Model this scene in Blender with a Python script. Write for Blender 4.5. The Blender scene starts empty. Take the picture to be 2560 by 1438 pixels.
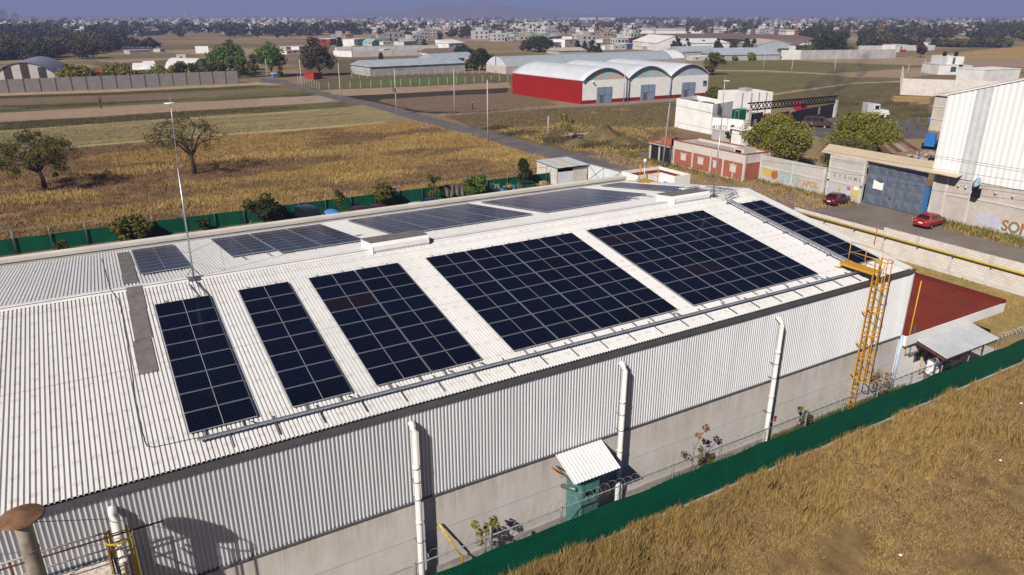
SUN_E, SKY_S, EXPO, HAZE, HAZE_C = 5.0, .05, 0.33, .00032, (.385, .455, .83, 1)
import bpy, math, random
import numpy as np
from mathutils import Vector, Matrix
R = math.radians
rnd = random.Random(7)
sc = bpy.context.scene
col = sc.collection

# ------------------------------------------------------------------ camera
CAM = np.array([-1.0947, -32.7738, 21.6986])
PIT, YAW, FPX = R(20.785), R(30.10), 1803.54
FW = np.array([math.sin(YAW)*math.cos(PIT), math.cos(YAW)*math.cos(PIT), -math.sin(PIT)])
RT = np.array([math.cos(YAW), -math.sin(YAW), 0.])
UP = np.cross(RT, FW)
cd = bpy.data.cameras.new('camera'); cam = bpy.data.objects.new('camera', cd); col.objects.link(cam)
cd.sensor_width = 36; cd.lens = FPX/2560*36; cd.clip_start = .5; cd.clip_end = 30000
cam.matrix_world = Matrix((( RT[0], UP[0], -FW[0], CAM[0]), (RT[1], UP[1], -FW[1], CAM[1]), (RT[2], UP[2], -FW[2], CAM[2]), (0, 0, 0, 1)))
sc.camera = cam

def at(px, py, z=0.):
    """survey helper: the world point at height z on the sight line through a photo pixel"""
    d = FW + (px-1280)/FPX*RT + (719-py)/FPX*UP
    t = (z-CAM[2])/d[2]
    return (CAM[0]+t*d[0], CAM[1]+t*d[1], z)

# ------------------------------------------------------------------ object helpers
def tag(o, label=None, cat=None, group=None, kind=None):
    if label: o['label'] = label
    if cat: o['category'] = cat
    if group: o['group'] = group
    if kind: o['kind'] = kind
    return o
def thing(name, label, cat, loc=(0, 0, 0), rz=0., group=None):
    o = bpy.data.objects.new(name, None); col.objects.link(o)
    o.location = loc; o.rotation_euler = (0, 0, rz); o.empty_display_size = .2
    return tag(o, label, cat, group)
def mobj(name, me, parent=None):
    o = bpy.data.objects.new(name, me); col.objects.link(o)
    if parent: o.parent = parent
    return o
def dup(root, loc, rz=0., label=None, group=None, scale=None):
    r = root.copy(); col.objects.link(r); r.location = loc; r.rotation_euler = (0, 0, rz)
    if scale: r.scale = scale if hasattr(scale, '__len__') else (scale,)*3
    if label: r['label'] = label
    if group: r['group'] = group
    for ch in list(root.children):
        c = ch.copy(); col.objects.link(c); c.parent = r
        for g in list(ch.children):
            d = g.copy(); col.objects.link(d); d.parent = c
    return r

class M:
    """mesh builder"""
    def __init__(s): s.v = []; s.f = []; s.mi = []; s.sm = []; s.cur = 0; s.smooth = False; s.T = None
    def add(s, vs, fs):
        n = len(s.v)
        s.v += [tuple(map(float, s.T(p) if s.T else p)) for p in vs]
        for f in fs: s.f.append(tuple(i+n for i in f)); s.mi.append(s.cur); s.sm.append(s.smooth)
        return s
    def quad(s, *p): return s.add(p, [tuple(range(len(p)))])
    def hexa(s, p):   # 8 points: bottom 4 ccw, top 4 ccw
        return s.add(p, [(3, 2, 1, 0), (4, 5, 6, 7), (0, 1, 5, 4), (1, 2, 6, 5), (2, 3, 7, 6), (3, 0, 4, 7)])
    def box(s, x0, y0, z0, x1, y1, z1):
        return s.hexa([(x0, y0, z0), (x1, y0, z0), (x1, y1, z0), (x0, y1, z0), (x0, y0, z1), (x1, y0, z1), (x1, y1, z1), (x0, y1, z1)])
    def bar(s, a, b, w, h=None, up=(0, 0, 1)):
        a = Vector(a); b = Vector(b); h = h or w; d = (b-a)
        if d.length < 1e-6: return s
        d.normalize(); up = Vector(up)
        if abs(d.dot(up)) > .99: up = Vector((1, 0, 0))
        x = d.cross(up).normalized()*w/2; y = x.cross(d).normalized()*h/2
        q = [a-x-y, a+x-y, b+x-y, b-x-y, a-x+y, a+x+y, b+x+y, b-x+y]
        return s.hexa([tuple(p) for p in q])
    def tube(s, path, r, n=8, caps=True):
        P = [Vector(p) for p in path]; m = len(P); rr = r if hasattr(r, '__len__') else [r]*m
        vs = []; ref = Vector((0, 0, 1))
        for i in range(m):
            d = (P[min(i+1, m-1)]-P[max(i-1, 0)])
            d = d.normalized() if d.length > 1e-9 else Vector((0, 0, 1))
            if abs(d.dot(ref)) > .95: ref = Vector((1, 0, 0)) if abs(d.x) < .9 else Vector((0, 1, 0))
            x = d.cross(ref).normalized(); y = d.cross(x); ref = -(x.cross(d)) if False else ref
            for k in range(n):
                a = 2*math.pi*k/n; vs.append(tuple(P[i]+(x*math.cos(a)+y*math.sin(a))*rr[i]))
        fs = []
        for i in range(m-1):
            for k in range(n):
                k2 = (k+1) % n; fs.append((i*n+k, i*n+k2, (i+1)*n+k2, (i+1)*n+k))
        if caps: fs += [tuple(range(n-1, -1, -1)), tuple(range((m-1)*n, m*n))]
        sm = s.smooth; s.smooth = n > 5; s.add(vs, fs); s.smooth = sm; return s
    def lathe(s, prof, c=(0, 0, 0), n=20):
        vs = [(c[0]+r*math.cos(2*math.pi*k/n), c[1]+r*math.sin(2*math.pi*k/n), c[2]+z) for r, z in prof for k in range(n)]
        fs = [(i*n+k, i*n+(k+1) % n, (i+1)*n+(k+1) % n, (i+1)*n+k) for i in range(len(prof)-1) for k in range(n)]
        return s.add(vs, fs)
    def prism(s, poly, z0, z1):
        n = len(poly); vs = [(x, y, z0) for x, y in poly]+[(x, y, z1) for x, y in poly]
        return s.add(vs, [tuple(range(n-1, -1, -1)), tuple(range(n, 2*n))]+[(i, (i+1) % n, n+(i+1) % n, n+i) for i in range(n)])
    def corr(s, o, u, v, nrm, L, Wd, pitch, depth, prof=(0, .5, .56, .86), segs=1, vfun=None):
        """trapezoid sheet: origin o, ribs repeat along u over length L and run along v for Wd, raised by depth along nrm"""
        o = np.array(o, float); u = np.array(u, float); v = np.array(v, float); nr = np.array(nrm, float)
        n = max(1, int(round(L/pitch))); p = L/n; xs = []
        a, b, c, d = prof
        for i in range(n): xs += [((i+a)*p, depth), ((i+b)*p, depth), ((i+c)*p, 0), ((i+d)*p, 0)]
        xs.append((L, depth)); vs = []
        for j in range(segs+1):
            w = Wd*j/segs
            for x, h in xs: vs.append(tuple(o+u*x+v*w+nr*(h+(vfun(w) if vfun else 0))))
        k = len(xs); fs = [(j*k+i, j*k+i+1, (j+1)*k+i+1, (j+1)*k+i) for j in range(segs) for i in range(k-1)]
        return s.add(vs, fs)
    def mesh(s, name, *mats):
        me = bpy.data.meshes.new(name); me.from_pydata(s.v, [], s.f)
        for m in mats: me.materials.append(m)
        if len(s.f):
            me.polygons.foreach_set('material_index', s.mi); me.polygons.foreach_set('use_smooth', s.sm)
        me.update(); return me
    def build(s, name, mats, parent=None):
        if not isinstance(mats, (list, tuple)): mats = [mats]
        return mobj(name, s.mesh(name, *mats), parent)

def fastmesh(name, V, F, mat):
    """numpy mesh: V (n,3), F (m,k)"""
    me = bpy.data.meshes.new(name); n, k = F.shape
    me.vertices.add(len(V)); me.vertices.foreach_set('co', V.astype(np.float32).ravel())
    me.loops.add(n*k); me.loops.foreach_set('vertex_index', F.astype(np.int32).ravel())
    me.polygons.add(n); me.polygons.foreach_set('loop_start', (np.arange(n)*k).astype(np.int32))
    me.materials.append(mat); me.update(calc_edges=True); return me

# ------------------------------------------------------------------ materials
MATS = {}
def nt(name):
    m = bpy.data.materials.new(name); m.use_nodes = True; t = m.node_tree; b = t.nodes['Principled BSDF']
    return m, t, b
def N(t, typ, **kw):
    n = t.nodes.new(typ)
    for k, v in kw.items():
        if k in n.inputs: n.inputs[k].default_value = v
        else: setattr(n, k, v)
    return n
def rgba(c): return (c[0], c[1], c[2], 1)
def ramp(t, fac, stops):
    r = t.nodes.new('ShaderNodeValToRGB'); e = r.color_ramp.elements
    while len(e) < len(stops): e.new(.5)
    for q, (p, c) in zip(e, stops): q.position = p; q.color = rgba(c) if hasattr(c, '__len__') else (c, c, c, 1)
    t.links.new(fac, r.inputs[0]); return r.outputs[0]
def mixc(t, fac, a, b, typ='MIX'):
    n = t.nodes.new('ShaderNodeMix'); n.data_type = 'RGBA'; n.blend_type = typ
    for i, x in ((0, fac), (6, a), (7, b)):
        if hasattr(x, 'is_linked'): t.links.new(x, n.inputs[i])
        else: n.inputs[i].default_value = x if i == 0 else rgba(x)
    return n.outputs[2]
def noise(t, scale, detail=5, rough=.6, stretch=(1, 1, 1), coord='Object', rot=0.):
    c = N(t, 'ShaderNodeTexCoord') if coord != 'World' else N(t, 'ShaderNodeNewGeometry')
    mp = t.nodes.new('ShaderNodeMapping'); mp.vector_type = 'TEXTURE'; mp.inputs['Scale'].default_value = tuple(1/q for q in stretch); mp.inputs['Rotation'].default_value = (0, 0, rot)
    t.links.new(c.outputs['Position' if coord == 'World' else coord], mp.inputs[0])
    n = N(t, 'ShaderNodeTexNoise'); n.inputs['Scale'].default_value = scale; n.inputs['Detail'].default_value = detail; n.inputs['Roughness'].default_value = rough
    t.links.new(mp.outputs[0], n.inputs['Vector']); return n.outputs[0]
def bump(t, b, h, strength=.3, dist=.02):
    n = N(t, 'ShaderNodeBump'); n.inputs['Strength'].default_value = strength; n.inputs['Distance'].default_value = dist
    t.links.new(h, n.inputs['Height']); t.links.new(n.outputs[0], b.inputs['Normal'])
def mat(name, c, c2=None, scale=2., rough=.8, metal=0., bmp=0., stretch=(1, 1, 1), spec=None, coord='Object', lo=.35, hi=.65, detail=6, bd=.02, rand=None):
    if name in MATS: return MATS[name]
    m, t, b = nt(name); b.inputs['Roughness'].default_value = rough; b.inputs['Metallic'].default_value = metal
    if spec is None: spec = .10 if rough >= .7 else (.22 if rough >= .5 else .45)
    b.inputs['Specular IOR Level'].default_value = spec
    if c2 is None:
        k = .82; c2 = (c[0]*k, c[1]*k, c[2]*k)
    f = noise(t, scale, detail, .65, stretch, coord)
    out = ramp(t, f, [(lo, c), (hi, c2)])
    if rand:
        oi = N(t, 'ShaderNodeNewGeometry' if rand[0] == 'island' else 'ShaderNodeObjectInfo')
        out = mixc(t, oi.outputs['Random Per Island' if rand[0] == 'island' else 'Random'], out, rand[1])
    t.links.new(out, b.inputs['Base Color'])
    if bmp: bump(t, b, f, bmp, bd)
    MATS[name] = m; return m

def mat_block(name, c, mortar, bw=.4, bh=.2, ms=.012, c2=None, rough=.9, var=.12, dirt=None):
    """masonry: courses run round both wall directions"""
    if name in MATS: return MATS[name]
    m, t, b = nt(name); b.inputs['Roughness'].default_value = rough; b.inputs['Specular IOR Level'].default_value = .1
    g = N(t, 'ShaderNodeTexCoord'); sp = N(t, 'ShaderNodeSeparateXYZ'); t.links.new(g.outputs['Object'], sp.inputs[0])
    ad = N(t, 'ShaderNodeMath', operation='ADD'); t.links.new(sp.outputs[0], ad.inputs[0]); t.links.new(sp.outputs[1], ad.inputs[1])
    cb = N(t, 'ShaderNodeCombineXYZ'); t.links.new(ad.outputs[0], cb.inputs[0]); t.links.new(sp.outputs[2], cb.inputs[1])
    br = N(t, 'ShaderNodeTexBrick'); t.links.new(cb.outputs[0], br.inputs['Vector'])
    c2 = c2 or tuple(x*(1-var) for x in c)
    for k, v in (('Color1', rgba(c)), ('Color2', rgba(c2)), ('Mortar', rgba(mortar)), ('Scale', 1.), ('Mortar Size', ms), ('Brick Width', bw), ('Row Height', bh), ('Mortar Smooth', .2)): br.inputs[k].default_value = v
    f = noise(t, .6, 7, .7)
    out = mixc(t, .8, br.outputs[0], ramp(t, f, [(.3, (1, 1, 1)), (.75, dirt or (.72, .68, .64))]), 'MULTIPLY')
    t.links.new(out, b.inputs['Base Color']); bump(t, b, br.outputs['Fac'], -.4, .01)
    MATS[name] = m; return m

W_ROOF = mat('white_roof_sheet', (.80, .79, .79), (.68, .665, .65), .8, .42, 0, coord='Object', stretch=(1, .12, 1))
def roof_sheet():
    """white painted sheet with rust-tinted tape marks at the purlin screws"""
    m, t, b = nt('painted_roof_sheet'); b.inputs['Roughness'].default_value = .4
    tc = N(t, 'ShaderNodeTexCoord'); sp = N(t, 'ShaderNodeSeparateXYZ'); t.links.new(tc.outputs['Object'], sp.inputs[0])
    def cell(o, period, width, off=0.):
        a = N(t, 'ShaderNodeMath', operation='ADD'); t.links.new(o, a.inputs[0]); a.inputs[1].default_value = 200.+off
        mo = N(t, 'ShaderNodeMath', operation='MODULO'); t.links.new(a.outputs[0], mo.inputs[0]); mo.inputs[1].default_value = period
        lt = N(t, 'ShaderNodeMath', operation='LESS_THAN'); t.links.new(mo.outputs[0], lt.inputs[0]); lt.inputs[1].default_value = width
        return lt.outputs[0]
    def mul(a, c):
        n = N(t, 'ShaderNodeMath', operation='MULTIPLY'); t.links.new(a, n.inputs[0]); t.links.new(c, n.inputs[1]); return n.outputs[0]
    f1 = noise(t, 3., 5, .7); f2 = noise(t, .5, 6, .7, (1, .15, 1))
    spots = mul(cell(sp.outputs[0], .55, .29), cell(sp.outputs[1], 1.03, .19, .55))
    n2 = noise(t, 9., 4, .8); spots = mul(spots, ramp(t, n2, [(.42, 0.), (.56, 1.)]))
    base = ramp(t, f2, [(.3, (.81, .80, .80)), (.72, (.69, .68, .67))])
    base = mixc(t, mul(ramp(t, f1, [(.55, 0.), (.8, 1.)]), ramp(t, f2, [(.4, 0.), (.6, .45)])), base, (.58, .47, .37))
    k = N(t, 'ShaderNodeMath', operation='MULTIPLY'); t.links.new(spots, k.inputs[0]); k.inputs[1].default_value = .5
    t.links.new(mixc(t, k.outputs[0], base, (.50, .36, .27)), b.inputs['Base Color'])
    return m
ROOF = roof_sheet()
CLAD = mat('white_wall_sheet', (.76, .77, .80), (.66, .67, .70), 1.2, .38, 0, stretch=(1, 1, .15))
def concrete_wall():
    m, t, b = nt('precast_concrete'); b.inputs['Roughness'].default_value = .9; b.inputs['Specular IOR Level'].default_value = .1
    f = noise(t, 1.1, 7, .7); s = noise(t, 1.1, 8, .75, (1, 1, .14)); g = noise(t, 12, 4, .7, (1, 1, .25))
    c = ramp(t, f, [(.3, (.66, .62, .59)), (.7, (.57, .53, .50))])
    c = mixc(t, ramp(t, s, [(.44, 0.), (.72, .5)]), c, (.44, .38, .32)); c = mixc(t, ramp(t, g, [(.5, 0.), (.8, .3)]), c, (.70, .68, .65))
    tc = N(t, 'ShaderNodeTexCoord'); sp = N(t, 'ShaderNodeSeparateXYZ'); t.links.new(tc.outputs['Object'], sp.inputs[0]); z = N(t, 'ShaderNodeMapRange'); z.inputs[1].default_value = 2.3; z.inputs[2].default_value = 3.8; t.links.new(sp.outputs[2], z.inputs[0])
    dr = noise(t, 3.2, 6, .8, (1, 1, .05)); mu = N(t, 'ShaderNodeMath', operation='MULTIPLY'); t.links.new(z.outputs[0], mu.inputs[0]); t.links.new(ramp(t, dr, [(.42, 0.), (.66, .75)]), mu.inputs[1]); c = mixc(t, mu.outputs[0], c, (.36, .29, .23))
    bl = noise(t, .35, 5, .7); c = mixc(t, ramp(t, bl, [(.5, 0.), (.72, .4)]), c, (.50, .44, .38)); sm_ = noise(t, .9, 3, .5); c = mixc(t, ramp(t, sm_, [(.70, 0.), (.76, .5)]), c, (.36, .34, .33))
    t.links.new(c, b.inputs['Base Color']); bump(t, b, g, .25, .01); return m
CONC = concrete_wall()
CONC2 = mat('grey_concrete', (.42, .40, .38), (.30, .28, .27), 1.5, .9, 0, .2)
CONC_L = mat('pale_concrete', (.60, .58, .55), (.46, .44, .41), .8, .9, 0, .15)
GUTTER = mat('grey_gutter_steel', (.15, .16, .18), (.11, .115, .13), 1.5, .35, .4)
GALV = mat('galvanised_steel', (.50, .52, .56), (.38, .40, .44), 4, .38, .75)
STEEL = mat('dull_steel', (.20, .21, .24), (.13, .14, .16), 4, .5, .5)
ALU = mat('anodised_frame', (.52, .53, .57), None, 4, .35, .7)
BLACK = mat('black_gap', (.012, .012, .013), None, 4, .8)
PVC = mat('white_pvc', (.84, .84, .83), (.74, .72, .68), 1., .35, 0, stretch=(1, 1, .2))
YEL = mat('yellow_paint', (.62, .31, .010), (.50, .23, .010), 6, .45)
YEL2 = mat('yellow_paint_lemon', (.62, .45, .012), (.42, .28, .01), 6, .45)
RUST = mat('rust', (.16, .055, .03), (.09, .035, .02), 5, .9)
RUSTW = mat('worn_white_rust', (.62, .58, .52), (.30, .14, .07), 7, .7, lo=.45, hi=.7)
WHITE = mat('white_paint', (.84, .83, .82), (.75, .73, .71), .7, .7)
WHITE_D = mat('stained_white_wall', (.80, .79, .77), (.60, .57, .53), .45, .85, lo=.45, hi=.8)
WBLUE = mat('pale_blue_white', (.66, .72, .80), None, 1., .6)
MATG = mat('felt_and_vent_reflection', (.19, .175, .17), (.13, .12, .115), 2., .95, 0, .5, bd=.05)
TEAL = mat('teal_paint', (.045, .17, .165), (.09, .20, .18), 2.5, .55, lo=.4, hi=.7)
REDROOF = mat('red_waterproofing', (.20, .036, .022), (.15, .03, .02), .6, .85, 0, .1)
REDWALL = mat('red_wall_paint', (.30, .012, .010), (.225, .014, .011), .35, .8, lo=.3, hi=.7)
REDBASE = mat('dark_red_base', (.24, .022, .018), None, .6, .8)
DIRT = mat('dirt', (.27, .20, .14), (.17, .125, .085), .8, .95, 0, .4, coord='World')
BRICK = mat_block('red_brick', (.42, .125, .07), (.32, .20, .15), .24, .09, .006, (.34, .10, .06), var=.2, dirt=(.85, .76, .70))
BRICKW = mat_block('whitewashed_brick', (.72, .67, .63), (.55, .47, .42), .24, .09, .010, (.62, .55, .50))
BLOCK = mat_block('white_block', (.74, .70, .66), (.46, .42, .38), .40, .20, .016, (.66, .62, .58))
BLOCKG = mat_block('grey_block', (.46, .44, .42), (.30, .28, .27), .40, .20, .014, (.40, .385, .37))
BLOCKP = mat_block('pale_block', (.58, .53, .48), (.42, .38, .34), .40, .20, .014, (.52, .475, .43))
GLASSD = mat('dark_window', (.012, .015, .018), None, 1, .08, 0, spec=.8)
TYRE = mat('tyre', (.012, .012, .012), None, 3, .85)
RIM = mat('wheel_rim', (.42, .42, .44), None, 3, .3, .8)
GRASSB = mat('dry_blades', (.36, .225, .075), (.215, .13, .042), .35, .85, coord='World', lo=.35, hi=.65, rand=('island', (.46, .32, .125)))
WEEDB = mat('brown_weed_blades', (.165, .107, .06), (.115, .076, .047), .25, .9, coord='World', rand=('island', (.23, .15, .08)))
GREENB = mat('green_blades', (.10, .12, .022), (.17, .15, .035), .6, .85, coord='World', rand=('island', (.06, .085, .015)))
BARK = mat('bark', (.085, .062, .047), (.045, .034, .027), 4, .95, 0, .5, (1, 1, .3), bd=.04)
BARKL = mat('pale_bark', (.20, .17, .14), (.12, .10, .085), 5, .95, 0, .3, (1, 1, .3))
def leafmat(name, c, c2, c3):
    return mat(name, c, c2, .5, .75, coord='Object', rand=('island', c3))
LEAF = {'olive': leafmat('olive_leaf', (.070, .078, .016), (.04, .05, .011), (.135, .125, .024)),
        'dark': leafmat('dark_leaf', (.026, .038, .012), (.015, .024, .009), (.055, .062, .018)),
        'bright': leafmat('bright_leaf', (.060, .125, .018), (.035, .085, .012), (.12, .18, .03)),
        'brown': leafmat('brownish_leaf', (.062, .046, .024), (.038, .032, .017), (.10, .075, .035)),
        'yellow': leafmat('yellow_green_leaf', (.15, .15, .02), (.085, .095, .014), (.23, .21, .035)),
        'dry': leafmat('dry_leaf', (.20, .095, .045), (.13, .07, .035), (.28, .15, .07))}
def panel_glass(name, tint):
    m, t, b = nt(name); b.inputs['Roughness'].default_value = .12; b.inputs['Specular IOR Level'].default_value = .13
    tc = N(t, 'ShaderNodeTexCoord'); sp = N(t, 'ShaderNodeSeparateXYZ'); t.links.new(tc.outputs['Object'], sp.inputs[0])
    def line(o, per, w):
        mo = N(t, 'ShaderNodeMath', operation='PINGPONG'); t.links.new(o, mo.inputs[0]); mo.inputs[1].default_value = per/2
        lt = N(t, 'ShaderNodeMath', operation='LESS_THAN'); t.links.new(mo.outputs[0], lt.inputs[0]); lt.inputs[1].default_value = w; return lt.outputs[0]
    mx = N(t, 'ShaderNodeMath', operation='MAXIMUM'); t.links.new(line(sp.outputs[0], 1.125/12, .004), mx.inputs[0]); t.links.new(line(sp.outputs[1], 1.12/6, .004), mx.inputs[1])
    oi = N(t, 'ShaderNodeObjectInfo'); f = noise(t, .8, 4, .6)
    dk = mixc(t, ramp(t, oi.outputs['Random'], [(.0, 0.), (.93, .75), (.95, 0.)]), tint, (tint[0]*.55, tint[1]*.6, tint[2]*.5))
    dk = mixc(t, ramp(t, oi.outputs['Random'], [(.965, 0.), (.975, .5)]), dk, (.018, .009, .008))
    dk = mixc(t, ramp(t, f, [(.4, 0.), (.8, .16)]), dk, (.018, .018, .02))
    c = mixc(t, mx.outputs[0], dk, (.018, .023, .04))
    ax = N(t, 'ShaderNodeMath', operation='SUBTRACT'); t.links.new(sp.outputs[0], ax.inputs[0]); ax.inputs[1].default_value = 1.125
    ab = N(t, 'ShaderNodeMath', operation='ABSOLUTE'); t.links.new(ax.outputs[0], ab.inputs[0])
    lt = N(t, 'ShaderNodeMath', operation='LESS_THAN'); t.links.new(ab.outputs[0], lt.inputs[0]); lt.inputs[1].default_value = .011
    c = mixc(t, lt.outputs[0], c, (.30, .31, .34))
    t.links.new(c, b.inputs['Base Color']); return m
PANEL = panel_glass('solar_cell_glass', (.0022, .0046, .0165))
def greenmesh():
    m, t, b = nt('green_privacy_mesh'); b.inputs['Roughness'].default_value = .6; b.inputs['Specular IOR Level'].default_value = .12
    g = N(t, 'ShaderNodeTexCoord'); sp = N(t, 'ShaderNodeSeparateXYZ'); t.links.new(g.outputs['Object'], sp.inputs[0])
    cb = N(t, 'ShaderNodeCombineXYZ'); t.links.new(sp.outputs[0], cb.inputs[0]); t.links.new(sp.outputs[2], cb.inputs[1])
    br = N(t, 'ShaderNodeTexBrick'); t.links.new(cb.outputs[0], br.inputs['Vector'])
    for k, v in (('Color1', (.0012, .155, .085, 1)), ('Color2', (.002, .115, .066, 1)), ('Mortar', (.001, .03, .017, 1)), ('Scale', 1.), ('Mortar Size', .022), ('Brick Width', .16), ('Row Height', .10), ('Mortar Smooth', .4)): br.inputs[k].default_value = v
    f = noise(t, .9, 5, .7)
    c = mixc(t, .85, br.outputs[0], ramp(t, f, [(.3, (1, 1, 1)), (.75, (.6, .62, .6))]), 'MULTIPLY')
    t.links.new(c, b.inputs['Base Color']); bump(t, b, br.outputs['Fac'], -.6, .02); return m
GMESH = greenmesh()
GMESH2 = mat('dark_green_screen', (.002, .085, .045), (.002, .06, .033), .6, .7)
def paint(name, c, rough=.25, coat=.6):
    m, t, b = nt(name); f = noise(t, 1.5, 4)
    t.links.new(ramp(t, f, [(.3, c), (.8, tuple(x*.85 for x in c))]), b.inputs['Base Color']); b.inputs['Roughness'].default_value = rough; b.inputs['Coat Weight'].default_value = coat; return m
def sheet(name, c, c2, coord='World'):
    return mat(name, c, c2, .4, .5, .1, coord=coord)
# ------------------------------------------------------------------ main warehouse
TS = math.tan(R(9.48)); CS, SS = math.cos(R(9.48)), math.sin(R(9.48))
TB = math.tan(R(8.2)); CB, SB = math.cos(R(8.2)), math.sin(R(8.2))
RY, RZ = 2.1, 9.83+2.1*math.tan(R(9.48))          # ridge
XL, XR = -24., 38.2
def zf(y): return 9.83+y*TS                        # front roof crown
def zb(y): return RZ-(y-RY)*TB                     # rear roof crown
wh = thing('warehouse', 'long white corrugated warehouse carrying the solar panels on its low gabled roof', 'warehouse', (9, 2, 0))
def L(base): return lambda p: (p[0]-base[0], p[1]-base[1], p[2]-base[2])
WB = (9, 2, 0)
def MW():
    m = M(); m.T = L(WB); return m
PITCH = .152
# roof: front slope and rear slope
m = MW()
m.corr((XL, RY, RZ-.035), (1, 0, 0), (0, -CS, -SS), (0, -SS, CS), XR-XL, (RY+10.5)/CS, PITCH, .05, (0, .58, .62, .93))
front_roof = m.build('roof', ROOF, wh); front_roof['label'] = 'white ribbed front roof slope with rusty screw marks'
m = MW()
m.corr((XL, RY, RZ-.035), (1, 0, 0), (0, CB, -SB), (0, SB, CB), XR-XL, (14.95-RY)/CB, PITCH, .05, (0, .58, .62, .93))
rear_roof = m.build('roof', ROOF, wh); rear_roof['label'] = 'white ribbed rear roof slope sloping to the parapet'
m = MW()
m.hexa([(XL, RY-.35, zf(RY-.35)+.012), (XR, RY-.35, zf(RY-.35)+.012), (XR, RY, RZ+.012), (XL, RY, RZ+.012), (XL, RY-.35, zf(RY-.35)+.02), (XR, RY-.35, zf(RY-.35)+.02), (XR, RY, RZ+.026), (XL, RY, RZ+.026)])
m.hexa([(XL, RY+.001, RZ+.012), (XR, RY+.001, RZ+.012), (XR, RY+.35, zb(RY+.35)+.012), (XL, RY+.35, zb(RY+.35)+.012), (XL, RY+.001, RZ+.026), (XR, RY+.001, RZ+.026), (XR, RY+.35, zb(RY+.35)+.02), (XL, RY+.35, zb(RY+.35)+.02)])
m.build('ridge_cap', W_ROOF, front_roof)
LAP = mat('sheet_lap_shade', (.50, .44, .39), (.62, .58, .54), 3, .7)  # darker strip colour draws the shadow line under each sheet overlap
for y_ in (1.15, -4.35):
    m = MW(); m.corr((XL, y_, zf(y_)-.035+.007), (1, 0, 0), (0, -CS, -SS), (0, -SS, CS), XR-XL, .05, PITCH, .05, (0, .58, .62, .93)); m.build('lap_shadow_line', LAP, front_roof)
# edge flashing on the far gable
m = MW()
for y0, y1, f in ((-10.5, RY, zf), (RY+.002, 14.95, zb)):
    m.hexa([(37.7, y0, f(y0)+.03), (38.32, y0, f(y0)+.03), (38.32, y1, f(y1)+.03), (37.7, y1, f(y1)+.03), (37.7, y0, f(y0)+.05), (38.32, y0, f(y0)+.05), (38.32, y1, f(y1)+.05), (37.7, y1, f(y1)+.05)])
    m.hexa([(38.285, y0, f(y0)-.3), (38.32, y0, f(y0)-.3), (38.32, y1, f(y1)-.3), (38.285, y1, f(y1)-.3), (38.285, y0, f(y0)+.028), (38.32, y0, f(y0)+.028), (38.32, y1, f(y1)+.028), (38.285, y1, f(y1)+.028)])
m.build('verge_flashing', W_ROOF, wh)
# patched-over rooflights: felt sheets lying in a strip up both slopes
for y0, y1, x0 in ((2.05, -.02, -.93), (-.06, -2.45, -1.0), (-2.5, -4.9, -1.07)):
    m = MW(); m.hexa([(x0, y1, zf(y1)+.02), (x0+.64, y1, zf(y1)+.02), (x0+.66, y0, zf(y0)+.02), (x0+.02, y0, zf(y0)+.02), (x0, y1, zf(y1)+.05), (x0+.64, y1, zf(y1)+.05), (x0+.66, y0, zf(y0)+.05), (x0+.02, y0, zf(y0)+.05)])
    m.build('rooflight_cover', MATG, front_roof)
for y0, y1, x0 in ((3.0, 5.6, -.98), (5.64, 8.1, -.95), (8.14, 13.7, -.92)):
    m = MW(); m.hexa([(x0, y0, zb(y0)+.02), (x0+.64, y0, zb(y0)+.02), (x0+.62, y1, zb(y1)+.02), (x0, y1, zb(y1)+.02), (x0, y0, zb(y0)+.05), (x0+.64, y0, zb(y0)+.05), (x0+.62, y1, zb(y1)+.05), (x0, y1, zb(y1)+.05)])
    m.build('rooflight_cover', MATG, rear_roof)
# rear box gutter and parapet
m = MW(); m.box(XL, 14.97, 8.05, XR, 15.42, 8.12); m.build('rear_gutter', GALV, wh)
m = MW(); m.box(XL, 15.43, 0, XR, 15.75, 8.40); m.build('rear_wall', CONC_L, wh)
m = MW(); m.box(XL, 15.38, 8.402, XR, 15.95, 8.62); m.build('parapet_coping', mat('pale_coping', (.66, .62, .57), (.55, .51, .47), .6, .85), wh)
# front wall
m = MW(); m.box(XL, -10.64, 0, XR, -10.44, 3.86); cw = m.build('concrete_wall', CONC, wh)
m = MW(); m.box(XL, -10.646, 2.135, XR, -10.642, 2.155); m.box(XL, -10.70, 0, XR, -10.643, .42); m.build('plinth', CONC2, cw)
m = MW(); m.box(XL, -10.72, 3.865, XR, -10.44, 3.93); m.build('sill_flashing', STEEL, wh)
m = MW(); m.corr((XL, -10.62, 3.935), (1, 0, 0), (0, 0, 1), (0, -1, 0), XR-XL, 4.06, .147, .062, (0, .30, .36, .90))
m.build('wall_cladding', CLAD, wh)
m = MW()
m.box(XL, -10.80, 7.98, XR+.02, -10.78, 8.16); m.box(XL, -10.78, 7.98, XR, -10.42, 8.0); m.box(XL, -10.805, 7.955, XR+.02, -10.70, 7.978)
m.cur = 1; m.box(XL, -10.778, 8.001, XR, -10.42, 8.004); m.box(XL, -10.42, 7.9, XR, -10.40, 8.02)  # black lining paints in the shade inside the gutter
m.build('front_gutter', [GUTTER, BLACK], wh)
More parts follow.
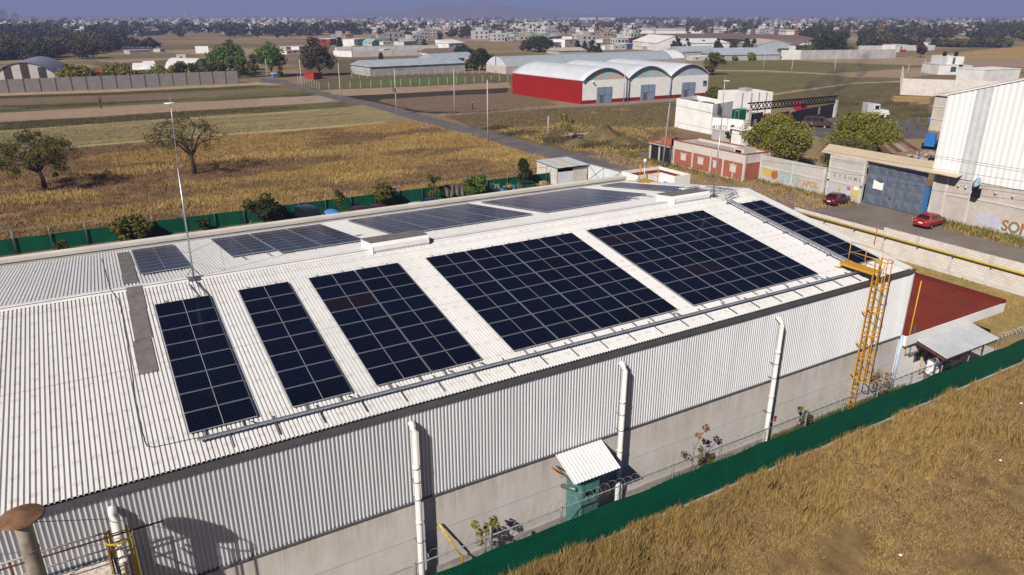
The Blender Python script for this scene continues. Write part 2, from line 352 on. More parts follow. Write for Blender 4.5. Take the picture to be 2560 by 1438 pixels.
# far end wall
m = MW(); m.corr((38.2, -10.64, 3.935), (0, 1, 0), (0, 0, 1), (1, 0, 0), 26.2, 4.1, .147, .055, (0, .34, .46, .88)); m.box(38.0, -10.44, 0, 38.2, 15.43, 3.93)
m.add([(38.19, -10.6, 8.03), (38.19, 15.43, 8.03), (38.19, 15.43, 8.3), (38.19, RY, RZ), (38.19, -10.6, 8.05)], [(0, 1, 2, 3, 4)])
m.build('end_wall', CLAD, wh)
m = MW(); m.box(38.15, -10.73, 3.935, 38.29, -10.6, 8.0); m.build('corner_flashing', W_ROOF, wh)
for x in (-2.55, 7.35, 17.2, 27.1):
    p = [(x, -10.63, 7.42), (x, -10.80, 7.44), (x, -10.92, 7.36), (x, -10.98, 7.2), (x, -10.98, .55)]
    if x > 20: p += [(x-.02, -11.0, .35), (x-.10, -11.08, .2), (x-.3, -11.2, .1)]
    else: p += [(x, -10.98, .05)]
    m = MW(); m.tube(p, .125, 14); dp = m.build('downpipe', PVC, wh)
    for z0, z1 in ((5.6, 5.75), (3.1, 3.2)): m = MW(); m.tube([(x, -10.98, z0), (x, -10.98, z1)], .138, 14); m.build('pipe_collar', PVC, dp)
    for z in (5.0, 4.2, 2.2): m = MW(); m.tube([(x, -10.98, z), (x, -10.98, z+.04)], .132, 14); m.bar((x-.12, -10.95, z+.02), (x-.12, -10.68, z+.02), .02, .03); m.build('pipe_clamp', STEEL, dp)
m = MW(); m.tube([(38.36, -10.72, 3.9), (38.36, -10.72, .05)], .10, 12); dp = m.build('downpipe', mat('shaded_pipe', (.42, .52, .66), None, 2, .5), wh); dp['label'] = 'corner downpipe with blue shade in its colour'  # shade on the corner pipe is put into this pale blue
# ridge ventilators
for x0, x1 in ((10.5, 13.65), (31.0, 34.1)):
    pr_ = [(1.62, 10.02), (1.50, 10.24), (1.52, 10.46), (1.70, 10.60), (3.25, 10.42), (3.32, 10.30), (3.2, 9.98)]
    m = MW(); n = len(pr_)
    m.add([(x0, y, z) for y, z in pr_]+[(x1, y, z) for y, z in pr_], [tuple(range(n)), tuple(range(2*n-1, n-1, -1))]+[(i+1, i, n+i, n+i+1) for i in range(n) if i != n-1]+[(0, n-1, 2*n-1, n)])
    m.box(x0-.04, 1.48, 10.0, x0-.005, 3.3, 10.44)
    v = m.build('ridge_ventilator', W_ROOF, wh); v['label'] = 'white ridge ventilator with a dark sloping top'
    m = MW(); m.hexa([(x0-.05, 1.74, 10.612), (x1+.03, 1.74, 10.612), (x1+.03, 3.3, 10.434), (x0-.05, 3.3, 10.434), (x0-.05, 1.74, 10.64), (x1+.03, 1.74, 10.64), (x1+.03, 3.3, 10.462), (x0-.05, 3.3, 10.462)]); m.build('ventilator_top', MATG, v)  # top coloured dark to imitate the dim reflection on the tilted plate
# red switch plate and holes on the concrete wall
m = MW(); m.box(28.0, -10.67, 1.22, 28.16, -10.645, 1.5); m.build('wall_plate', mat('red_plate', (.30, .015, .03), None, 3, .5), wh)

# ------------------------------------------------------------------ solar panels
PW, PH = 2.25, 1.12
mf = M()
for a in ((0, 0, PW, .02), (0, PH-.02, PW, PH), (0, .02, .02, PH-.02), (PW-.02, .02, PW, PH-.02)): mf.box(a[0], a[1], -.035, a[2], a[3], .004)
FR_ME = mf.mesh('panel_frame', ALU)
mg = M(); mg.hexa([(.018, .018, -.03), (PW-.018, .018, -.03), (PW-.018, PH-.018, -.03), (.018, PH-.018, -.03), (.018, .018, 0), (PW-.018, .018, 0), (PW-.018, PH-.018, 0), (.018, PH-.018, 0)])
GL_ME = mg.mesh('panel_glass', PANEL)
proto = thing('solar_panel', 'x', 'solar panel'); mobj('frame', FR_ME, proto); mobj('cell_glass', GL_ME, proto)
ORD = ['first', 'second', 'third', 'fourth', 'fifth', 'sixth', 'seventh', 'eighth', 'ninth']
used = False
def panel(loc, rot, label, group):
    global used
    if not used: r = proto; used = True
    else: r = dup(proto, loc)
    r.location = loc; r.rotation_euler = rot; r['label'] = label; r['group'] = group
BL = [(0., 1, 'leftmost narrow front block'), (3.468, 1, 'second narrow front block'), (6.659, 2, 'two column front block'), (12.707, 4, 'middle four column front block'), (22.853, 4, 'right four column front block'), (35.067, 1, 'strip beyond the side tray')]
for x0, nc, nm in BL:
    for c in range(nc):
        for r in range(8):
            v = (r+1)*1.15
            cl = '' if nc == 1 else (ORD[c]+' column, ')
            panel((x0+c*2.29+.02, -v*CS, 9.95-v*SS), (R(9.48), 0, 0), f'dark navy solar panel, {ORD[r]} row below ridge, {cl}{nm}', 'solar panels on the front roof slope')
BK = [(-.15, 1, [0], 'lone block by the felt strip'), (4.25, 3, [1, 0, 0], 'block behind the tall lightning rod'), (13.0, 4, [0, 0, 0, 0], 'block behind the near ventilator'), (23.2, 4, [0, 0, 0, 1], 'block left of the far ventilator'), (34.2, 1, [0], 'strip at the far gable')]
for x0, nc, sk, nm in BK:
    for c in range(nc):
        for r in range(sk[c], 8):
            y = 4.75+r*1.15*CB
            cl = '' if nc == 1 else (ORD[c]+' column, ')
            panel((x0+c*2.31, y, zb(y)+.115), (-R(8.2), 0, 0), f'grey sheen solar panel, {ORD[r]} row behind ridge, {cl}{nm}', 'solar panels on the rear roof slope')
# black strips showing at the back blocks' ends: mounting rails under every block
def rails(x0, n, f, y0, y1, name, label):
    t = thing(name, label, 'mounting rails', (x0, (y0+y1)/2, f((y0+y1)/2)), 0, 'mounting rails under the panel blocks')
    for k in range(n*2):
        x = x0+.5+(k//2)*2.3+(k % 2)*1.25
        m = M(); m.T = L(t.location); m.bar((x, y0, f(y0)+.045), (x, y1, f(y1)+.045), .05, .07); m.build('rail', GALV, t)
for (x0, nc, nm) in BL: rails(x0, nc, zf, .22, -9.42, 'mounting_rails', 'aluminium rails poking out below the '+nm)
for (x0, nc, sk, nm) in BK: rails(x0, nc, zb, 4.6, 14.2, 'mounting_rails', 'aluminium rails under the rear '+nm)

# ------------------------------------------------------------------ things on the roof
ct = thing('cable_tray', 'long galvanised cable tray running along the front eave below the panels', 'cable tray', (17, -9.75, zf(-9.75)))
m = M(); m.T = L(ct.location)
a, b = (.2, -9.62), (34.5, -9.86)
m.bar((a[0], a[1], zf(a[1])+.20), (b[0], b[1], zf(b[1])+.20), .12, .06); m.build('tray_body', GALV, ct)
for k in range(22):
    x = 1.2+k*1.55; y = -9.63-.24*(x-.2)/34.3
    m = M(); m.T = L(ct.location); m.bar((x, y+.45, zf(y+.45)+.06), (x, y-.62, zf(y-.62)+.06), .032, .04); m.bar((x, y, zf(y)+.07), (x, y, zf(y)+.17), .05); m.build('support', STEEL, ct)
ct2 = thing('cable_tray', 'galvanised cable tray climbing the slope between panel blocks to the ridge', 'cable tray', (34.8, -4, zf(-4)))
m = M(); m.T = L(ct2.location)
for dx in (-.13, .13): m.bar((34.80+dx, -9.7, zf(-9.7)+.24), (34.80+dx, .5, zf(.5)+.24), .04, .10)
for k in range(34): y = -9.6+k*.3; m.bar((34.68, y, zf(y)+.22), (34.92, y, zf(y)+.22), .03)
m.build('tray_body', GALV, ct2)
for k in range(7):
    y = -9.2+k*1.6; m = M(); m.T = L(ct2.location); m.bar((34.5, y, zf(y)+.1), (35.05, y, zf(y)+.1), .06, .08); m.build('support', ALU, ct2)
ct3 = thing('cable_tray', 'looped ladder tray crossing the ridge beside the far ventilator', 'cable tray', (35.6, 2.6, 10.1))
m = M(); m.T = L(ct3.location); zc = lambda y: (zf(y) if y < RY else zb(y))+.3
pth = [(34.8, .5), (35.1, .95), (36.1, 1.15), (36.35, 1.7), (36.2, 4.0), (35.6, 4.5), (34.3, 4.6)]
for s in (-1, 1):
    q = []
    for i, (x, y) in enumerate(pth):
        d = Vector((pth[min(i+1, 6)][0]-pth[max(i-1, 0)][0], pth[min(i+1, 6)][1]-pth[max(i-1, 0)][1], 0)).normalized(); nn = Vector((-d.y, d.x, 0))*.14*s
        q.append((x+nn.x, y+nn.y, zc(y)))
    m.tube(q, .03, 6)
for k in range(9):
    y = .9+k*.42; m.bar((34.55, y, zc(y)-.14), (36.2, y, zc(y)-.14), .03)
m.build('tray_body', GALV, ct3)
def mast(x, y, h, top, label, guy):
    z = zf(y)
    t = thing('lightning_rod', label, 'lightning rod', (x, y, z))
    m = M(); m.tube([(0, 0, .1), (.1, 0, h*.62)], [.042, .036], 8); p = m.build('pole', GALV, t)
    m = M(); m.tube([(.1, 0, h*.62), (.2+top, 0, h)], [.028, .012], 6); m.build('rod_tip', GALV, t)
    m = M()
    for k in range(3):
        a_ = 2.1*k+.4; m.tube([(0, 0, .55), (.38*math.cos(a_), .38*math.sin(a_), .06)], .02, 5)
    m.box(-.25, -.25, .02, .25, .25, .06); m.build('base_frame', STEEL, t)
    if guy:
        m = M(); m.lathe([(.03, -.012), (.21, -.012), (.21, .012), (.03, .012)], (.18, 0, h*.955), 16); m.build('ring_plate', WHITE, t)
        for k, (gx, gy) in enumerate(guy):
            gz = (zf(y+gy) if y+gy < RY else zb(y+gy))-z; m = M(); m.tube([(0.02, 0, 1.3), (gx, gy, gz+.05)], .008, 4); m.build('guy_wire', STEEL, t)
    return t
mast(1.91, 1.92, 8.35, .05, 'tall galvanised lightning rod with ring plate near the ridge vent strip', [(2.7, 11.5), (-1.6, 11.5)])
mast(34.68, 1.8, 7.9, -.2, 'slender grey lightning rod at the far ventilator', [(2.2, 3.0)])
# conduits near the first mast, cable dropping down the roof on the left
for k, (x0, y0, x1, y1, r, lb) in enumerate(((1.95, 1.5, 2.25, -.1, .05, 'thick grey conduit running downslope from the tall lightning rod base'), (1.62, 1.4, 1.85, .1, .03, 'thin grey conduit running downslope beside the thick conduit'))):
    m = M(); m.tube([(x0, y0, zf(y0)+.06), (x1, y1, zf(y1)+.06)], r, 8); tag(m.build('conduit', STEEL), lb, 'conduit')
m = M(); q = [(-1.75, 12.5), (-1.6, 6), (-1.5, RY), (-1.28, 1.), (-1.25, -1), (-1.3, -4), (-1.36, -7), (-1.34, -8.6), (-1.3, -9.05), (-1.1, -9.2), (.3, -9.3), (2, -9.35)]
pts = []
for i in range(len(q)-1):
    for k in range(6):
        f = k/6; x = q[i][0]*(1-f)+q[i+1][0]*f; y = q[i][1]*(1-f)+q[i+1][1]*f; pts.append((x+rnd.uniform(-.02, .02), y, (zf(y) if y < RY else zb(y))+.03))
m.tube(pts, .013, 5); tag(m.build('roof_cable', mat('dark_cable', (.06, .05, .05), None, 5, .7)), 'dark loose cable trailing over the ridge and down the bare left roof', 'cable')
m = M(); m.tube([(-6, 1.95, zf(1.95)+.05), (30.8, 1.95, zf(1.95)+.05)], .012, 5); tag(m.build('ridge_cable', STEEL), 'thin lightning cable strung along the ridge line', 'cable')
for k in range(6):
    x0, yy = (2.0, 5.5, 11., 21.4, 31.5, 9.6)[k], -9.25
    m = M(); m.tube([(x0, yy, zf(yy)+.1), (x0+.05, yy-.2, zf(yy)+.18), (x0+.15, yy-.3, zf(yy)+.1), (x0+.16, yy-.45, zf(yy-.45)+.18)], .022, 5)
    tag(m.build('panel_cable', BLACK), f'short black lead from the {["leftmost narrow block","second narrow block","two column block","middle block","right block","two column block corner"][k]} to the eave tray', 'cable', 'leads into the eave tray')

# ------------------------------------------------------------------ yellow caged ladders
def caged_ladder(name, label, x, y, z0, z1, cage0, w, matl, hoopr, platform):
    t = thing(name, label, 'ladder', (x, y, z0))
    H = z1-z0
    for s in (0, 1):
        m = M(); m.bar((s*w, 0, 0), (s*w, 0, H+(1.0 if platform else 0)), .05, .07)
        k = 0.6
        while k < H-.5: m.bar((s*w, .03, k), (s*w, .24, k+.02), .05, .06); k += 1.9
        m.build('stringer', matl, t)
    n = int(H/.3)
    for k in range(1, n+1):
        m = M(); m.tube([(0, 0, k*.3), (w, 0, k*.3)], .018, 6); m.build('rung', matl, t)
    cz = cage0-z0; top = H+(1.0 if platform else .0); hz = [cz+(top-cz)*i/5. for i in range(6)] if top-cz > 3 else [cz, top]
    for z in hz:
        m = M(); q = [(w/2-(w/2+hoopr*.55)*0+hoopr*math.sin(a)*1.0, -.02-hoopr*.75+hoopr*math.cos(a)*1.0 if False else -.62*hoopr-hoopr*.75*math.cos(a), z) for a in [R(-140+280*i/16) for i in range(17)]]
        q = [(w/2+hoopr*math.sin(a), -hoopr*1.05-hoopr*math.cos(a), z) for a in [R(-142+284*i/18) for i in range(19)]]
        q = [(0, -.02, z)]+q+[(w, -.02, z)]
        for i in range(len(q)-1): m.bar(q[i], q[i+1], .012, .06)
        m.build('cage_hoop', matl, t)
    for a in (-105, -60, 0, 60, 105):
        x_, y_ = w/2+(hoopr-.012)*math.sin(R(a)), -hoopr*1.05-(hoopr-.012)*math.cos(R(a))
        m = M(); m.bar((x_, y_, cz-.03), (x_, y_, top), .05, .014); m.build('cage_bar', matl, t)
    if platform:
        pz = platform-z0
        m = M(); m.box(-.05, -.05, pz-.05, w+.12, 2.05, pz); m.box(-.05, -.05, pz-.14, -.02, 2.05, pz-.051); m.box(w+.09, -.05, pz-.14, w+.12, 2.05, pz-.051); m.build('platform', matl, t)
        m = M()
        for y_ in (0.02, 1.0, 2.0): m.tube([(w+.1, y_, pz), (w+.1, y_, pz+1.1)], .025, 6)
        for z_ in (.55, 1.1): m.tube([(w+.1, .02, pz+z_), (w+.1, 2.0, pz+z_)], .025, 6)
        m.tube([(-.02, 1.9, pz), (-.02, 2.0, pz-.3), (-.1, 2.3, pz-.32)], .03, 6); m.build('guard_rail', matl, t)
    return t
caged_ladder('roof_ladder', 'tall amber yellow caged ladder rising to a platform on the roof corner', 33.95, -10.97, .05, 8.45, 2.4, .50, YEL, .38, 8.72)
caged_ladder('roof_ladder', 'lemon yellow caged ladder beside the rusty chimney stack', -2.68, -11.95, 2.6, 7.55, 5.2, .46, YEL2, .38, None)
# ------------------------------------------------------------------ chimney group, bottom left
CX, CY = -4.41, -13.0
t = thing('chimney', 'rusty capped chimney stack standing in front of the white cladding', 'chimney', (CX, CY, 0))
m = M(); m.lathe([(.20, 0), (.20, 4.6), (.215, 4.6), (.215, 4.66), (.20, 4.66), (.20, 8.4), (.215, 8.4), (.215, 8.44), (.20, 8.44), (.20, 9.42)], n=24); m.smooth = True
m.build('flue', mat('stained_flue', (.36, .33, .27), (.10, .055, .03), 1.4, .75, .2, stretch=(1, 1, .5), lo=.45, hi=.7), t)
m = M(); m.lathe([(.54, 9.44), (.52, 9.48), (.05, 9.65), (.0, 9.655)], n=28); m.lathe([(0., 9.42), (.53, 9.44)], n=28); m.lathe([(.21, 9.3), (.21, 9.44)], n=16)
m.build('cap', mat('rusty_cap', (.15, .062, .045), (.24, .15, .085), 3, .8, .2), t)
for k, (ex, ey, ez) in enumerate(((-2.7, -10.75, 7.15), (-8.5, -10.75, 7.9))):
    m = M(); m.tube([(CX, CY, 9.27), (ex, ey, ez)], .012, 5); tag(m.build('guy_wire', STEEL), ['thin guy wire from the chimney cap to the white downpipe', 'thin guy wire running off the frame edge from the chimney'][k], 'wire')
t = thing('handrail', 'white and rust handrails crossing in front of the chimney stack', 'handrail', (-4, -12, 5.2))
for z, y, x0, x1, mt in ((7.27, -11.6, -9, -2.75, RUSTW), (7.10, -11.62, -9, -1.25, RUST), (6.7, -11.6, -9, -2.75, RUSTW)):
    m = M(); m.T = L(t.location); m.tube([(x0, y, z), (x1, y, z)], .028, 7); m.build('rail', mt, t)
for x in (-2.8, -5.2, -7.6):
    m = M(); m.T = L(t.location); m.tube([(x, -11.6, 5.7), (x, -11.6, 7.27)], .03, 7); m.build('baluster', RUST, t)
t = thing('lean_to', 'small pale slab roof with rust flecks under the handrails', 'lean-to', (-4.2, -11.6, 0))
m = M(); m.T = L(t.location); m.box(-9, -12.6, 5.5, -2.55, -10.74, 5.72); m.build('slab_roof', RUSTW, t)
m = M(); m.T = L(t.location); m.box(-9, -12.45, 0, -2.7, -10.76, 5.498); m.build('wall', BLOCKG, t)
m = M(); m.T = L(t.location); m.bar((-2.6, -12.6, 5.7), (-2.75, -11.7, 6.9), .05); m.bar((-2.6, -12.6, 5.7), (-2.7, -11.0, 6.4), .05); m.build('brace', STEEL, t)

# ------------------------------------------------------------------ front fence
FY = -12.45
X0, X1 = 3.0, 64.
ff = thing('fence', 'green privacy mesh fence with razor wire along the front of the warehouse', 'fence', (30, FY, 0))
posts = [6.55, 9.75, 13.1, 16.25, 19.2, 22.2, 25.2, 28.2, 31.2, 34.1, 37.2, 40.2, 43.0, 46.0, 49., 52., 55., 58., 61.]
for k, x in enumerate(posts):
    m = M(); m.T = L(ff.location); m.tube([(x, FY+.05, 0), (x, FY+.05, 2.55 if k != 1 else 3.0)], .045 if k != 1 else .06, 8); m.build('post', STEEL, ff)
m = M(); m.T = L(ff.location); m.tube([(X0, FY+.05, 2.5), (X1, FY+.05, 2.5)], .03, 7); m.build('top_rail', STEEL, ff)
# green screen, sagging a little and fixed outside the posts
m = M(); m.T = L(ff.location); n = 122; vs = []
for i in range(n+1):
    x = X0+2.2+(X1-X0-2.2)*i/n
    for z in (.02, .6, 1.25, 1.86+.03*math.sin(x*2.1)): vs.append((x, FY-.05-.03*math.sin(x*1.3+z*2), z))
m.add(vs, [(i*4+j, i*4+4+j, i*4+5+j, i*4+1+j) for i in range(n) for j in range(3)])
m.build('screen', GMESH, ff)
cm, ct_, cb_ = nt('chain_link'); cb_.inputs['Base Color'].default_value = (.10, .105, .12, 1); cb_.inputs['Metallic'].default_value = .2; cb_.inputs['Roughness'].default_value = .5
m = M(); m.T = L(ff.location)
for i in range(int((X1-X0)/.13)):
    x = X0+i*.13; m.bar((x, FY+.02, 1.9), (x+.55, FY+.02, 2.48), .004); m.bar((x+.55, FY+.03, 1.9), (x, FY+.03, 2.48), .004)
m.build('chain_link', cm, ff)
m = M(); m.T = L(ff.location); q = []
def coil(x0, x1, zc_, r, amp):
    pts = []; n = int((x1-x0)/.42*14)
    for i in range(n+1):
        x = x0+(x1-x0)*i/n; a = 2*math.pi*(x-x0)/.42; rr = r*(1+.12*math.sin(x*3.3)); pts.append((x+.12*math.sin(a*1.0), FY+.05+rr*math.cos(a), zc_+rr*math.sin(a)+.04*math.sin(x)))
    return pts
m.tube(coil(6.8, 64, 2.62, .22, 0), .0075, 3, caps=False); m.build('razor_wire', mat('razor_wire_steel', (.32, .33, .35), None, 9, .45, .5), ff)
# kerb under the screen
m = M(); m.box(X0+2, FY-.14, 0, X1, FY-.06, .10); tag(m.build('kerb_strip', CONC2), kind='structure')

# ------------------------------------------------------------------ corridor
m = M(); m.quad((X0-2, FY, .008), (29.2, FY, .008), (29.2, -10.7, .008), (X0-2, -10.7, .008)); tag(m.build('concrete_path', mat('path_concrete', (.27, .24, .215), (.17, .15, .132), 1.2, .95, 0, .3)), kind='structure')
t = thing('awning', 'small white corrugated awning over the teal booth on the concrete wall', 'awning', (15.1, -10.7, 3.8))
m = M(); m.T = L(t.location); dv = Vector((0, -1.45, -.62)); ln = dv.length; dv.normalize()
m.corr((13.85, -10.71, 3.84), (1, 0, 0), tuple(dv), (0, dv.z, -dv.y), 2.45, ln, .17, .035, (0, .4, .5, .9)); m.build('sheet', W_ROOF, t)
m = M(); m.T = L(t.location); m.bar((13.9, -10.72, 3.3), (13.9, -12.0, 3.2), .05); m.bar((16.2, -10.72, 3.3), (16.2, -12.0, 3.2), .05); m.build('bracket', STEEL, t)
m = M(); m.tube([(13.7, -10.66, 3.25), (13.85, -11.3, 3.05)], .035, 6); tag(m.build('pipe_stub', mat('orange_pipe', (.55, .22, .03), None, 4, .5)), 'short orange pipe stub beneath the white awning', 'pipe')
t = thing('booth', 'narrow teal painted sheet metal booth under the awning', 'booth', (14.9, -11.55, 0))
m = M(); m.box(-.42, -.35, 0, -.30, .8, 2.95); m.box(.38, -.35, 0, .5, .8, 2.95); m.box(-.30, .7, 0, .38, .8, 2.95); m.build('frame', TEAL, t)
m = M(); m.box(-.29, -.33, .05, .37, -.29, 2.1); m.box(-.29, -.33, 2.35, .37, -.29, 2.95); m.build('front_panel', TEAL, t)
m = M(); m.box(-.29, -.30, 2.1, .37, -.26, 2.35); m.build('window', GLASSD, t)
m = M(); m.tube([(14.2, -10.8, 2.2), (14.38, -11.6, 2.45)], .10, 10); tag(m.build('exhaust_pipe', STEEL), 'stubby dark exhaust pipe beside the teal booth', 'pipe')
m = M(); m.tube([(8.3, -10.75, 2.5), (8.95, -11.05, 1.0), (9.1, -11.1, .8), (9.15, -11.12, 0)], .045, 8); tag(m.build('gas_pipe', YEL2), 'bent yellow pipe leaning against the concrete wall', 'pipe')

def sapling(name, label, x, y, h, lf, n, sp, puffs, group=None):
    t = thing(name, label, 'sapling', (x, y, 0), 0, group); r = random.Random(int(x*100))
    m = M(); top = (r.uniform(-.1, .1), r.uniform(-.1, .1), h*.75); m.tube([(0, 0, 0), (.05, 0, h*.4), top], [.025, .02, .01], 6)
    P = []
    for k in range(puffs):
        a = r.uniform(0, 6.28); q = (sp*math.cos(a)*r.uniform(.3, 1), sp*math.sin(a)*r.uniform(.3, 1), h*r.uniform(.45, 1)); P.append(q); m.tube([(.05*q[2]/h, 0, q[2]*.6), q], [.012, .005], 4)
    m.build('trunk', BARKL, t)
    leaves(P, n, sp*.35, .09, r).build_leaf('crown', LEAF[lf], t)
    return t
class LeafSet:
    def __init__(s, V): s.V = V
    def build_leaf(s, name, mt, parent):
        n = len(s.V)//4; return mobj(name, fastmesh(name, s.V, np.arange(n*4).reshape(n, 4), mt), parent)
def leaves(P, n, rad, size, r, squash=1.):
    """n leaf-sized quads scattered round each puff centre"""
    g = np.random.default_rng(r.randint(0, 1 << 30)); P = np.array(P, float); rad = np.broadcast_to(np.array(rad, float), (len(P),))
    c = np.repeat(P, n, 0); k = len(c); d = g.normal(size=(k, 3)); d /= np.linalg.norm(d, axis=1)[:, None]
    c = c+d*(np.repeat(rad, n)*g.uniform(.35, 1, k)**.6)[:, None]*np.array([1, 1, squash])
    a = g.normal(size=(k, 3)); a /= np.linalg.norm(a, axis=1)[:, None]; b = np.cross(a, g.normal(size=(k, 3))); b /= np.linalg.norm(b, axis=1)[:, None]
    s = (size*g.uniform(.6, 1.3, k))[:, None]; V = np.stack([c-a*s, c-b*s*.55, c+a*s, c+b*s*.55], 1).reshape(-1, 3)
    return LeafSet(V)
sapling('sapling', 'spindly sapling with yellowing leaves near the bent yellow pipe', 10.0, -11.4, 2.5, 'yellow', 40, .5, 7)
sapling('sapling', 'leafy green sapling with bare top beside the razor wire', 22.2, -11.6, 1.9, 'olive', 60, .4, 8)
sapling('sapling', 'tall thin sapling with dry reddish leaves casting a shadow on the concrete', 21.3, -11.5, 3.5, 'dry', 30, .55, 4)
sapling('sapling', 'small bushy green sapling right of the third white downpipe', 29.3, -11.6, 2.0, 'olive', 70, .38, 9)
sapling('sapling', 'pale sparse sapling in the grass beyond the amber ladder', 36.3, -11.4, 2.4, 'dry', 26, .7, 9)

# ------------------------------------------------------------------ annex with the red roof
t = thing('annex', 'white flat annex with a dark red roof at the warehouse end', 'annex', (43, -5, 0))
def MT(): m = M(); m.T = L(t.location); return m
m = MT(); m.box(38.4, -10.75, 0, 45.6, 3.5, 3.28); m.box(38.4, -10.98, 3.28, 49.1, 3.5, 3.92); m.build('wall', WHITE, t)
m = MT(); m.box(38.42, -10.94, 3.921, 48.7, 3.5, 3.935); m.build('roof', REDROOF, t)
m = MT(); m.box(48.72, -10.98, 3.921, 49.1, 3.5, 4.12); m.build('parapet', mat('red_parapet', (.145, .024, .02), None, 1, .85), t)
m = MT(); m.box(40.05, -10.79, 1.75, 40.75, -10.755, 2.35); m.build('window', GLASSD, t)
m = MT(); m.box(46.0, -10.2, 0, 46.05, -8.6, 2.1); m.build('door', GLASSD, t)
for k in range(2):
    bx, by = ((47.2, -8.1), (42.0, -6.6))[k]; tt = thing('rebar_bundle', ['cluster of rusty rebar stubs near the red roof edge', 'rusty scrap heap lying in the middle of the red roof'][k], 'rebar', (bx, by, 3.936))
    m = M()
    for q in range(10): x, y = rnd.uniform(-.7, .7), rnd.uniform(-.12, .12); m.tube([(x, y, 0), (x+rnd.uniform(-.06, .06), y, (rnd.uniform(.5, .8) if k == 0 else rnd.uniform(.1, .3)))], .014, 4)
    m.build('bars', RUST, tt)
t = thing('canopy', 'white corrugated carport style canopy over the tanks by the annex', 'canopy', (42.3, -11.8, 0))
m = MT(); dv = Vector((0, -2.05, -.45)); ln = dv.length; dv.normalize()
m.corr((39.5, -10.8, 3.42), (1, 0, 0), tuple(dv), (0, dv.z, -dv.y), 5.6, ln,   .19, .06, (0, .4, .5, .9)); m.build('sheet', mat('galvanised_sheet_roof', (.52, .54, .57), (.42, .44, .47), .9, .45, .2), t)
m = MT()
for x in (39.6, 45.0): m.bar((x, -10.8, 3.3), (x, -12.8, 2.86), .07, .10)
m.bar((39.5, -12.75, 2.86), (45.1, -12.75, 2.86), .06, .10); m.bar((39.5, -11.6, 3.12), (45.1, -11.6, 3.12), .06, .08); m.build('beam', RUST, t)
for x in (39.9, 44.9): m = MT(); m.bar((x, -12.2, 0), (x, -12.2, 2.9), .08); m.build('post', GALV, t)
for k, (x, y, r_, h_, lb) in enumerate(((41.0, -11.5, .36, 2.1, 'tall white upright tank with a dark rim nearest the fence'), (41.85, -11.2, .33, 1.9, 'cream upright tank behind the tallest white tank'), (42.7, -11.3, .38, 1.2, 'short round topped white tank under the canopy'))):
    t = thing('water_tank', lb, 'tank', (x, y, 0), 0, 'tanks under the canopy')
    m = M(); m.smooth = True; m.lathe([(r_, 0), (r_, h_*.52), (r_*1.03, h_*.52), (r_*1.03, h_*.55), (r_, h_*.55), (r_, h_), (r_*.9, h_+.06), (0, h_+.10)], n=24); m.build('shell', [WHITE, mat('cream_paint', (.72, .68, .56), None, 1, .6), WHITE][k], t)
    m = M(); m.lathe([(r_*1.05, h_-.02), (r_*1.05, h_+.05), (r_*.9, h_+.08)], n=24); m.tube([(0, 0, h_), (0, 0, h_+.25), (.3, 0, h_+.3)], .04, 6); m.build('lid', STEEL, t)
for k, (q, r_, mt, lb) in enumerate((([(38.9, -10.85, 7.3), (38.85, -10.85, 2.6), (40.6, -10.9, 2.55)], .035, 'y', 'amber gas pipe dropping down the corner to the annex'), ([(40.2, -10.95, 2.9), (40.5, -12.25, 2.8), (40.5, -12.25, .05)], .045, 'y', 'amber gas pipe running under the canopy edge to the fence'),
        ([(40.8, -10.9, 2.5), (40.75, -10.9, .9), (41.3, -10.9, .9)], .035, 'y', 'amber pipe dropping beside the annex window'), ([(39.3, -10.85, 4.4), (39.3, -10.85, 2.4), (41, -10.95, 2.45), (41.2, -11.1, 2.0), (42, -11.2, 2.3)], .03, 'g', 'green pipe run around the annex window'))):
    m = M(); m.tube(q, r_, 7); tag(m.build('gas_pipe' if mt == 'y' else 'water_pipe', YEL if mt == 'y' else mat('green_pipe', (.02, .12, .07), None, 3, .5)), lb, 'pipe')
m = M(); m.quad((39.5, FY, .01), (45.2, FY, .01), (45.2, -10.9, .01), (39.5, -10.9, .01)); tag(m.build('concrete_pad', CONC2), kind='structure')
m = M()
for i in range(3):
    for j in range(2): m.box(46.2+i*1.5, -12.2+j*1.0, .005, 47.4+i*1.5, -11.5+j*1.0, .03)
tag(m.build('stepping_slabs', CONC_L), kind='structure')
m = M(); m.quad((45.4, -10.6, .006), (50.5, -10.6, .006), (50.5, -4, .006), (45.4, -4, .006)); tag(m.build('pavement', CONC_L), kind='structure')

# ------------------------------------------------------------------ grass: tufts of blades as one mesh each
def tufts(name, label, cat, centers, hh, blades, width, mt, spread, lean=.5, seed=1):
    g = np.random.default_rng(seed); C = np.array(centers, float); n = len(C); hh = np.broadcast_to(np.array(hh, float), (n,))
    c = np.repeat(C, blades, 0); h = np.repeat(hh, blades)*g.uniform(.3, 1.2, n*blades); k = len(c)
    c[:, :2] += g.normal(size=(k, 2))*spread
    a = g.uniform(0, 2*np.pi, k); b = g.uniform(0, 2*np.pi, k); ln = g.uniform(.05, lean, k)*h
    wv = np.stack([np.cos(a), np.sin(a), 0*a], 1)*width/2; tip = c+np.stack([np.cos(b)*ln+.10*h, np.sin(b)*ln, h], 1); midp = c+(tip-c)*.55+np.stack([0*a, 0*a, .10*h], 1)
    V = np.stack([c-wv, c+wv, midp+wv*.75, tip, midp-wv*.75], 1).reshape(-1, 3); F = np.arange(k*5).reshape(k, 5)
    o = mobj(name, fastmesh(name, V, F, mt)); return tag(o, label, cat, kind='stuff')
g = np.random.default_rng(3)
_G = {}
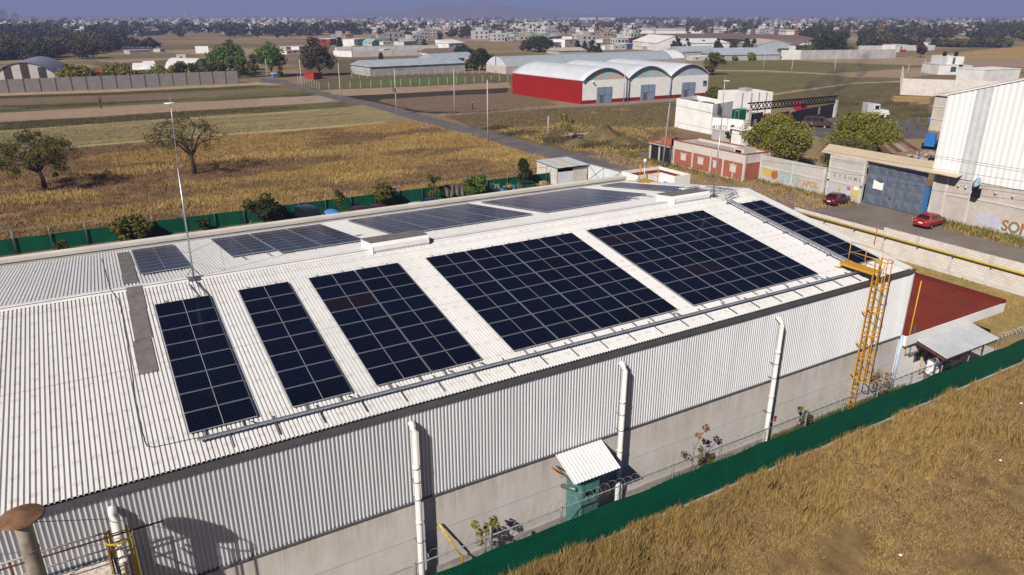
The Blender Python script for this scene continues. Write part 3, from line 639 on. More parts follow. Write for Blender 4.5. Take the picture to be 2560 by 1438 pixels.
def vnoise(x, y, s, seed=0, oct=3):
    """smooth value noise, 0..1"""
    out = 0; amp = 1; tot = 0
    for o in range(oct):
        k = (seed, o); G_ = _G.setdefault(k, np.random.default_rng(seed*17+o).random((257, 257))); u, v = x/s*2**o+31.7*o, y/s*2**o+11.3*o
        iu, iv = np.floor(u).astype(int), np.floor(v).astype(int); fu, fv = u-iu, v-iv; fu = fu*fu*(3-2*fu); fv = fv*fv*(3-2*fv); a = lambda p, q: G_[(iu+p) % 257, (iv+q) % 257]
        out = out+amp*((a(0, 0)*(1-fu)+a(1, 0)*fu)*(1-fv)+(a(0, 1)*(1-fu)+a(1, 1)*fu)*fv); tot += amp; amp *= .55
    return out/tot
def fieldnoise(x, y, s, ph=0.): return (vnoise(x, y, s*2.2, int(ph*10)+3)-.5)*2.6
# clumps thickest some way out from the fence on the left, thinning to matted straw and bare soil
n = 6500; x = g.uniform(6.5, 64, n); y = FY-.22-g.uniform(0, 1, n)**1.1*np.clip((x-5)*.42, 1., 11.5); dist = FY-y
f = .6*vnoise(x, y, .9, 5, 2)+.4*vnoise(x, y, 3.2, 6, 2); dens = np.clip(1.15-dist*.10-(x-12)*.012, .12, 1)*np.clip(.55+dist*1.2, .55, 1); k = f > .86-.56*dens
h = np.clip(.30+1.5*(f-.45)+.28*dens-(x-12)*.004, .2, 1.15)*np.clip(.6+dist*.5, .6, 1)
tufts('dry_grass', 'tall straw coloured grass clumps growing outside the green fence', 'grass', np.stack([x, y, 0*x], 1)[k], h[k], 48, .016, GRASSB, .10, .5, 2)
n = 17000; x = g.uniform(7, 68, n); y = FY-.2-g.uniform(0, 1, n)*np.clip((x-5)*.42, 1., 12.5); f = vnoise(x, y, 1.8, 9); k = f > .30
tufts('matted_straw', 'short matted straw lying between the grass clumps', 'grass', np.stack([x, y, 0*x+.01], 1)[k], (.05+.22*f*g.random(n))[k], 16, .019, mat('matted_blades', (.35, .225, .078), (.22, .138, .046), .5, .9, coord='World', rand=('island', (.42, .30, .125))), .20, 1.6, 4)
n = 3000; x = g.uniform(9, 66, n); y = FY-.6-g.uniform(0, 1, n)*np.clip((x-5)*.42, 1., 11.5); k = vnoise(x, y, 3., 21) > .52
tufts('dry_weeds', 'short brown weeds between the straw grass clumps', 'weeds', np.stack([x, y, 0*x], 1)[k], g.uniform(.06, .22, n)[k], 10, .022, WEEDB, .18, 1.1, 5)
n = 5200; x = np.concatenate([g.uniform(28.0, 39.5, 4800), g.uniform(20, 30, 400)]); y = g.uniform(FY+.15, -10.8, n)
tufts('green_grass', 'green grass in the strip between the warehouse wall and fence', 'grass', np.stack([x, y, 0*x], 1), g.uniform(.12, .6, n), 11, .026, GREENB, .13, .6, 5)
m = M(); m.quad((29.2, FY, .007), (39.4, FY, .007), (39.4, -10.7, .007), (29.2, -10.7, .007)); tag(m.build('grass_strip', mat('grass_strip_soil', (.22, .19, .06), (.15, .14, .04), 1.5, .95, coord='World')), kind='structure')
m = M(); m.add([(-8, FY-.1, .006), (-8, -40, .006), (120, -40, .006), (120, FY-.1, .006)], [(0, 1, 2, 3)]); tag(m.build('grass_field', mat('straw_soil', (.25, .165, .075), (.135, .088, .040), .9, .95, 0, .8, coord='World', bd=.06, detail=11, lo=.38, hi=.62)), kind='structure')
# a few bits of litter
for k in range(3):
    px, py = ((2250, 1392), (2552, 1012), (2500, 1155))[k]; x, y, _ = at(px, py)
    m = M(); m.hexa([(x-.07, y-.05, .08), (x+.06, y-.06, .09), (x+.07, y+.04, .08), (x-.06, y+.06, .1), (x-.04, y-.03, .14), (x+.03, y-.03, .16), (x+.04, y+.02, .13), (x-.03, y+.03, .15)]); tag(m.build('litter', WHITE), 'crumpled white litter lying in the front dry grass', 'litter', 'litter in the front grass')
# ------------------------------------------------------------------ survey helper: height of something over its base
def height(px, py, base):
    d = FW + (px-1280)/FPX*RT + (719-py)/FPX*UP
    hb = math.hypot(base[0]-CAM[0], base[1]-CAM[1]); t = hb/math.hypot(d[0], d[1]); return CAM[2]+t*d[2]

# ------------------------------------------------------------------ trees and bushes
TREEC = {}
def crown_pts(shape, r, npuff, h, w, h0):
    P = []; Q = []
    for k in range(npuff):
        u = r.random(); a = r.uniform(0, 6.283)
        if shape == 'cone': z = h0+(h-h0)*(u**1.4); rad = w/2*(1-(z-h0)/(h-h0))*r.uniform(.4, 1)+.05; pr = w*.16*(1.25-(z-h0)/(h-h0))
        elif shape == 'column': z = h0+(h-h0)*u; rad = w/2*math.sin(math.pi*min(.97, .12+.85*u))*r.uniform(.2, .75); pr = w*.26
        elif shape == 'multi': z = h0+(h-h0)*u; rad = w/2*(.35+.65*math.sin(math.pi*(.15+.7*u)))*r.uniform(.1, .95); pr = w*.15*r.uniform(.7, 1.3)
        else:
            th = math.acos(1-1.75*u); rr = r.uniform(.5, .95); z = h0+(h-h0)*(.45+.5*math.cos(th)*rr); rad = w/2*math.sin(th)*rr; pr = w*.17*r.uniform(.7, 1.35)
        P.append((rad*math.cos(a), rad*math.sin(a), z)); Q.append(pr)
    return P, Q
def tree(name, label, x, y, h, w, lf='olive', shape='round', puffs=24, n=60, size=.25, trunk=.3, group=None, seed=None, rz=None, tr=None, cat=None):
    """trunk with limbs reaching into leaf clumps; same recipe shares its mesh"""
    key = (lf, shape, puffs, n, size, trunk, seed if seed is not None else int(x*7+y*3) % 5, round(h/w, 1))
    import zlib; r = random.Random(zlib.crc32(repr(key[2:]).encode()))
    rz = rz if rz is not None else random.Random(int(x*13+y*7)).uniform(0, 6.28)
    s = h
    if key not in TREEC:
        W_ = w/h; P, Q = crown_pts(shape, r, puffs, 1., W_, trunk)
        m = M(); tb = tr or .028*min(1.6, max(.6, W_))
        m.tube([(0, 0, -.02), (.01, .005, trunk*.5), (.0, .01, trunk), (.01, 0, trunk+(1-trunk)*.6)], [tb*1.25, tb, tb*.85, tb*.25], 7)
        for p in P[::max(1, len(P)//9)]: m.tube([(0, .005, trunk*r.uniform(.7, 1.15)), (p[0]*.5, p[1]*.5, (trunk+p[2])*.55), p], [tb*.5, tb*.3, tb*.1], 5)
        TREEC[key] = (m.mesh('tree_trunk', BARK), fastmesh('tree_crown', leaves(P, n, Q, size/h, r, .85).V, np.arange(len(P)*n*4).reshape(-1, 4), LEAF[lf]))
    tm, cm_ = TREEC[key]
    t = thing(name, label, cat or ('bush' if 'bush' in name else 'tree'), (x, y, 0), rz, group); t.scale = (s, s, s)
    mobj('trunk', tm, t); mobj('crown', cm_, t); return t

# ------------------------------------------------------------------ rear yard
bf = thing('fence', 'dark green screened fence with steel posts at the rear yard', 'fence', (20, 48.6, 0))
for k in range(24):
    x = -18.3+k*3.03
    if x > 51.5: break
    m = M(); m.T = L(bf.location); m.tube([(x, 48.5, 0), (x, 48.5, 2.45)], .05, 7); m.build('post', STEEL, bf)
m = M(); m.T = L(bf.location); m.tube([(-24, 48.5, 2.4), (52, 48.5, 2.4)], .022, 6); m.build('top_rail', STEEL, bf)
m = M(); m.T = L(bf.location); n = 75; vs = []
for i in range(n+1):
    x = -24+76*i/n
    for z in (.0, .8, 1.55): vs.append((x, 48.62+.04*math.sin(x*2.07), z))
m.add(vs, [(i*3+j, i*3+3+j, i*3+4+j, i*3+1+j) for i in range(n) for j in range(2)]); m.build('screen', GMESH2, bf)
m = M(); m.T = L(bf.location); m.box(29.2, 48.4, 1.75, 29.65, 48.43, 2.2); m.build('sign_plate', WHITE, bf)
m = M(); m.add([(-24, 15.9, .005), (58, 15.9, .005), (58, 48.6, .005), (-24, 48.6, .005)], [(0, 1, 2, 3)]); tag(m.build('yard', mat('yard_soil', (.21, .16, .085), (.12, .095, .05), .5, .95, 0, .3, coord='World')), kind='structure')
for a in (('bush', 'broad dark bush in front of the rear green fence at far left', 1.0, 47.0, 2.9, 3.4, 'olive', 'round', 26, 120, .16, .1), ('bush', 'tiny low bush beside the leftmost fence posts', -5.4, 47.3, 1.2, 1.3, 'olive', 'round', 12, 70, .12, .1),
        ('bush', 'small upright bush between the lightning rod and big dark bush', 7.6, 47.3, 1.9, 1.4, 'dark', 'round', 12, 80, .13, .1), ('bush', 'tall bulky dark bush left of the dark van', 13.9, 46.8, 3.6, 3.9, 'dark', 'round', 30, 130, .17, .08),
        ('young_tree', 'slim young tree behind the dark van', 22.3, 47.0, 3.0, 1.2, 'olive', 'column', 10, 70, .13, .35), ('young_tree', 'bushy young tree behind the maroon cars', 27.8, 47.2, 3.5, 2.5, 'olive', 'round', 22, 100, .15, .25),
        ('young_tree', 'open crowned young tree left of the hanging tarp', 34.2, 47.0, 3.8, 2.1, 'olive', 'multi', 16, 60, .15, .3), ('bush', 'round bright green bush by the hanging tarp', 39.8, 46.9, 2.9, 3.1, 'bright', 'round', 26, 110, .15, .1),
        ('conifer', 'small dark cone shaped conifer beside the pallets', 46.9, 47.0, 4.0, 2.1, 'dark', 'column', 18, 120, .14, .1)): tree(*a)

# ------------------------------------------------------------------ vehicles
def car(name, label, x, y, rz, paintm, kind='hatch', cat='car', group=None, scale=1.):
    t = thing(name, label, cat, (x, y, 0), rz, group); t.scale = (scale,)*3
    if kind == 'van':
        S = [(-2.3, .5, 1.0, 1.1, .86, .84), (-2.25, .4, 1.05, 1.85, .9, .78), (-1.2, .35, 1.05, 1.98, .92, .80), (.6, .35, 1.05, 1.98, .92, .80), (1.05, .35, 1.05, 1.88, .92, .78), (1.75, .35, 1.05, 1.12, .92, .82), (2.2, .38, .95, .98, .88, .8), (2.35, .5, .7, .72, .8, .74)]
        ws, rw, sw, wx = (4, 5), (1, 0), [(-2.0, -1.0), (-.85, .35), (.45, 1.2)], (-1.45, 1.45)
    elif kind == 'pickup':
        S = [(-2.6, .5, .95, .97, .86, .84), (-2.5, .45, .98, 1.0, .9, .86), (-.95, .4, .98, 1.0, .9, .86), (-.9, .4, 1., 1.0, .9, .84), (-.75, .4, 1., 1.62, .9, .7), (.35, .38, 1., 1.64, .9, .7), (.95, .38, 1., 1.06, .9, .82), (2.0, .38, .95, .98, .88, .8), (2.3, .5, .7, .72, .82, .76)]
        ws, rw, sw, wx = (5, 6), (4, 3), [(-.62, -.05), (.05, .62)], (-1.6, 1.5)
    else:
        S = [(-1.95, .42, .70, .72, .74, .70), (-1.9, .32, .88, .92, .80, .74), (-1.72, .28, .92, 1.02, .82, .70), (-1.25, .26, .92, 1.38, .83, .60), (-.35, .26, .91, 1.45, .84, .60), (.25, .26, .90, 1.40, .84, .60), (1.0, .26, .88, .94, .83, .70), (1.65, .28, .76, .80, .80, .66), (1.95, .36, .58, .60, .70, .60)]
        ws, rw, sw, wx = (5, 6), (3, 2), [(-1.2, -.5), (-.42, .55)], (-1.2, 1.22)
    m = M(); vs = []
    for (sx, zb_, zl, zr, hw, ht) in S:
        half = [(hw*.86, zb_), (hw*.98, zb_+.10), (hw, (zb_+zl)/2), (hw*.965, zl), (ht, max(zr-.035, zl+.01)), (ht*.86, zr), (0, zr+.012)]
        vs += [(sx, -a, b) for a, b in half]+[(sx, a, b) for a, b in half[-2::-1]]
    k = 13; fs = [(i*k+j, i*k+k+j, i*k+k+j+1, i*k+j+1) for i in range(len(S)-1) for j in range(k-1)]
    fs += [(i*k+k-1, i*k+2*k-1, i*k+k, i*k) for i in range(len(S)-1)]+[tuple(range(k)), tuple(range(len(S)*k-1, (len(S)-1)*k-1, -1))]
    m.smooth = True; m.add(vs, fs); body = m.build('body', paintm, t)
    md = body.modifiers.new('e', 'EDGE_SPLIT'); md.split_angle = R(38)
    def sec(xx):
        for a, b in zip(S, S[1:]):
            if a[0] <= xx <= b[0]: f = (xx-a[0])/max(1e-6, b[0]-a[0]); return [p*(1-f)+q*f for p, q in zip(a, b)]
        return list(S[0])
    for nm, (i, j) in (('windscreen', ws), ('rear_window', rw)):
        a, b = S[i], S[j]; s_ = 1 if b[0] > a[0] else -1; P = []
        for f, w_ in ((.12, .9), (.9, .95)):
            xx = a[0]*(1-f)+b[0]*f; zr = a[3]*(1-f)+b[3]*f; ht = (a[5]*(1-f)+b[5]*f)*w_*.95
            P.append([(xx+s_*.015, -ht, zr+.022), (xx+s_*.015, ht, zr+.022)])
        m = M(); q = [P[0][0], P[0][1], P[1][1], P[1][0]]; m.hexa([(c[0]-s_*.03, c[1], c[2]-.02) for c in q]+q); m.build(nm, GLASSD, t)
    for s_ in (-1, 1):
        for xa, xb in sw:
            P = []
            for xx in (xa, xb):
                q = sec(xx)
                for f in (.12, .86): P.append((xx, s_*(q[4]*.965*(1-f)+q[5]*f+.012), q[2]*(1-f)+q[3]*f))
            q = [P[0], P[2], P[3], P[1]]; m = M(); m.hexa([(c[0], c[1]-s_*.03, c[2]) for c in q]+q); m.build('side_window', GLASSD, t)
        for xx in wx:
            hw = sec(xx)[4]; rr = .31 if kind == 'hatch' else .35
            m = M(); m.smooth = True; n = 20
            prof = [(.16, rr*.62), (.17, rr*.95), (.14, rr), (-.05, rr), (-.08, rr*.9)]
            vs = [(xx+b*math.cos(2*math.pi*q/n), s_*(hw-.15+a), rr+b*math.sin(2*math.pi*q/n)) for a, b in prof for q in range(n)]
            m.add(vs, [(i*n+q, i*n+(q+1) % n, (i+1)*n+(q+1) % n, (i+1)*n+q) for i in range(4) for q in range(n)]); wl = m.build('wheel', TYRE, t)
            m = M(); vs = [(xx+b*math.cos(2*math.pi*q/10), s_*(hw-.15+a), rr+b*math.sin(2*math.pi*q/10)) for a, b in ((.165, rr*.64), (.15, rr*.5), (.155, .05)) for q in range(10)]
            m.add(vs, [(i*10+q, i*10+(q+1) % 10, i*10+10+(q+1) % 10, i*10+10+q) for i in range(2) for q in range(10)]+[tuple(range(20, 30))]); m.build('rim', RIM, wl)
        xe, xf = S[0][0], S[-1][0]
        m = M(); m.box(xe+.0, s_*.52-.14, .74, xe+.12, s_*.52+.14, .90); m.build('tail_light', mat('tail_lamp', (.30, .02, .02), (.5, .2, .15), 9, .25), t)
        m = M(); m.box(xf-.16, s_*.5-.16, .56, xf-.02, s_*.5+.16, .68); m.build('headlight', mat('head_lamp', (.6, .6, .62), None, 3, .15), t)
        m = M(); m.box(.78, s_*(S[5][4]+.0)-.08+s_*.06, .93, .90, s_*(S[5][4]+.0)+.08+s_*.06, 1.05); m.build('mirror', paintm, t)
    m = M(); m.box(S[0][0]-.05, -.68, .36, S[0][0]+.02, .68, .56); m.build('rear_bumper', paintm, t)
    m = M(); m.box(S[0][0]-.065, -.22, .60, S[0][0]+.01, .22, .70); m.build('number_plate', WHITE, t)
    return t
MAROON = paint('maroon_paint', (.085, .008, .018)); RED = paint('red_paint', (.30, .012, .018)); NAVY = paint('black_blue_paint', (.012, .014, .022)); WHT = paint('white_car_paint', (.72, .72, .72)); CARBLUE = mat('blue_tarpaulin', (.07, .25, .58), (.05, .19, .48), 1.5, .6)
x, y, _ = at(772, 522, 1.9); car('van', 'black van parked nose in behind the warehouse parapet', x, y, R(-84), NAVY, 'van', 'van')
x, y, _ = at(905, 519, 1.4); car('parked_car', 'left of two maroon cars whose roofs show above the parapet', x, y, R(-82), MAROON, group='cars in the rear yard')
x, y, _ = at(952, 514, 1.4); car('parked_car', 'right of two maroon cars beside the bushy young tree', x, y, R(-82), MAROON, group='cars in the rear yard')
x, y, _ = at(1036, 506, 1.4); car('parked_car', 'white car whose roof peeks over the parapet', x, y, R(100), WHT, group='cars in the rear yard')
x, y, _ = at(1085, 500, 1.35); car('parked_car', 'dark car hidden behind the parapet near the hanging tarp', x, y, R(-80), NAVY, group='cars in the rear yard')
x, y, _ = at(830, 530, 1.3)
m = M(); m.smooth = True; n = 20; vs = []; rows = 9
for j in range(rows+1):
    f = j/rows; z = 1.45*math.sin(f*math.pi/2)**.8; rr = math.cos(f*math.pi/2)**.55
    for k in range(n): a = 2*math.pi*k/n; vs.append((1.0*rr*math.cos(a)*(1+.05*math.sin(5*a)), 1.9*rr*math.sin(a)*(1+.04*math.cos(7*a)), z+.03))
m.add(vs, [(j*n+k, j*n+(k+1) % n, j*n+n+(k+1) % n, j*n+n+k) for j in range(rows) for k in range(n)])
o = m.build('covered_car', CARBLUE); o.location = (x, y, 0); tag(o, 'car wrapped in a domed light blue tarpaulin next to the black van', 'covered car')
x, y, _ = at(2090, 512); car('parked_car', 'small maroon hatchback parked by the graffiti wall', x+.4, y+.2, R(8), MAROON, scale=1.0)
x, y, _ = at(2322, 567); car('parked_car', 'bright red hatchback parked near the blue gate post', x+.4, y+.2, R(4), RED, scale=1.04)

# hanging tarp, barrels, bin, pallets, scrap
x, y, _ = at(1145, 486, .6); t = thing('tarp', 'ragged grey tarp hung over a frame before the green fence', 'tarp', (x, y, 0))
m = M(); vs = []; nn = 26
for i in range(nn+1):
    xx = -1.9+3.8*i/nn; bot = .35+.25*math.sin(i*.9)+.7*max(0, 1-abs(i-11)/3.)
    for j in range(7): f = j/6; vs.append((xx, .12*math.sin(i*1.3)*f+.10*f, 1.95*(1-f)+bot*f+.06*math.sin(i*.25)*(1-f)))
m.add(vs, [(i*7+j, i*7+7+j, i*7+8+j, i*7+1+j) for i in range(nn) for j in range(6)]); m.build('cloth', mat('grey_cloth', (.18, .16, .13), (.12, .105, .085), 1.5, .95), t)
m = M(); m.tube([(-1.9, .03, 0), (-1.9, .03, 1.95), (1.9, .03, 1.95), (1.9, .03, 0)], .04, 6); m.build('frame', RUST, t)
GB = mat('green_bin', (.035, .14, .035), (.025, .10, .028), 3, .5); BB = mat('blue_drum', (.03, .16, .38), None, 3, .5)
x, y, _ = at(1317, 472, .6); t = thing('dumpster', 'open green wheeled dumpster among the scrap', 'dumpster', (x, y, 0), R(-5))
m = M(); m.hexa([(-.75, -.5, .15), (.75, -.5, .15), (.75, .5, .15), (-.75, .5, .15), (-.95, -.62, 1.2), (.95, -.62, 1.2), (.95, .62, 1.35), (-.95, .62, 1.35)]); m.build('bin', GB, t)
m = M(); m.box(-.9, -.52, 1.36, .9, .55, 1.37); m.build('inside', BLACK, t)  # black sheet across the bin top imitates its shaded hollow
m = M(); [m.bar(a, b, .08) for a, b in (((-1, -.66, 1.22), (1, -.66, 1.22)), ((-1, .64, 1.38), (1, .64, 1.38)), ((-1, -.66, 1.22), (-1, .64, 1.38)), ((1, -.66, 1.22), (1, .64, 1.38)))]; m.build('rim', GB, t)
for k, (px, py, lb) in enumerate(((1256, 479, 'squat blue drum beside the wire frames'), (1284, 470, 'upright blue drum in the scrap row'), (1335, 452, 'turquoise drum behind the green dumpster'))):
    x, y, _ = at(px, py, .5); m = M(); m.smooth = True; m.lathe([(.29, 0), (.31, .3), (.29, .32), (.31, .62), (.29, .85), (.24, .88), (0, .88)], n=18); o = m.build('drum', BB); o.location = (x, y, 0); tag(o, lb, 'drum', 'drums in the rear yard')
WOOD = mat('pallet_wood', (.36, .24, .11), (.24, .15, .07), 2, .85)
for k in range(7):
    x, y, _ = at(1357, 474, 0); x += [0, .05, -.05, .02, 1.3, 1.35, .3][k]; y += [0, .03, .05, -.04, .2, .24, .1][k]; z0 = [0, .15, .30, .45, 0, .15, .60][k]
    t = thing('pallet', ['bottom pallet of the taller wooden pallet stack', 'second pallet up in the taller wooden stack', 'third pallet up in the taller wooden stack', 'fourth pallet up in the taller wooden stack', 'bottom pallet of the shorter stack by the shed', 'upper pallet of the shorter stack by the shed', 'topmost pallet on the taller wooden stack'][k], 'pallet', (x, y, z0), rnd.uniform(-.15, .15), 'pallets by the white shed')
    m = M(); [m.box(-.6, -.5+i*.155, .11, .6, -.5+i*.155+.10, .135) for i in range(7)]; m.build('deck', WOOD, t)
    m = M(); [m.box(-.6+i*.55, -.5, 0, -.5+i*.55, .53, .108) for i in range(3)]; m.build('bearer', WOOD, t)
x, y, _ = at(1358, 462, .75); m = M(); m.box(-.4, -.35, 0, .4, .35, .45); m.box(-.42, -.37, .45, .42, -.02, .47); o = m.build('carton', mat('cardboard', (.42, .30, .18), (.33, .23, .13), 2, .9)); o.location = (x, y, .75); tag(o, 'brown carton sitting on the pallet stack', 'box')
t0 = at(1238, 474, .3); t = thing('scrap_tubing', 'tangle of bent chair frames beside the drums', 'scrap', t0[:2]+(0,))
m = M()
for k in range(7): a = rnd.uniform(0, 3); m.tube([(rnd.uniform(-.9, .5), rnd.uniform(-.4, .4), 0), (rnd.uniform(-.9, .5), rnd.uniform(-.4, .4), rnd.uniform(.6, 1.2)), (rnd.uniform(-.2, .9), rnd.uniform(-.4, .4), rnd.uniform(.5, 1.)), (rnd.uniform(.2, 1), rnd.uniform(-.4, .4), 0)], .025, 5)
m.build('tubes', RUSTW, t)
m = M()
for k in range(60):
    x, y, _ = at(rnd.uniform(1262, 1345), rnd.uniform(458, 482), .0); s_ = rnd.uniform(.1, .35); z = rnd.uniform(0, .7); m.hexa([(x+a*s_*rnd.uniform(.6, 1.3), y+b*s_*rnd.uniform(.6, 1.3), z+c*s_) for a, b, c in ((-1, -1, 0), (1, -1, 0), (1, 1, 0), (-1, 1, 0), (-1, -1, 1), (1, -1, 1), (1, 1, 1), (-1, 1, 1))])
tag(m.build('debris', mat('scrap_mix', (.16, .10, .06), (.07, .05, .045), .9, .9, coord='World', rand=('island', (.30, .22, .14)))), 'loose scrap heaped along the rear fence', 'debris', kind='stuff')
# shed
t = thing('shed', 'small white block shed with bluish sheet roof by the entrance gate', 'shed', (54.8, 49.8, 0))
def MT(): m = M(); m.T = L(t.location); return m
m = MT(); m.box(52.3, 47.35, 0, 52.45, 52.4, 2.35); m.box(54.95, 47.35, 0, 57.3, 47.5, 2.1); m.box(57.15, 47.5, 0, 57.3, 52.4, 2.4); m.box(52.45, 52.25, 0, 57.15, 52.4, 2.4); m.build('wall', BLOCK, t)
m = MT(); m.corr((52.45, 47.42, 0), (1, 0, 0), (0, 0, 1), (0, -1, 0), 2.5, 1.75, .14, .03); m.build('door', WBLUE, t)
m = MT(); m.box(52.45, 47.8, 1.75, 55, 47.85, 2.3); m.build('opening', BLACK, t)  # black sheet stands in for the shade inside the shed
m = MT(); m.corr((52.1, 47.0, 2.36), (1, 0, 0), (0, .999, .03), (0, -.03, .999), 5.4, 5.6, .15, .03); m.build('roof', mat('bluish_roof_sheet', (.50, .56, .64), (.42, .47, .54), 1, .4, .2), t)
for x in (53.3, 55.2): m = MT(); m.hexa([(x, 47.0, 2.40), (x+.75, 47.0, 2.40), (x+.75, 52.58, 2.57), (x, 52.58, 2.57), (x, 47.0, 2.42), (x+.75, 47.0, 2.42), (x+.75, 52.58, 2.59), (x, 52.58, 2.59)]); m.build('rooflight', mat('cream_rooflight', (.58, .50, .32), None, 2, .6), t)
t = thing('gate', 'white sheet steel sliding gate with diagonal bracing beside the shed', 'gate', (57.6, 44, 0))
m = MT(); m.hexa([(57.45, 47.3, .05), (57.85, 40.6, .05), (57.91, 40.6, .05), (57.51, 47.3, .05), (57.45, 47.3, 2.5), (57.85, 40.6, 2.5), (57.91, 40.6, 2.5), (57.51, 47.3, 2.5)]); m.build('sheet', mat('gate_white', (.66, .69, .73), (.56, .59, .63), .8, .5), t)
m = MT()
for a, b in (((57.43, 47.3, .1), (57.63, 44, 2.45)), ((57.43, 47.3, 2.45), (57.63, 44, .1)), ((57.63, 44, .1), (57.83, 40.6, 2.45)), ((57.43, 47.3, 2.47), (57.83, 40.6, 2.47)), ((57.63, 44, .1), (57.63, 44, 2.47))): m.bar(a, b, .06)
m.build('bracing', GALV, t)
# gatehouse
t = thing('gatehouse', 'low white gatehouse with a sunken dark red roof', 'gatehouse', (60, 36, 0))
m = MT(); m.prism([(56.7, 35.9), (60.4, 35.9), (60.4, 33.3), (63, 33.3), (63, 39.1), (56.7, 39.1)], 0, 2.55); m.build('wall', WHITE, t)
m = MT(); m.prism([(56.82, 36.02), (60.52, 36.02), (60.52, 33.42), (62.88, 33.42), (62.88, 38.98), (56.82, 38.98)], 2.551, 2.57); m.build('roof', REDROOF, t)
m = MT()
for a, b in (((56.7, 35.9), (60.52, 36.02)), ((60.4, 33.3), (60.52, 35.899)), ((60.521, 33.3), (63, 33.42)), ((62.88, 33.421), (63, 39.1)), ((56.7, 38.98), (62.879, 39.1)), ((56.7, 36.021), (56.82, 38.979))): m.box(a[0], a[1], 2.551, b[0], b[1], 2.95)
m.build('parapet', WHITE, t)
m = MT(); m.box(60.37, 34.0, 1.0, 60.39, 35.2, 2.0); m.box(57.5, 35.87, 1., 58.8, 35.89, 2.); m.build('window', GLASSD, t)
t = thing('lamp_post', 'short grey lamp post with a white globe beside the gatehouse', 'lamp post', (57.3, 37.6-2.2, 0))
m = M(); m.tube([(0, 0, 0), (0, 0, 4.6)], .06, 8); m.build('pole', GALV, t); m = M(); m.smooth = True; m.lathe([(.05, 4.6), (.17, 4.72), (.2, 4.88), (.15, 5.03), (0, 5.08)], n=14); m.build('globe', WHITE, t)
t = thing('roof_hatch_frame', 'amber yellow guard frame standing on the far roof edge', 'guard frame', (38.0, 12.3, zb(12.3)))
m = M()
for y_ in (-1.1, 1.1): m.tube([(0, y_, 0), (0, y_, 1.35)], .035, 6)
m.tube([(0, -1.1, 1.35), (0, 1.1, 1.35)], .035, 6); m.tube([(0, -1.1, .7), (0, 1.1, .7)], .03, 6); m.build('rails', YEL, t)
m = M(); m.box(-.5, -1.3, .05, .5, 1.0, .12); m.box(-.5, -1.9, .05, -.3, -1.3, .12); m.build('platform', YEL, t)
# ------------------------------------------------------------------ helpers for walls, text
def wall(name, label, p0, p1, h, mt, pil=0, cat='wall', th=.18, pilmat=None, h1=None, cap=None, group=None):
    """masonry wall from p0 to p1 as one thing; pil = pilaster spacing"""
    p0 = Vector((p0[0], p0[1], 0)); p1 = Vector((p1[0], p1[1], 0)); d = p1-p0; ln = d.length; h1 = h1 or h
    t = thing(name, label, cat, p0, math.atan2(d.y, d.x), group)
    m = M(); m.hexa([(0, -th/2, 0), (ln, -th/2, 0), (ln, th/2, 0), (0, th/2, 0), (0, -th/2, h), (ln, -th/2, h1), (ln, th/2, h1), (0, th/2, h)]); m.build('panel', mt, t)
    if pil:
        n = max(1, int(round(ln/pil)))
        for k in range(n+1):
            x = min(ln-.15, max(.15, ln*k/n)); hh = h+(h1-h)*k/n; m = M(); m.box(x-.14, -th/2-.05, 0, x+.14, th/2+.05, hh+.02); m.build('pilaster', pilmat or CONC2, t)
    if cap:
        m = M(); m.hexa([(0, -th/2-.04, h), (ln, -th/2-.04, h1), (ln, th/2+.04, h1), (0, th/2+.04, h), (0, -th/2-.04, h+.15), (ln, -th/2-.04, h1+.15), (ln, th/2+.04, h1+.15), (0, th/2+.04, h+.15)]); m.build('coping', cap, t)
    return t
def text(name, s, size, mt, parent, loc, rot, depth=.012, bold=0., sx=1., shear=0.):
    cu = bpy.data.curves.new(name, 'FONT'); cu.body = s; cu.size = size; cu.extrude = depth; cu.offset = bold; cu.align_x = 'CENTER'; cu.align_y = 'CENTER'; cu.shear = shear; cu.space_character = 1.0
    tmp = bpy.data.objects.new('tmp', cu); col.objects.link(tmp); bpy.context.view_layer.update()
    me = bpy.data.meshes.new_from_object(tmp.evaluated_get(bpy.context.evaluated_depsgraph_get())); bpy.data.objects.remove(tmp); me.materials.clear(); me.materials.append(mt)
    o = mobj(name, me, parent); o.location = loc; o.rotation_euler = rot; o.scale = (sx, 1, 1); return o
def P_(t): return L(t.location)

# ------------------------------------------------------------------ block wall with the yellow pipe
BX = 63.0
t = thing('boundary_wall', 'white block boundary wall with razor wire behind the yellow pipe', 'wall', (BX, -6, 0))
def MT(): m = M(); m.T = P_(t); return m
m = MT(); m.box(BX-.1, -24, .0, BX+.1, 6.8, 2.62); m.box(BX-.1, 6.802, 0, BX+.1, 17.2, 2.28); m.build('panel', BLOCK, t)
for y in [6.65-3.25*k for k in range(9)]+[16.9, 13.4, 10.0]: m = MT(); h = 2.64 if y < 6.8 else 2.3; m.box(BX-.14, y-.15, 0, BX+.14, y+.15, h); m.build('pilaster', CONC_L, t)
m = MT(); m.box(BX-.16, -24, 0, BX+.16, 17.2, .35); m.build('plinth', CONC_L, t)
for y in [3.4-3.25*k for k in range(8)]: m = MT(); m.tube([(BX, y, 2.6), (BX+.1, y, 3.15)], .03, 5); m.build('wire_post', STEEL, t)
m = MT(); pts = []
for i in range(1400): y = -24+41*i/1400; a = 2*math.pi*i/15.; pts.append((BX+.05+.2*math.cos(a), y, 2.88+.2*math.sin(a)-(.3 if y > 6.8 else 0)))
m.tube(pts, .010, 3, caps=False); m.build('razor_wire', MATS['razor_wire_steel'], t)
t = thing('gas_main', 'long yellow pipe mounted along the white block boundary wall', 'pipe', (BX-.35, -2, 1.85))
m = MT(); m.tube([(BX-.35, -24, 1.83), (BX-.35, 18.6, 1.98)], .085, 10); m.build('pipe', YEL2, t)
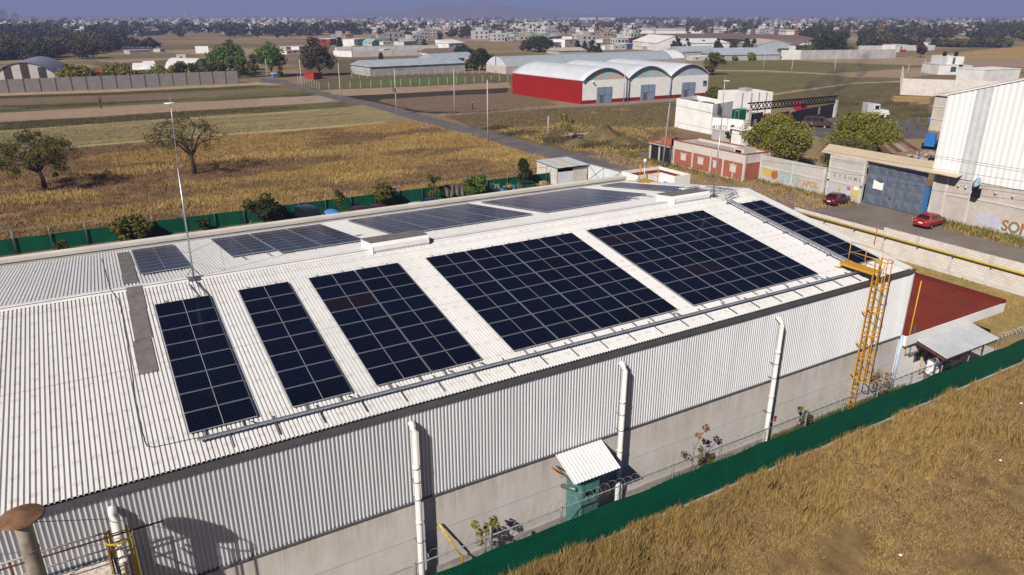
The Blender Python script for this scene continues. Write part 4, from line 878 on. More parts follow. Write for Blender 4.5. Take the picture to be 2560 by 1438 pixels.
for y in [6.4-3.25*k for k in range(9)]+[9.7, 13.2, 16.6]:
    m = MT(); m.bar((BX-.1, y, 1.72), (BX-.46, y, 1.72), .06); m.tube([(BX-.35, y-.06, 1.86), (BX-.35, y+.06, 1.86)], .105, 10); m.build('bracket', STEEL, t)
m = M(); m.tube([(BX-.3, 7.4, .9), (BX-.3, 7.4, 3.0)], .04, 6); tag(m.build('marker_post', mat('red_orange_paint', (.55, .05, .02), None, 3, .5)), 'thin red marker post against the block wall', 'post')
m = M(); m.add([(49.5, FY, .004), (62.9, FY, .004), (62.9, 47, .004), (38.4, 47, .004), (38.4, 4, .004), (49.5, 4, .004)], [(0, 1, 2, 3, 4, 5)]); tag(m.build('side_yard', mat('side_yard_grass', (.34, .23, .09), (.20, .17, .06), .7, .95, 0, .3, coord='World')), kind='structure')
m = M(); m.add([(63.1, -40, .004), (80, -40, .004), (79.6, 36, .004), (75, 60, .004), (60, 62, .004), (58.2, 40, .004), (63.1, 39.5, .004)], [(0, 1, 2, 3, 4, 5, 6)])
tag(m.build('dirt_street', mat('street_dirt', (.215, .18, .155), (.13, .11, .098), .22, .95, 0, .3, coord='World', lo=.3, hi=.7)), kind='structure')
# straw verge along the far walls
n = 2600; y = g.uniform(-10, 62, n); x = 78.2-g.uniform(0, 1, n)**2*np.where(y > 20, 7.5, np.where(y > 12.5, .1, 3.0)); x = np.where(y < 12.5, x+1.4, x); x = np.where(y > 36, x-3.2, x); k = ~((y > 12.5) & (y < 20.5))
tufts('verge_grass', 'straw and green grass verge along the graffiti wall', 'grass', np.stack([x, y, 0*x], 1)[k], g.uniform(.12, .5, n)[k], 9, .05, GRASSB, .25, .6, 8)
k2 = k & (x > 76.5-np.where(y > 36, 3.2, 0)); tufts('verge_weeds', 'green weeds at the foot of the graffiti wall', 'weeds', np.stack([x, y, 0*x], 1)[k2][::2], g.uniform(.15, .7, n)[k2][::2], 12, .05, GREENB, .3, .6, 9)
n = 1500; x = g.uniform(50, 62.6, n); y = g.uniform(-12, 34, n)
tufts('yard_grass', 'straw grass in the side yard below the block wall', 'grass', np.stack([x, y, 0*x], 1), g.uniform(.08, .28, n), 9, .04, GRASSB, .3, .7, 10)

# ------------------------------------------------------------------ brick building
t = thing('brick_building', 'single storey red brick building with whitewashed parapet and bricked up windows', 'building', (77.5, 43, 0))
m = MT(); m.box(75.4, 36.1, 0, 80.5, 50.2, 2.55); m.build('wall', BRICK, t)
m = MT(); m.box(75.39, 36.09, 2.60, 75.6, 50.21, 3.75); m.box(75.601, 36.09, 2.60, 80.5, 36.3, 3.75); m.box(80.3, 36.301, 2.60, 80.5, 50.0, 3.75); m.box(75.601, 50.0, 2.6, 80.5, 50.21, 3.75); m.build('parapet', BRICKW, t)
m = MT(); m.box(75.34, 36.04, 3.751, 75.66, 50.26, 3.85); m.box(75.661, 36.04, 3.751, 80.56, 36.36, 3.85); m.box(80.24, 36.361, 3.751, 80.56, 50.26, 3.85); m.box(75.661, 49.94, 3.751, 80.239, 50.26, 3.85); m.build('coping', mat('brick_coping', (.36, .12, .07), (.28, .09, .055), 3, .9), t)
m = MT(); m.box(75.61, 36.31, 3.2, 80.29, 49.99, 3.3); m.build('roof', CONC2, t)
m = MT(); m.box(75.37, 36.05, 2.551, 80.53, 50.24, 2.60); m.box(75.35, 36.05, 0, 75.39, 50.24, .25)
for y in (36.1, 39.9, 42.3, 46.0, 50.0): m.box(75.36, y-.14, .251, 75.66, y+.14, 3.74)
m.box(75.35, 37.9, .251, 75.42, 38.05, 2.4); m.build('concrete_frame', CONC_L, t)
for y0, y1 in ((47.2, 48.6), (43.6, 45.0), (40.9, 41.9), (37.3, 38.7)):
    m = MT(); m.box(75.37, y0+.15, 1.1, 75.42, y1-.15, 2.0); w_ = m.build('window', BRICKW, t); m = MT(); m.box(75.33, y0, 2.02, 75.43, y1, 2.14); m.build('lintel', CONC_L, w_)
m = MT(); m.box(76.5, 37.4, 3.301, 79., 39.2, 4.2); m.build('roof_hatch', BLOCK, t); m = MT(); m.box(76.47, 37.8, 3.301, 76.49, 38.9, 4.0); m.build('hatch_shade', BLACK, t)  # flat black sheet on the hatch paints in the shade of its doorway
m = MT(); m.box(74.9, 50.27, 2.6, 80.5, 55.4, 2.85); m.build('garage_roof', CONC2, t); m = MT(); m.box(74.85, 50.28, 2.851, 80.5, 50.5, 3.0); m.box(74.85, 55.2, 2.851, 80.5, 55.45, 3.0); m.box(74.85, 50.501, 2.851, 75.1, 55.199, 3.0); m.build('garage_coping', MATS['brick_coping'], t)
m = MT(); m.box(75.2, 50.5, 2.86, 77.2, 53., 3.9); m.build('garage_block', BRICK, t)
for y0, y1 in ((50.6, 52.9), (53.3, 55.0)): m = MT(); m.box(75.2, y0, 0, 75.26, y1, 2.55); m.build('garage_door', mat('black_door', (.014, .014, .017), (.022, .022, .026), 1, .45), t)
m = MT()
for y in (50.45, 53.1, 55.25): m.box(75.15, y-.14, 0, 75.45, y+.14, 2.6)
m.box(80.2, 50.3, 0, 80.4, 55.3, 2.59); m.build('garage_post', CONC_L, t)
# leaning utility pole in front of it, shadow on the brick
def pole(label, base, top, r0=.15, r1=.09, arms=(), mt=None, dx=0, name='utility_pole', cat='utility pole', h=None, grp='utility poles'):
    b = at(*base) if len(base) == 2 else base
    h = h or height(top[0], top[1], b); t = thing(name, label, cat, (b[0], b[1], 0), 0, grp)
    m = M(); m.tube([(0, 0, 0), (dx, 0, h)], [r0, r1], 8); m.build('pole', mt or CONC_L, t)
    for (z, x0, x1, w_) in arms:
        m = M(); m.bar((x0, 0, h-z), (x1, 0, h-z), .10, .12); ar = m.build('cross_arm', STEEL, t)
        for xx in (x0+.1, (x0+x1)/2, x1-.1): m = M(); m.tube([(xx, 0, h-z+.06), (xx, 0, h-z+.30)], .05, 6); m.build('insulator', STEEL, ar)
    return t, h
WOODP = mat('weathered_pole', (.33, .28, .25), (.24, .20, .18), 2, .9, stretch=(1, 1, .2))
b0 = at(1656, 421)
pt, ph = pole('tall weathered pole with two crossarms and a transformer rig by the brick building', b0, (1671, 258), .16, .11, ((.25, -.2, 1.7, 0), (2.6, -.3, 1.2, 0)), WOODP, .5, h=height(1671, 258, b0))
m = M(); m.tube([(.45, 0, ph-.6), (1.5, 0, ph-.35)], .04, 5); m.tube([(.4, 0, ph-3.6), (1.1, 0, ph-2.7)], .03, 5); m.tube([(.42, 0, ph-2.4), (1.35, 0, ph-.4)], .03, 5); m.build('brace', STEEL, pt)
for q in range(2): m = M(); m.smooth = True; m.lathe([(.10, 0), (.12, .2), (.10, .5)], (.5+.4*q, -.1, ph-3.1), 10); m.build('transformer', STEEL, pt)

# ------------------------------------------------------------------ graffiti wall, gate bay, big white shed
PLAST = mat('pale_plaster', (.52, .49, .46), (.40, .37, .345), .5, .9, lo=.3, hi=.7)
t = thing('graffiti_wall', 'long grey plastered wall covered in coloured graffiti', 'wall', (78.7, 28, 0))
m = MT(); m.hexa([(78.6, 36.0, 0), (78.6, 25.6, 0), (78.8, 25.6, 0), (78.8, 36.0, 0), (78.6, 36.0, 3.5), (78.6, 25.6, 3.5), (78.8, 25.6, 3.5), (78.8, 36.0, 3.5)][::1]); m.build('panel', PLAST, t)
m = MT()
for y in (36.0, 30.6, 25.75): m.box(78.54, y-.16, 0, 78.86, y+.16, 3.52)
m.box(78.55, 25.92, 1.85, 78.85, 30.43, 2.05); m.box(78.55, 30.77, 1.85, 78.85, 35.83, 2.05); m.build('concrete_frame', CONC_L, t)
def blob(pts, x, mt, name, parent, th=.012):
    m = M(); m.T = P_(parent); n = len(pts); m.add([(x, y, z) for y, z in pts]+[(x-th, y, z) for y, z in pts], [tuple(range(n)), tuple(range(2*n-1, n-1, -1))]+[(i, n+i, n+(i+1) % n, (i+1) % n) for i in range(n)]); return m.build(name, mt, parent)
def lumpy(y0, z0, w_, h_, s=0, n=22): r = random.Random(s); return [(y0+w_/2*math.cos(2*math.pi*k/n)*r.uniform(.85, 1.1), z0+h_/2*math.sin(2*math.pi*k/n)*r.uniform(.8, 1.12)) for k in range(n)]
GY, GO, GC, GK, GP = [mat(n_, c_, None, 3, .7) for n_, c_ in (('spray_yellow', (.55, .43, .09)), ('spray_orange', (.55, .31, .16)), ('spray_cyan', (.42, .62, .66)), ('spray_black', (.09, .10, .13)), ('spray_lilac', (.52, .52, .62)))]
RX = (R(90), 0, R(-90))
blob(lumpy(34.6, 1.35, 2.2, 1.2, 1), 78.59, GY, 'graffiti', t); blob(lumpy(33.4, 1.2, 1.2, 1.2, 2), 78.575, mat('spray_brown', (.42, .13, .04), None, 3, .7), 'graffiti', t)
for k, (s_, y, z, sz, mt, off) in enumerate((('GNEIG', 31.2, 1.15, 1.55, GK, .045), ('GNEIG', 31.2, 1.15, 1.55, GC, .012))):
    text('graffiti', s_, sz, mt, t, (78.58-t.location.x-.02*k, y-28, z), RX, .006, off, .72)
for k in range(7): y = (32.9, 31.5, 30.2, 29.4, 29.1, 31.9, 30.6)[k]; blob(lumpy(y, (.6, 1.75, 1.55, 1.25, 1.3, .5, .42)[k], .35, .3, k+5), 78.572, GY, 'graffiti', t)
text('graffiti', 'ABOL', 1.0, GO, t, (78.575-t.location.x, 27.6-28, 1.0), RX, .006, .07, .95)
t = thing('gate_bay_wall', 'taller plastered wall bay with faded stencilled letters beside the steel gate', 'wall', (79, 23, 0))
m = MT(); m.box(79.0, 20.55, 0, 79.2, 25.5, 5.2); m.build('panel', PLAST, t)
m = MT(); m.box(78.95, 20.55, 1.9, 79.25, 25.5, 2.1); m.box(78.95, 20.5, 0, 79.28, 20.8, 5.2); m.box(78.95, 25.2, 0, 79.28, 25.55, 5.2); m.box(78.95, 20.8, 3.6, 79.24, 25.2, 3.75); m.build('concrete_frame', CONC_L, t)
for k, ch in enumerate('STSNMU'): text('lettering', ch, .62, mat('faded_letter', (.34, .29, .27), None, 3, .9), t, (78.985-t.location.x, 24.5-k*.72-23, 2.75), RX, .008, .02)
text('graffiti', 'RPO', 1.2, GP, t, (78.975-t.location.x, 24.3-23, .95), RX, .006, .06); blob(lumpy(23.6, 1.2, .5, .5, 3), 78.97, GY, 'graffiti', t)
blob(lumpy(22.6, 1.0, 1.6, .9, 6), 78.985, GP, 'graffiti', t); blob(lumpy(22.3, 1.5, .6, .5, 11), 78.97, mat('spray_red', (.5, .17, .12), None, 3, .8), 'graffiti', t)
blob(lumpy(21.3, 1.1, 1.3, 1.1, 7), 78.975, mat('spray_pale_yellow', (.62, .52, .14), None, 3, .8), 'graffiti', t); m = MT(); m.box(78.96, 20.95, 1.5, 78.985, 21.6, 2.05); m.build('notice', WHITE, t)
t = thing('gate', 'wide grey blue pressed steel double gate with a white torn notice', 'gate', (79.6, 16.8, 0))
m = MT(); GATE = mat('gate_steel_blue', (.17, .20, .26), (.125, .15, .20), .9, .42, .3)
for c in range(6):
    for r_ in range(4):
        y0, z0 = 13.25+c*1.19, .08+r_*1.22; y1, z1 = y0+1.15, z0+1.18; cx, cz = y0+.7*(1 if c % 2 else .6), z0+.6
        m.add([(79.62, y0, z0), (79.62, y1, z0), (79.62, y1, z1), (79.62, y0, z1), (79.52, cx, cz)], [(1, 0, 4), (2, 1, 4), (3, 2, 4), (0, 3, 4)])
m.box(79.63, 13.2, .05, 79.68, 20.4, 4.95); m.build('leaf', GATE, t)
m = MT(); m.bar((79.6, 16.8, .05), (79.6, 16.8, 4.95), .06); m.bar((79.6, 13.2, 4.97), (79.6, 20.4, 4.97), .08); m.bar((79.6, 20.43, .02), (79.6, 20.43, 5.1), .08); m.build('frame', GALV, t)
m = MT(); m.add([(79.48, 19.5, 2.0), (79.48, 18.2, 2.0), (79.48, 18.2, 2.95), (79.48, 18.45, 2.8), (79.48, 18.75, 2.85), (79.48, 19.5, 3.05)]+[(79.5, 19.5, 2.0), (79.5, 18.2, 2.0), (79.5, 18.2, 2.95), (79.5, 18.45, 2.8), (79.5, 18.75, 2.85), (79.5, 19.5, 3.05)], [(0, 1, 2, 3, 4, 5), (11, 10, 9, 8, 7, 6)]); m.build('notice', WHITE, t)
m = MT(); m.box(79.45, 17.0, 1.15, 79.52, 17.25, 1.5); m.box(79.45, 16.4, 1.2, 79.52, 16.5, 1.5); m.build('lock', STEEL, t)
m = M(); m.box(79.5, 12.75, 0, 79.85, 13.12, 3.4); tag(m.build('gate_post', mat('blue_post', (.03, .16, .42), None, 3, .5)), 'bright blue gate post at the right of the steel gate', 'post')
t = thing('gate_canopy', 'long cream canopy roof projecting over the steel gate', 'canopy', (81, 19, 5))
m = MT(); m.hexa([(78.7, 9.6, 5.2), (82.9, 9.9, 5.62), (82.9, 28.9, 5.62), (79.3, 27.2, 5.2), (78.7, 9.6, 5.28), (82.9, 9.9, 5.70), (82.9, 28.9, 5.70), (79.3, 27.2, 5.28)]); m.build('roof', mat('cream_canopy', (.62, .52, .38), (.56, .44, .30), .5, .6), t)
m = MT(); [m.bar((79.0, y, 5.12), (82.8, y, 5.5), .08) for y in np.arange(10, 28, 1.6)]; m.bar((79.6, 12.9, 5.1), (79.6, 20.5, 5.1), .12); m.build('rafter', STEEL, t)
t = thing('factory_shed', 'big white corrugated gabled shed rising over the steel gate', 'shed', (96, -3, 0))
WX = 80.05; gz = lambda y: 13.5+(13.1-y)*.287 if y > -8 else 13.5+21.1*.287-(-8-y)*.287
m = MT(); m.box(WX+.05, -30, 0, WX+.3, 12.7, 4.9); m.build('block_base', BLOCKP, t)
m = MT(); m.box(WX-.02, 8.3, 0, WX+.06, 8.65, 4.88); m.box(WX-.02, 11.0, 0, WX+.06, 11.3, 4.88); m.box(WX-.02, 8.66, 2.9, WX+.06, 10.99, 3.1); m.box(WX-.02, -30, 3.0, WX+.06, 8.29, 3.2); m.box(WX-.02, 12.4, 0, WX+.06, 12.72, 4.88); m.build('concrete_frame', CONC_L, t)
def gable(name, y0, y1, mt, dx, z0=4.9):
    m = MT(); n = max(2, int((y0-y1)/.3)); vs = []
    for i in range(n+1):
        y = y0-(y0-y1)*i/n; d = dx-(.05 if i % 2 else 0); vs += [(WX+d, y, z0), (WX+d, y, gz(y))]
    m.add(vs, [(2*i, 2*i+2, 2*i+3, 2*i+1) for i in range(n)]); return m.build(name, mt, t)
WS = mat('white_shed_sheet', (.82, .82, .82), (.74, .735, .72), .5, .45, stretch=(1, 1, .1)); gable('cladding', 13.1, -29, WS, 0.)
for y in (10.2, 2.4, -5.5): gable('translucent_strip', y, y-1.7, mat('grey_strip', (.60, .61, .62), None, 1, .4), -.02)
m = MT(); m.quad((WX, 13.1, 4.9), (WX+34, 13.1, 4.9), (WX+34, 13.1, 13.5), (WX, 13.1, 13.5)); m.build('side_wall', WS, t)
m = MT(); m.hexa([(WX-.15, 13.3, 13.42), (WX-.15, -8, gz(-8)), (WX+34, -8, gz(-8)), (WX+34, 13.3, 13.42), (WX-.15, 13.3, 13.6), (WX-.15, -8, gz(-8)+.18), (WX+34, -8, gz(-8)+.18), (WX+34, 13.3, 13.6)]); m.build('roof', W_ROOF, t)
m = MT(); m.hexa([(WX-.2, 13.35, 13.61), (WX-.2, -8, gz(-8)+.19), (WX+.1, -8, gz(-8)+.19), (WX+.1, 13.35, 13.61), (WX-.2, 13.35, 13.66), (WX-.2, -8, gz(-8)+.24), (WX+.1, -8, gz(-8)+.24), (WX+.1, 13.35, 13.66)]); m.build('verge', mat('cream_verge', (.66, .58, .44), None, 1, .6), t)
m = MT(); [m.box(WX-.004, y-.03, z0, WX+.0, y+.03, z1) for y, z0, z1 in ((12.6, 8, 12.6), (9.2, 6.3, 8), (6.6, 6.5, 8.4), (3, 7, 9.5), (11.2, 5.0, 6.6))]; tag(m.build('rust_streak', mat('streak_rust', (.45, .30, .18), None, 2, .8), t))
m = MT(); text('graffiti', 'SON', 1.55, mat('spray_rust', (.36, .17, .06), None, 3, .7), t, (WX+.03-t.location.x, 3.3-t.location.y, .92), RX, .008, .06, .9); blob(lumpy(3.4, .8, 3.6, 1.4, 31, 26), WX+.045, mat('spray_pale_cyan', (.52, .66, .68), None, 3, .8), 'graffiti', t)
blob(lumpy(6.2, 1.15, 2.6, 1.6, 9, 26), WX+.04, GP, 'graffiti', t)
for k, y in enumerate((9.9, 9.1, 6.0, 4.3)): m = MT(); m.tube([(WX+.06, y, 4.1), (WX-.12, y, 4.1)], .13, 10); m.build('vent_pipe', CONC_L, t)
t = thing('satellite_dish', 'pale blue tilted dish on a black bracket at the shed wall', 'dish', (79.6, 7.75, 4.0))
m = M(); m.smooth = True; m.lathe([(0, 0), (.3, .04), (.55, .14), (.56, .16), (.3, .07), (0, .03)], n=24); o = m.build('reflector', mat('dish_blue', (.42, .60, .72), None, 2, .4), t); o.rotation_euler = (R(-30), R(-60), 0); o.location = (0, 0, .9)
m = M(); m.box(-.3, -.3, -.6, .4, .3, .25); m.tube([(0, 0, .2), (0, 0, .95)], .05, 6); m.build('bracket', BLACK, t)
t = thing('annex_block', 'tall grey concrete block building standing behind the big white shed', 'building', (160, 36, 0))
hh = height(2336, 238, at(2321, 325)); m = MT(); m.box(144, 12, 0, 190, 51.7, hh); m.build('wall', BLOCKP, t); m = MT(); m.box(143.6, 11.5, hh, 190.5, 52.2, hh+.35); m.build('roof', CONC_L, t)
for k in range(3): m = MT(); m.box(143.9, 11.9, 2.4*(k+.9), 144.02, 51.75, 2.4*(k+.9)+.2); m.build('ring_beam', CONC_L, t)
# wires over the street
for k in range(3):
    z0 = (b0[0]+.9, b0[1], ph-.2-2.4*(k == 2)); e = (82.+k*.4, -60., 9.5+.5*k); m = M(); m.tube([tuple(z0[q]*(1-f)+e[q]*f-(2.2*4*f*(1-f) if q == 2 else 0) for q in range(3)) for f in np.linspace(0, 1, 24)], .018, 4); tag(m.build('power_line', STEEL), ['upper power line sagging from the tall weathered pole past the white shed', 'second power line sagging from the tall weathered pole past the white shed', 'lowest power line leaving the lower crossarm of the weathered pole'][k], 'power line')

# ------------------------------------------------------------------ compound behind the trees
tree('street_tree', 'large olive green round tree overhanging the graffiti wall', 86.8, 40.5, 7.8, 9.0, 'yellow', 'round', 60, 330, .17, .2, seed=11)
tree('street_tree', 'broad olive green tree behind the cream gate canopy', 103, 37.5, 7.2, 10.0, 'yellow', 'round', 60, 330, .17, .15, seed=12)
tree('street_tree', 'lower green tree filling the gap behind the graffiti wall', 93.5, 33.2, 4.8, 6.5, 'olive', 'round', 40, 260, .17, .15, seed=13)
m = M(); c4 = [at(2170, 343, 3.5), at(2235, 336, 3.9), at(2300, 375, 3.5), at(2215, 385, 3.1)]; t = thing('rusty_shelter', 'open shelter with a patchwork roof of rusty brown sheets', 'shelter', (c4[0][0], c4[0][1], 0))
m = MT()
for k in range(6):
    f0, f1 = k/6, (k+1)/6-.006; mm = lambda u, v, dz: tuple((c4[0][q]*(1-u)+c4[3][q]*u)*(1-v)+(c4[1][q]*(1-u)+c4[2][q]*u)*v+(dz if q == 2 else 0) for q in range(3)); m.cur = (0, 1, 0, 2, 1, 0)[k]
    m.hexa([mm(0, f0, 0), mm(1, f0, 0), mm(1, f1, 0), mm(0, f1, 0), mm(0, f0, .05), mm(1, f0, .05), mm(1, f1, .05), mm(0, f1, .05)])
m.build('roof', [mat('rusty_sheet', (.17, .085, .055), (.10, .055, .04), .8, .8), mat('tan_sheet', (.33, .21, .13), (.22, .13, .085), .8, .8), mat('pale_sheet', (.36, .33, .27), None, .8, .8)], t)
for c in c4: m = MT(); m.bar((c[0], c[1], 0), (c[0], c[1], c[2]), .14); m.build('post', mat('blue_post', (.03, .16, .42)), t)
x, y, _ = at(2330, 405); m = M()
for k in range(150): q, w_ = rnd.uniform(-4.5, 4.5), rnd.uniform(-3, 3); z = max(0, 1.7-abs(q)*.35)*rnd.random(); s_ = rnd.uniform(.15, .4); m.hexa([(x+q+a*s_*rnd.uniform(.6, 1.4), y+w_+b*s_*rnd.uniform(.6, 1.4), z+c*s_*rnd.uniform(.5, 1)) for a, b, c in ((-1, -1, 0), (1, -1, 0), (1, 1, 0), (-1, 1, 0), (-1, -1, 1), (1, -1, 1), (1, 1, 1), (-1, 1, 1))])
tag(m.build('rubble', mat('pale_rubble', (.46, .37, .31), (.34, .26, .22), 1, .95)), 'pale pinkish rubble heap under the rusty shelter', 'rubble', kind='stuff')
x, y, _ = at(2325, 372); t = thing('machine', 'bright blue farm machine parked by the white shed corner', 'machine', (x, y, 0), R(20)); MB_ = mat('machine_blue', (.02, .17, .50), (.015, .12, .40), 2, .45)
m = M(); m.box(-1.6, -.8, .6, 1.2, .8, 1.5); m.hexa([(1.2, -.7, .6), (2.6, -.5, .7), (2.6, .5, .7), (1.2, .7, .6), (1.2, -.7, 1.3), (2.6, -.5, 1.0), (2.6, .5, 1.0), (1.2, .7, 1.3)]); m.build('body', MB_, t)
m = M(); m.box(-1.4, -.7, 1.51, -.2, .7, 2.7); m.build('hopper', MB_, t)
for a in (-1, 1):
    for b in (-1, 1.4): m = M(); m.tube([(b, a*.85, .55), (b, a*1.1, .55)], .55, 16); m.build('wheel', TYRE, t)
for k, (px, py, tx, ty) in enumerate(((2083, 331, 2087, 295), (2111, 326, 2114, 300), (2137, 328, 2142, 296), (2164, 322, 2168, 298), (2193, 318, 2197, 292), (2211, 331, 2215, 300), (2239, 330, 2241, 302), (2267, 327, 2270, 296), (2292, 323, 2296, 298), (2318, 320, 2323, 296))[4:]):
    b = at(px, py); m = M(); m.tube([(b[0], b[1], 0), (b[0], b[1], 2.4)], .11 if k in (0, 2) else .07, 6); tag(m.build('fence_post', MATS['blue_post']), 'blue steel post of the rail beside the asphalt yard', 'post', 'blue yard posts')
# white compound buildings and truss gateway
a0, a1, a2 = at(1686, 318), at(1775, 336), at(1858, 344)
h0, h1 = height(1692, 246, a0), height(1775, 265, a1)
t = thing('compound_building', 'unfinished white walled building with an open roof', 'building', (a0[0], a0[1], 0)); bk = (a1[0]+7.5, a1[1]+2); bl = (a0[0]+7.5, a0[1]+2)
m = MT()
for p, q, hp, hq in ((a0, a1, h0, h0-.1), (a1, bk, h0-.1, h0-.1), (bk, bl, h0-.3, h0), (bl, a0, h0, h0)):
    d = Vector((q[0]-p[0], q[1]-p[1], 0)).normalized()*.2; nn = (-d.y, d.x); m.hexa([(p[0], p[1], 0), (q[0], q[1], 0), (q[0]+nn[0], q[1]+nn[1], 0), (p[0]+nn[0], p[1]+nn[1], 0), (p[0], p[1], hp), (q[0], q[1], hq), (q[0]+nn[0], q[1]+nn[1], hq), (p[0]+nn[0], p[1]+nn[1], hp)])
m.build('wall', WHITE_D, t); m = MT(); m.prism([(p[0]*.96+a0[0]*.02+bk[0]*.02, p[1]*.96+a0[1]*.02+bk[1]*.02) for p in (a0, a1, bk, bl)], h0-2.0, h0-1.9); m.build('roof', CONC2, t)
m = MT()
for k in range(9): q_ = rnd.random(); r_ = .15+.7*rnd.random(); x = a0[0]*(1-q_)+a1[0]*q_+7*r_; y = a0[1]*(1-q_)+a1[1]*q_+2*r_; s_ = rnd.uniform(.3, .9); m.box(x-s_, y-s_, h0-1.89, x+s_, y+s_, h0-1.4+rnd.random()*1.6)
m.build('roof_clutter', STEEL, t)
t = wall('compound_wall', 'lower white compound wall with a painted sign panel', a1, a2, height(1858, 300, a2), WHITE_D, 3.5, pilmat=CONC_L)
ln = math.hypot(a2[0]-a1[0], a2[1]-a1[1]); m = M(); m.box(ln*.13, -.105, 1.35, ln*.45, -.095, 2.75); m.build('sign_panel', WHITE, t)
text('lettering', '#1SETE', .95, GK, t, (ln*.29, -.115, 1.5), (R(90), 0, 0), .008, .012)
wall('compound_wall', 'low grey block wall between the brick building and the compound gate', at(1779, 350), at(1900, 364), 2.0, BLOCKG, 5)
t = thing('hut', 'small white flat hut tucked behind the brick building roof', 'hut', at(1850, 366), R(-8)); m = M(); m.box(0, 0, 0, 3.2, 2.6, 2.7); m.build('wall', WHITE_D, t); m = M(); m.box(-.3, -.4, 2.7, 3.5, 2.8, 2.95); m.build('roof', WHITE, t); m = M(); m.box(1.8, -.05, .1, 2.9, -.01, 2.2); m.build('door', BLACK, t)
b_ = at(1830, 358); tree('yucca', 'spiky dark young conifer in front of the compound wall', b_[0], b_[1], 3.0, 2.2, 'dark', 'multi', 14, 60, .22, .15)
c0, c1 = at(1832, 300), at(1925, 296)
t = thing('compound_building', 'white rooftop block building behind the green tarp truck', 'building', (c0[0], c0[1], 0)); hq = height(1830, 233, c0)
m = MT(); ux = Vector((c1[0]-c0[0], c1[1]-c0[1], 0)); uy = Vector((-ux.y, ux.x, 0)).normalized()*7; q = [Vector(c0), Vector(c0)+ux, Vector(c0)+ux+uy, Vector(c0)+uy]; m.hexa([(p.x, p.y, 0) for p in q]+[(p.x, p.y, hq) for p in q]); m.build('wall', WHITE_D, t)
for f in (.18, .42, .62, .82): p = Vector(c0)+ux*f; m = MT(); m.bar((p.x-.0-uy.x*.008, p.y-uy.y*.008, 0), (p.x-uy.x*.008, p.y-uy.y*.008, hq+.05), .3, .12); m.build('pilaster', CONC2, t)
m = MT(); p = Vector(c0)+ux*.5+uy*.5; m.box(p.x-1, p.y-1, hq, p.x+1, p.y+1, hq+.7); m.build('roof_block', CONC2, t)
x, y, _ = at(1842, 318); t = thing('tarp_truck', 'truck body under a bright green tarpaulin behind the white wall', 'truck', (x, y, 0), R(15))
m = M(); m.box(-3.3, -1.2, .9, 3.3, 1.2, 3.5); m.build('cargo', mat('emerald_tarp', (.0, .20, .11), (.0, .14, .085), 1, .6), t); m = M(); m.box(3.4, -1.1, .6, 5.2, 1.1, 2.7); m.build('cab', WHT, t); m = M(); m.box(5.21, -.9, 1.7, 5.23, .9, 2.5); m.build('windscreen', GLASSD, t)
for k in (-2, 2): m = M(); m.box(k-.04, -1.22, .9, k+.04, 1.22, 3.53); m.build('strap', WHITE, t)
for k in (-2.2, -1.0, 4.2):
    for s_ in (-1, 1): m = M(); m.tube([(k, s_*.85, .5), (k, s_*1.18, .5)], .5, 14); m.build('wheel', TYRE, t)
g0, g1 = at(1866, 340), at(2084, 293); hg0, hg1 = height(1866, 258, g0), height(2092, 240, g1)
t = thing('gantry', 'black lattice truss spanning two concrete posts over a dark gate', 'gantry', (g0[0], g0[1], 0)); A, B = Vector((g0[0], g0[1], hg0)), Vector((g1[0], g1[1], hg1))
for p, h_ in ((g0, hg0), (g1, hg1)): m = MT(); m.box(p[0]-.35, p[1]-.35, 0, p[0]+.35, p[1]+.35, h_-.9); m.build('post', CONC_L, t)
m = MT(); lo_ = Vector((0, 0, -1.3))
for off in (Vector((0, 0, 0)), lo_): m.bar(tuple(A+off-(B-A)*.02), tuple(B+off+(B-A)*.02), .22)
for k in range(26): p, q = A+(B-A)*k/26, A+(B-A)*(k+1)/26; m.bar(tuple(p), tuple(q+lo_), .12); m.bar(tuple(p+lo_), tuple(q), .12)
m.build('truss', BLACK, t)
BG = mat('black_gate', (.016, .016, .02), (.026, .026, .03), .7, .5)
for k, (f0, f1, z1) in enumerate(((.03, .14, 4.0), (.15, .42, 3.2), (.46, .97, 3.0))):
    p, q = A+(B-A)*f0, A+(B-A)*f1; m = MT(); m.bar((p.x, p.y, z1/2), (q.x, q.y, z1/2), .12, z1, up=(0, 0, 1)); m.build('gate_leaf', BG, t)
for f in (.06, .13, .78): p = A+(B-A)*f; q = A+(B-A)*(f+.022); m = MT(); m.bar((p.x-.1, p.y-.12, 2.1), (q.x-.1, q.y-.12, 2.1), .05, 1.5); m.build('gate_emblem', CONC2, t)
m = M(); c = at(1998, 300); TR = paint('truck_red', (.34, .015, .03)); t = thing('truck_cab', 'red truck cab showing over the black gate', 'truck', (c[0]+5, c[1]+4, 0)); m.hexa([(-1.2, -1, .6), (1.2, -1, .6), (1.2, 1, .6), (-1.2, 1, .6), (-1.1, -.95, 3.1), (.8, -.95, 3.1), (.8, .95, 3.1), (-1.1, .95, 3.1)]); m.build('cab', TR, t); m = M(); m.box(-.9, -1.02, 2.0, .5, -1.0, 2.8); m.build('window', GLASSD, t); m = M(); [m.tube([(k, s_*.8, .5), (k, s_*1.05, .5)], .5, 12) for k in (-.7, .7) for s_ in (-1, 1)]; m.build('wheels', TYRE, t)
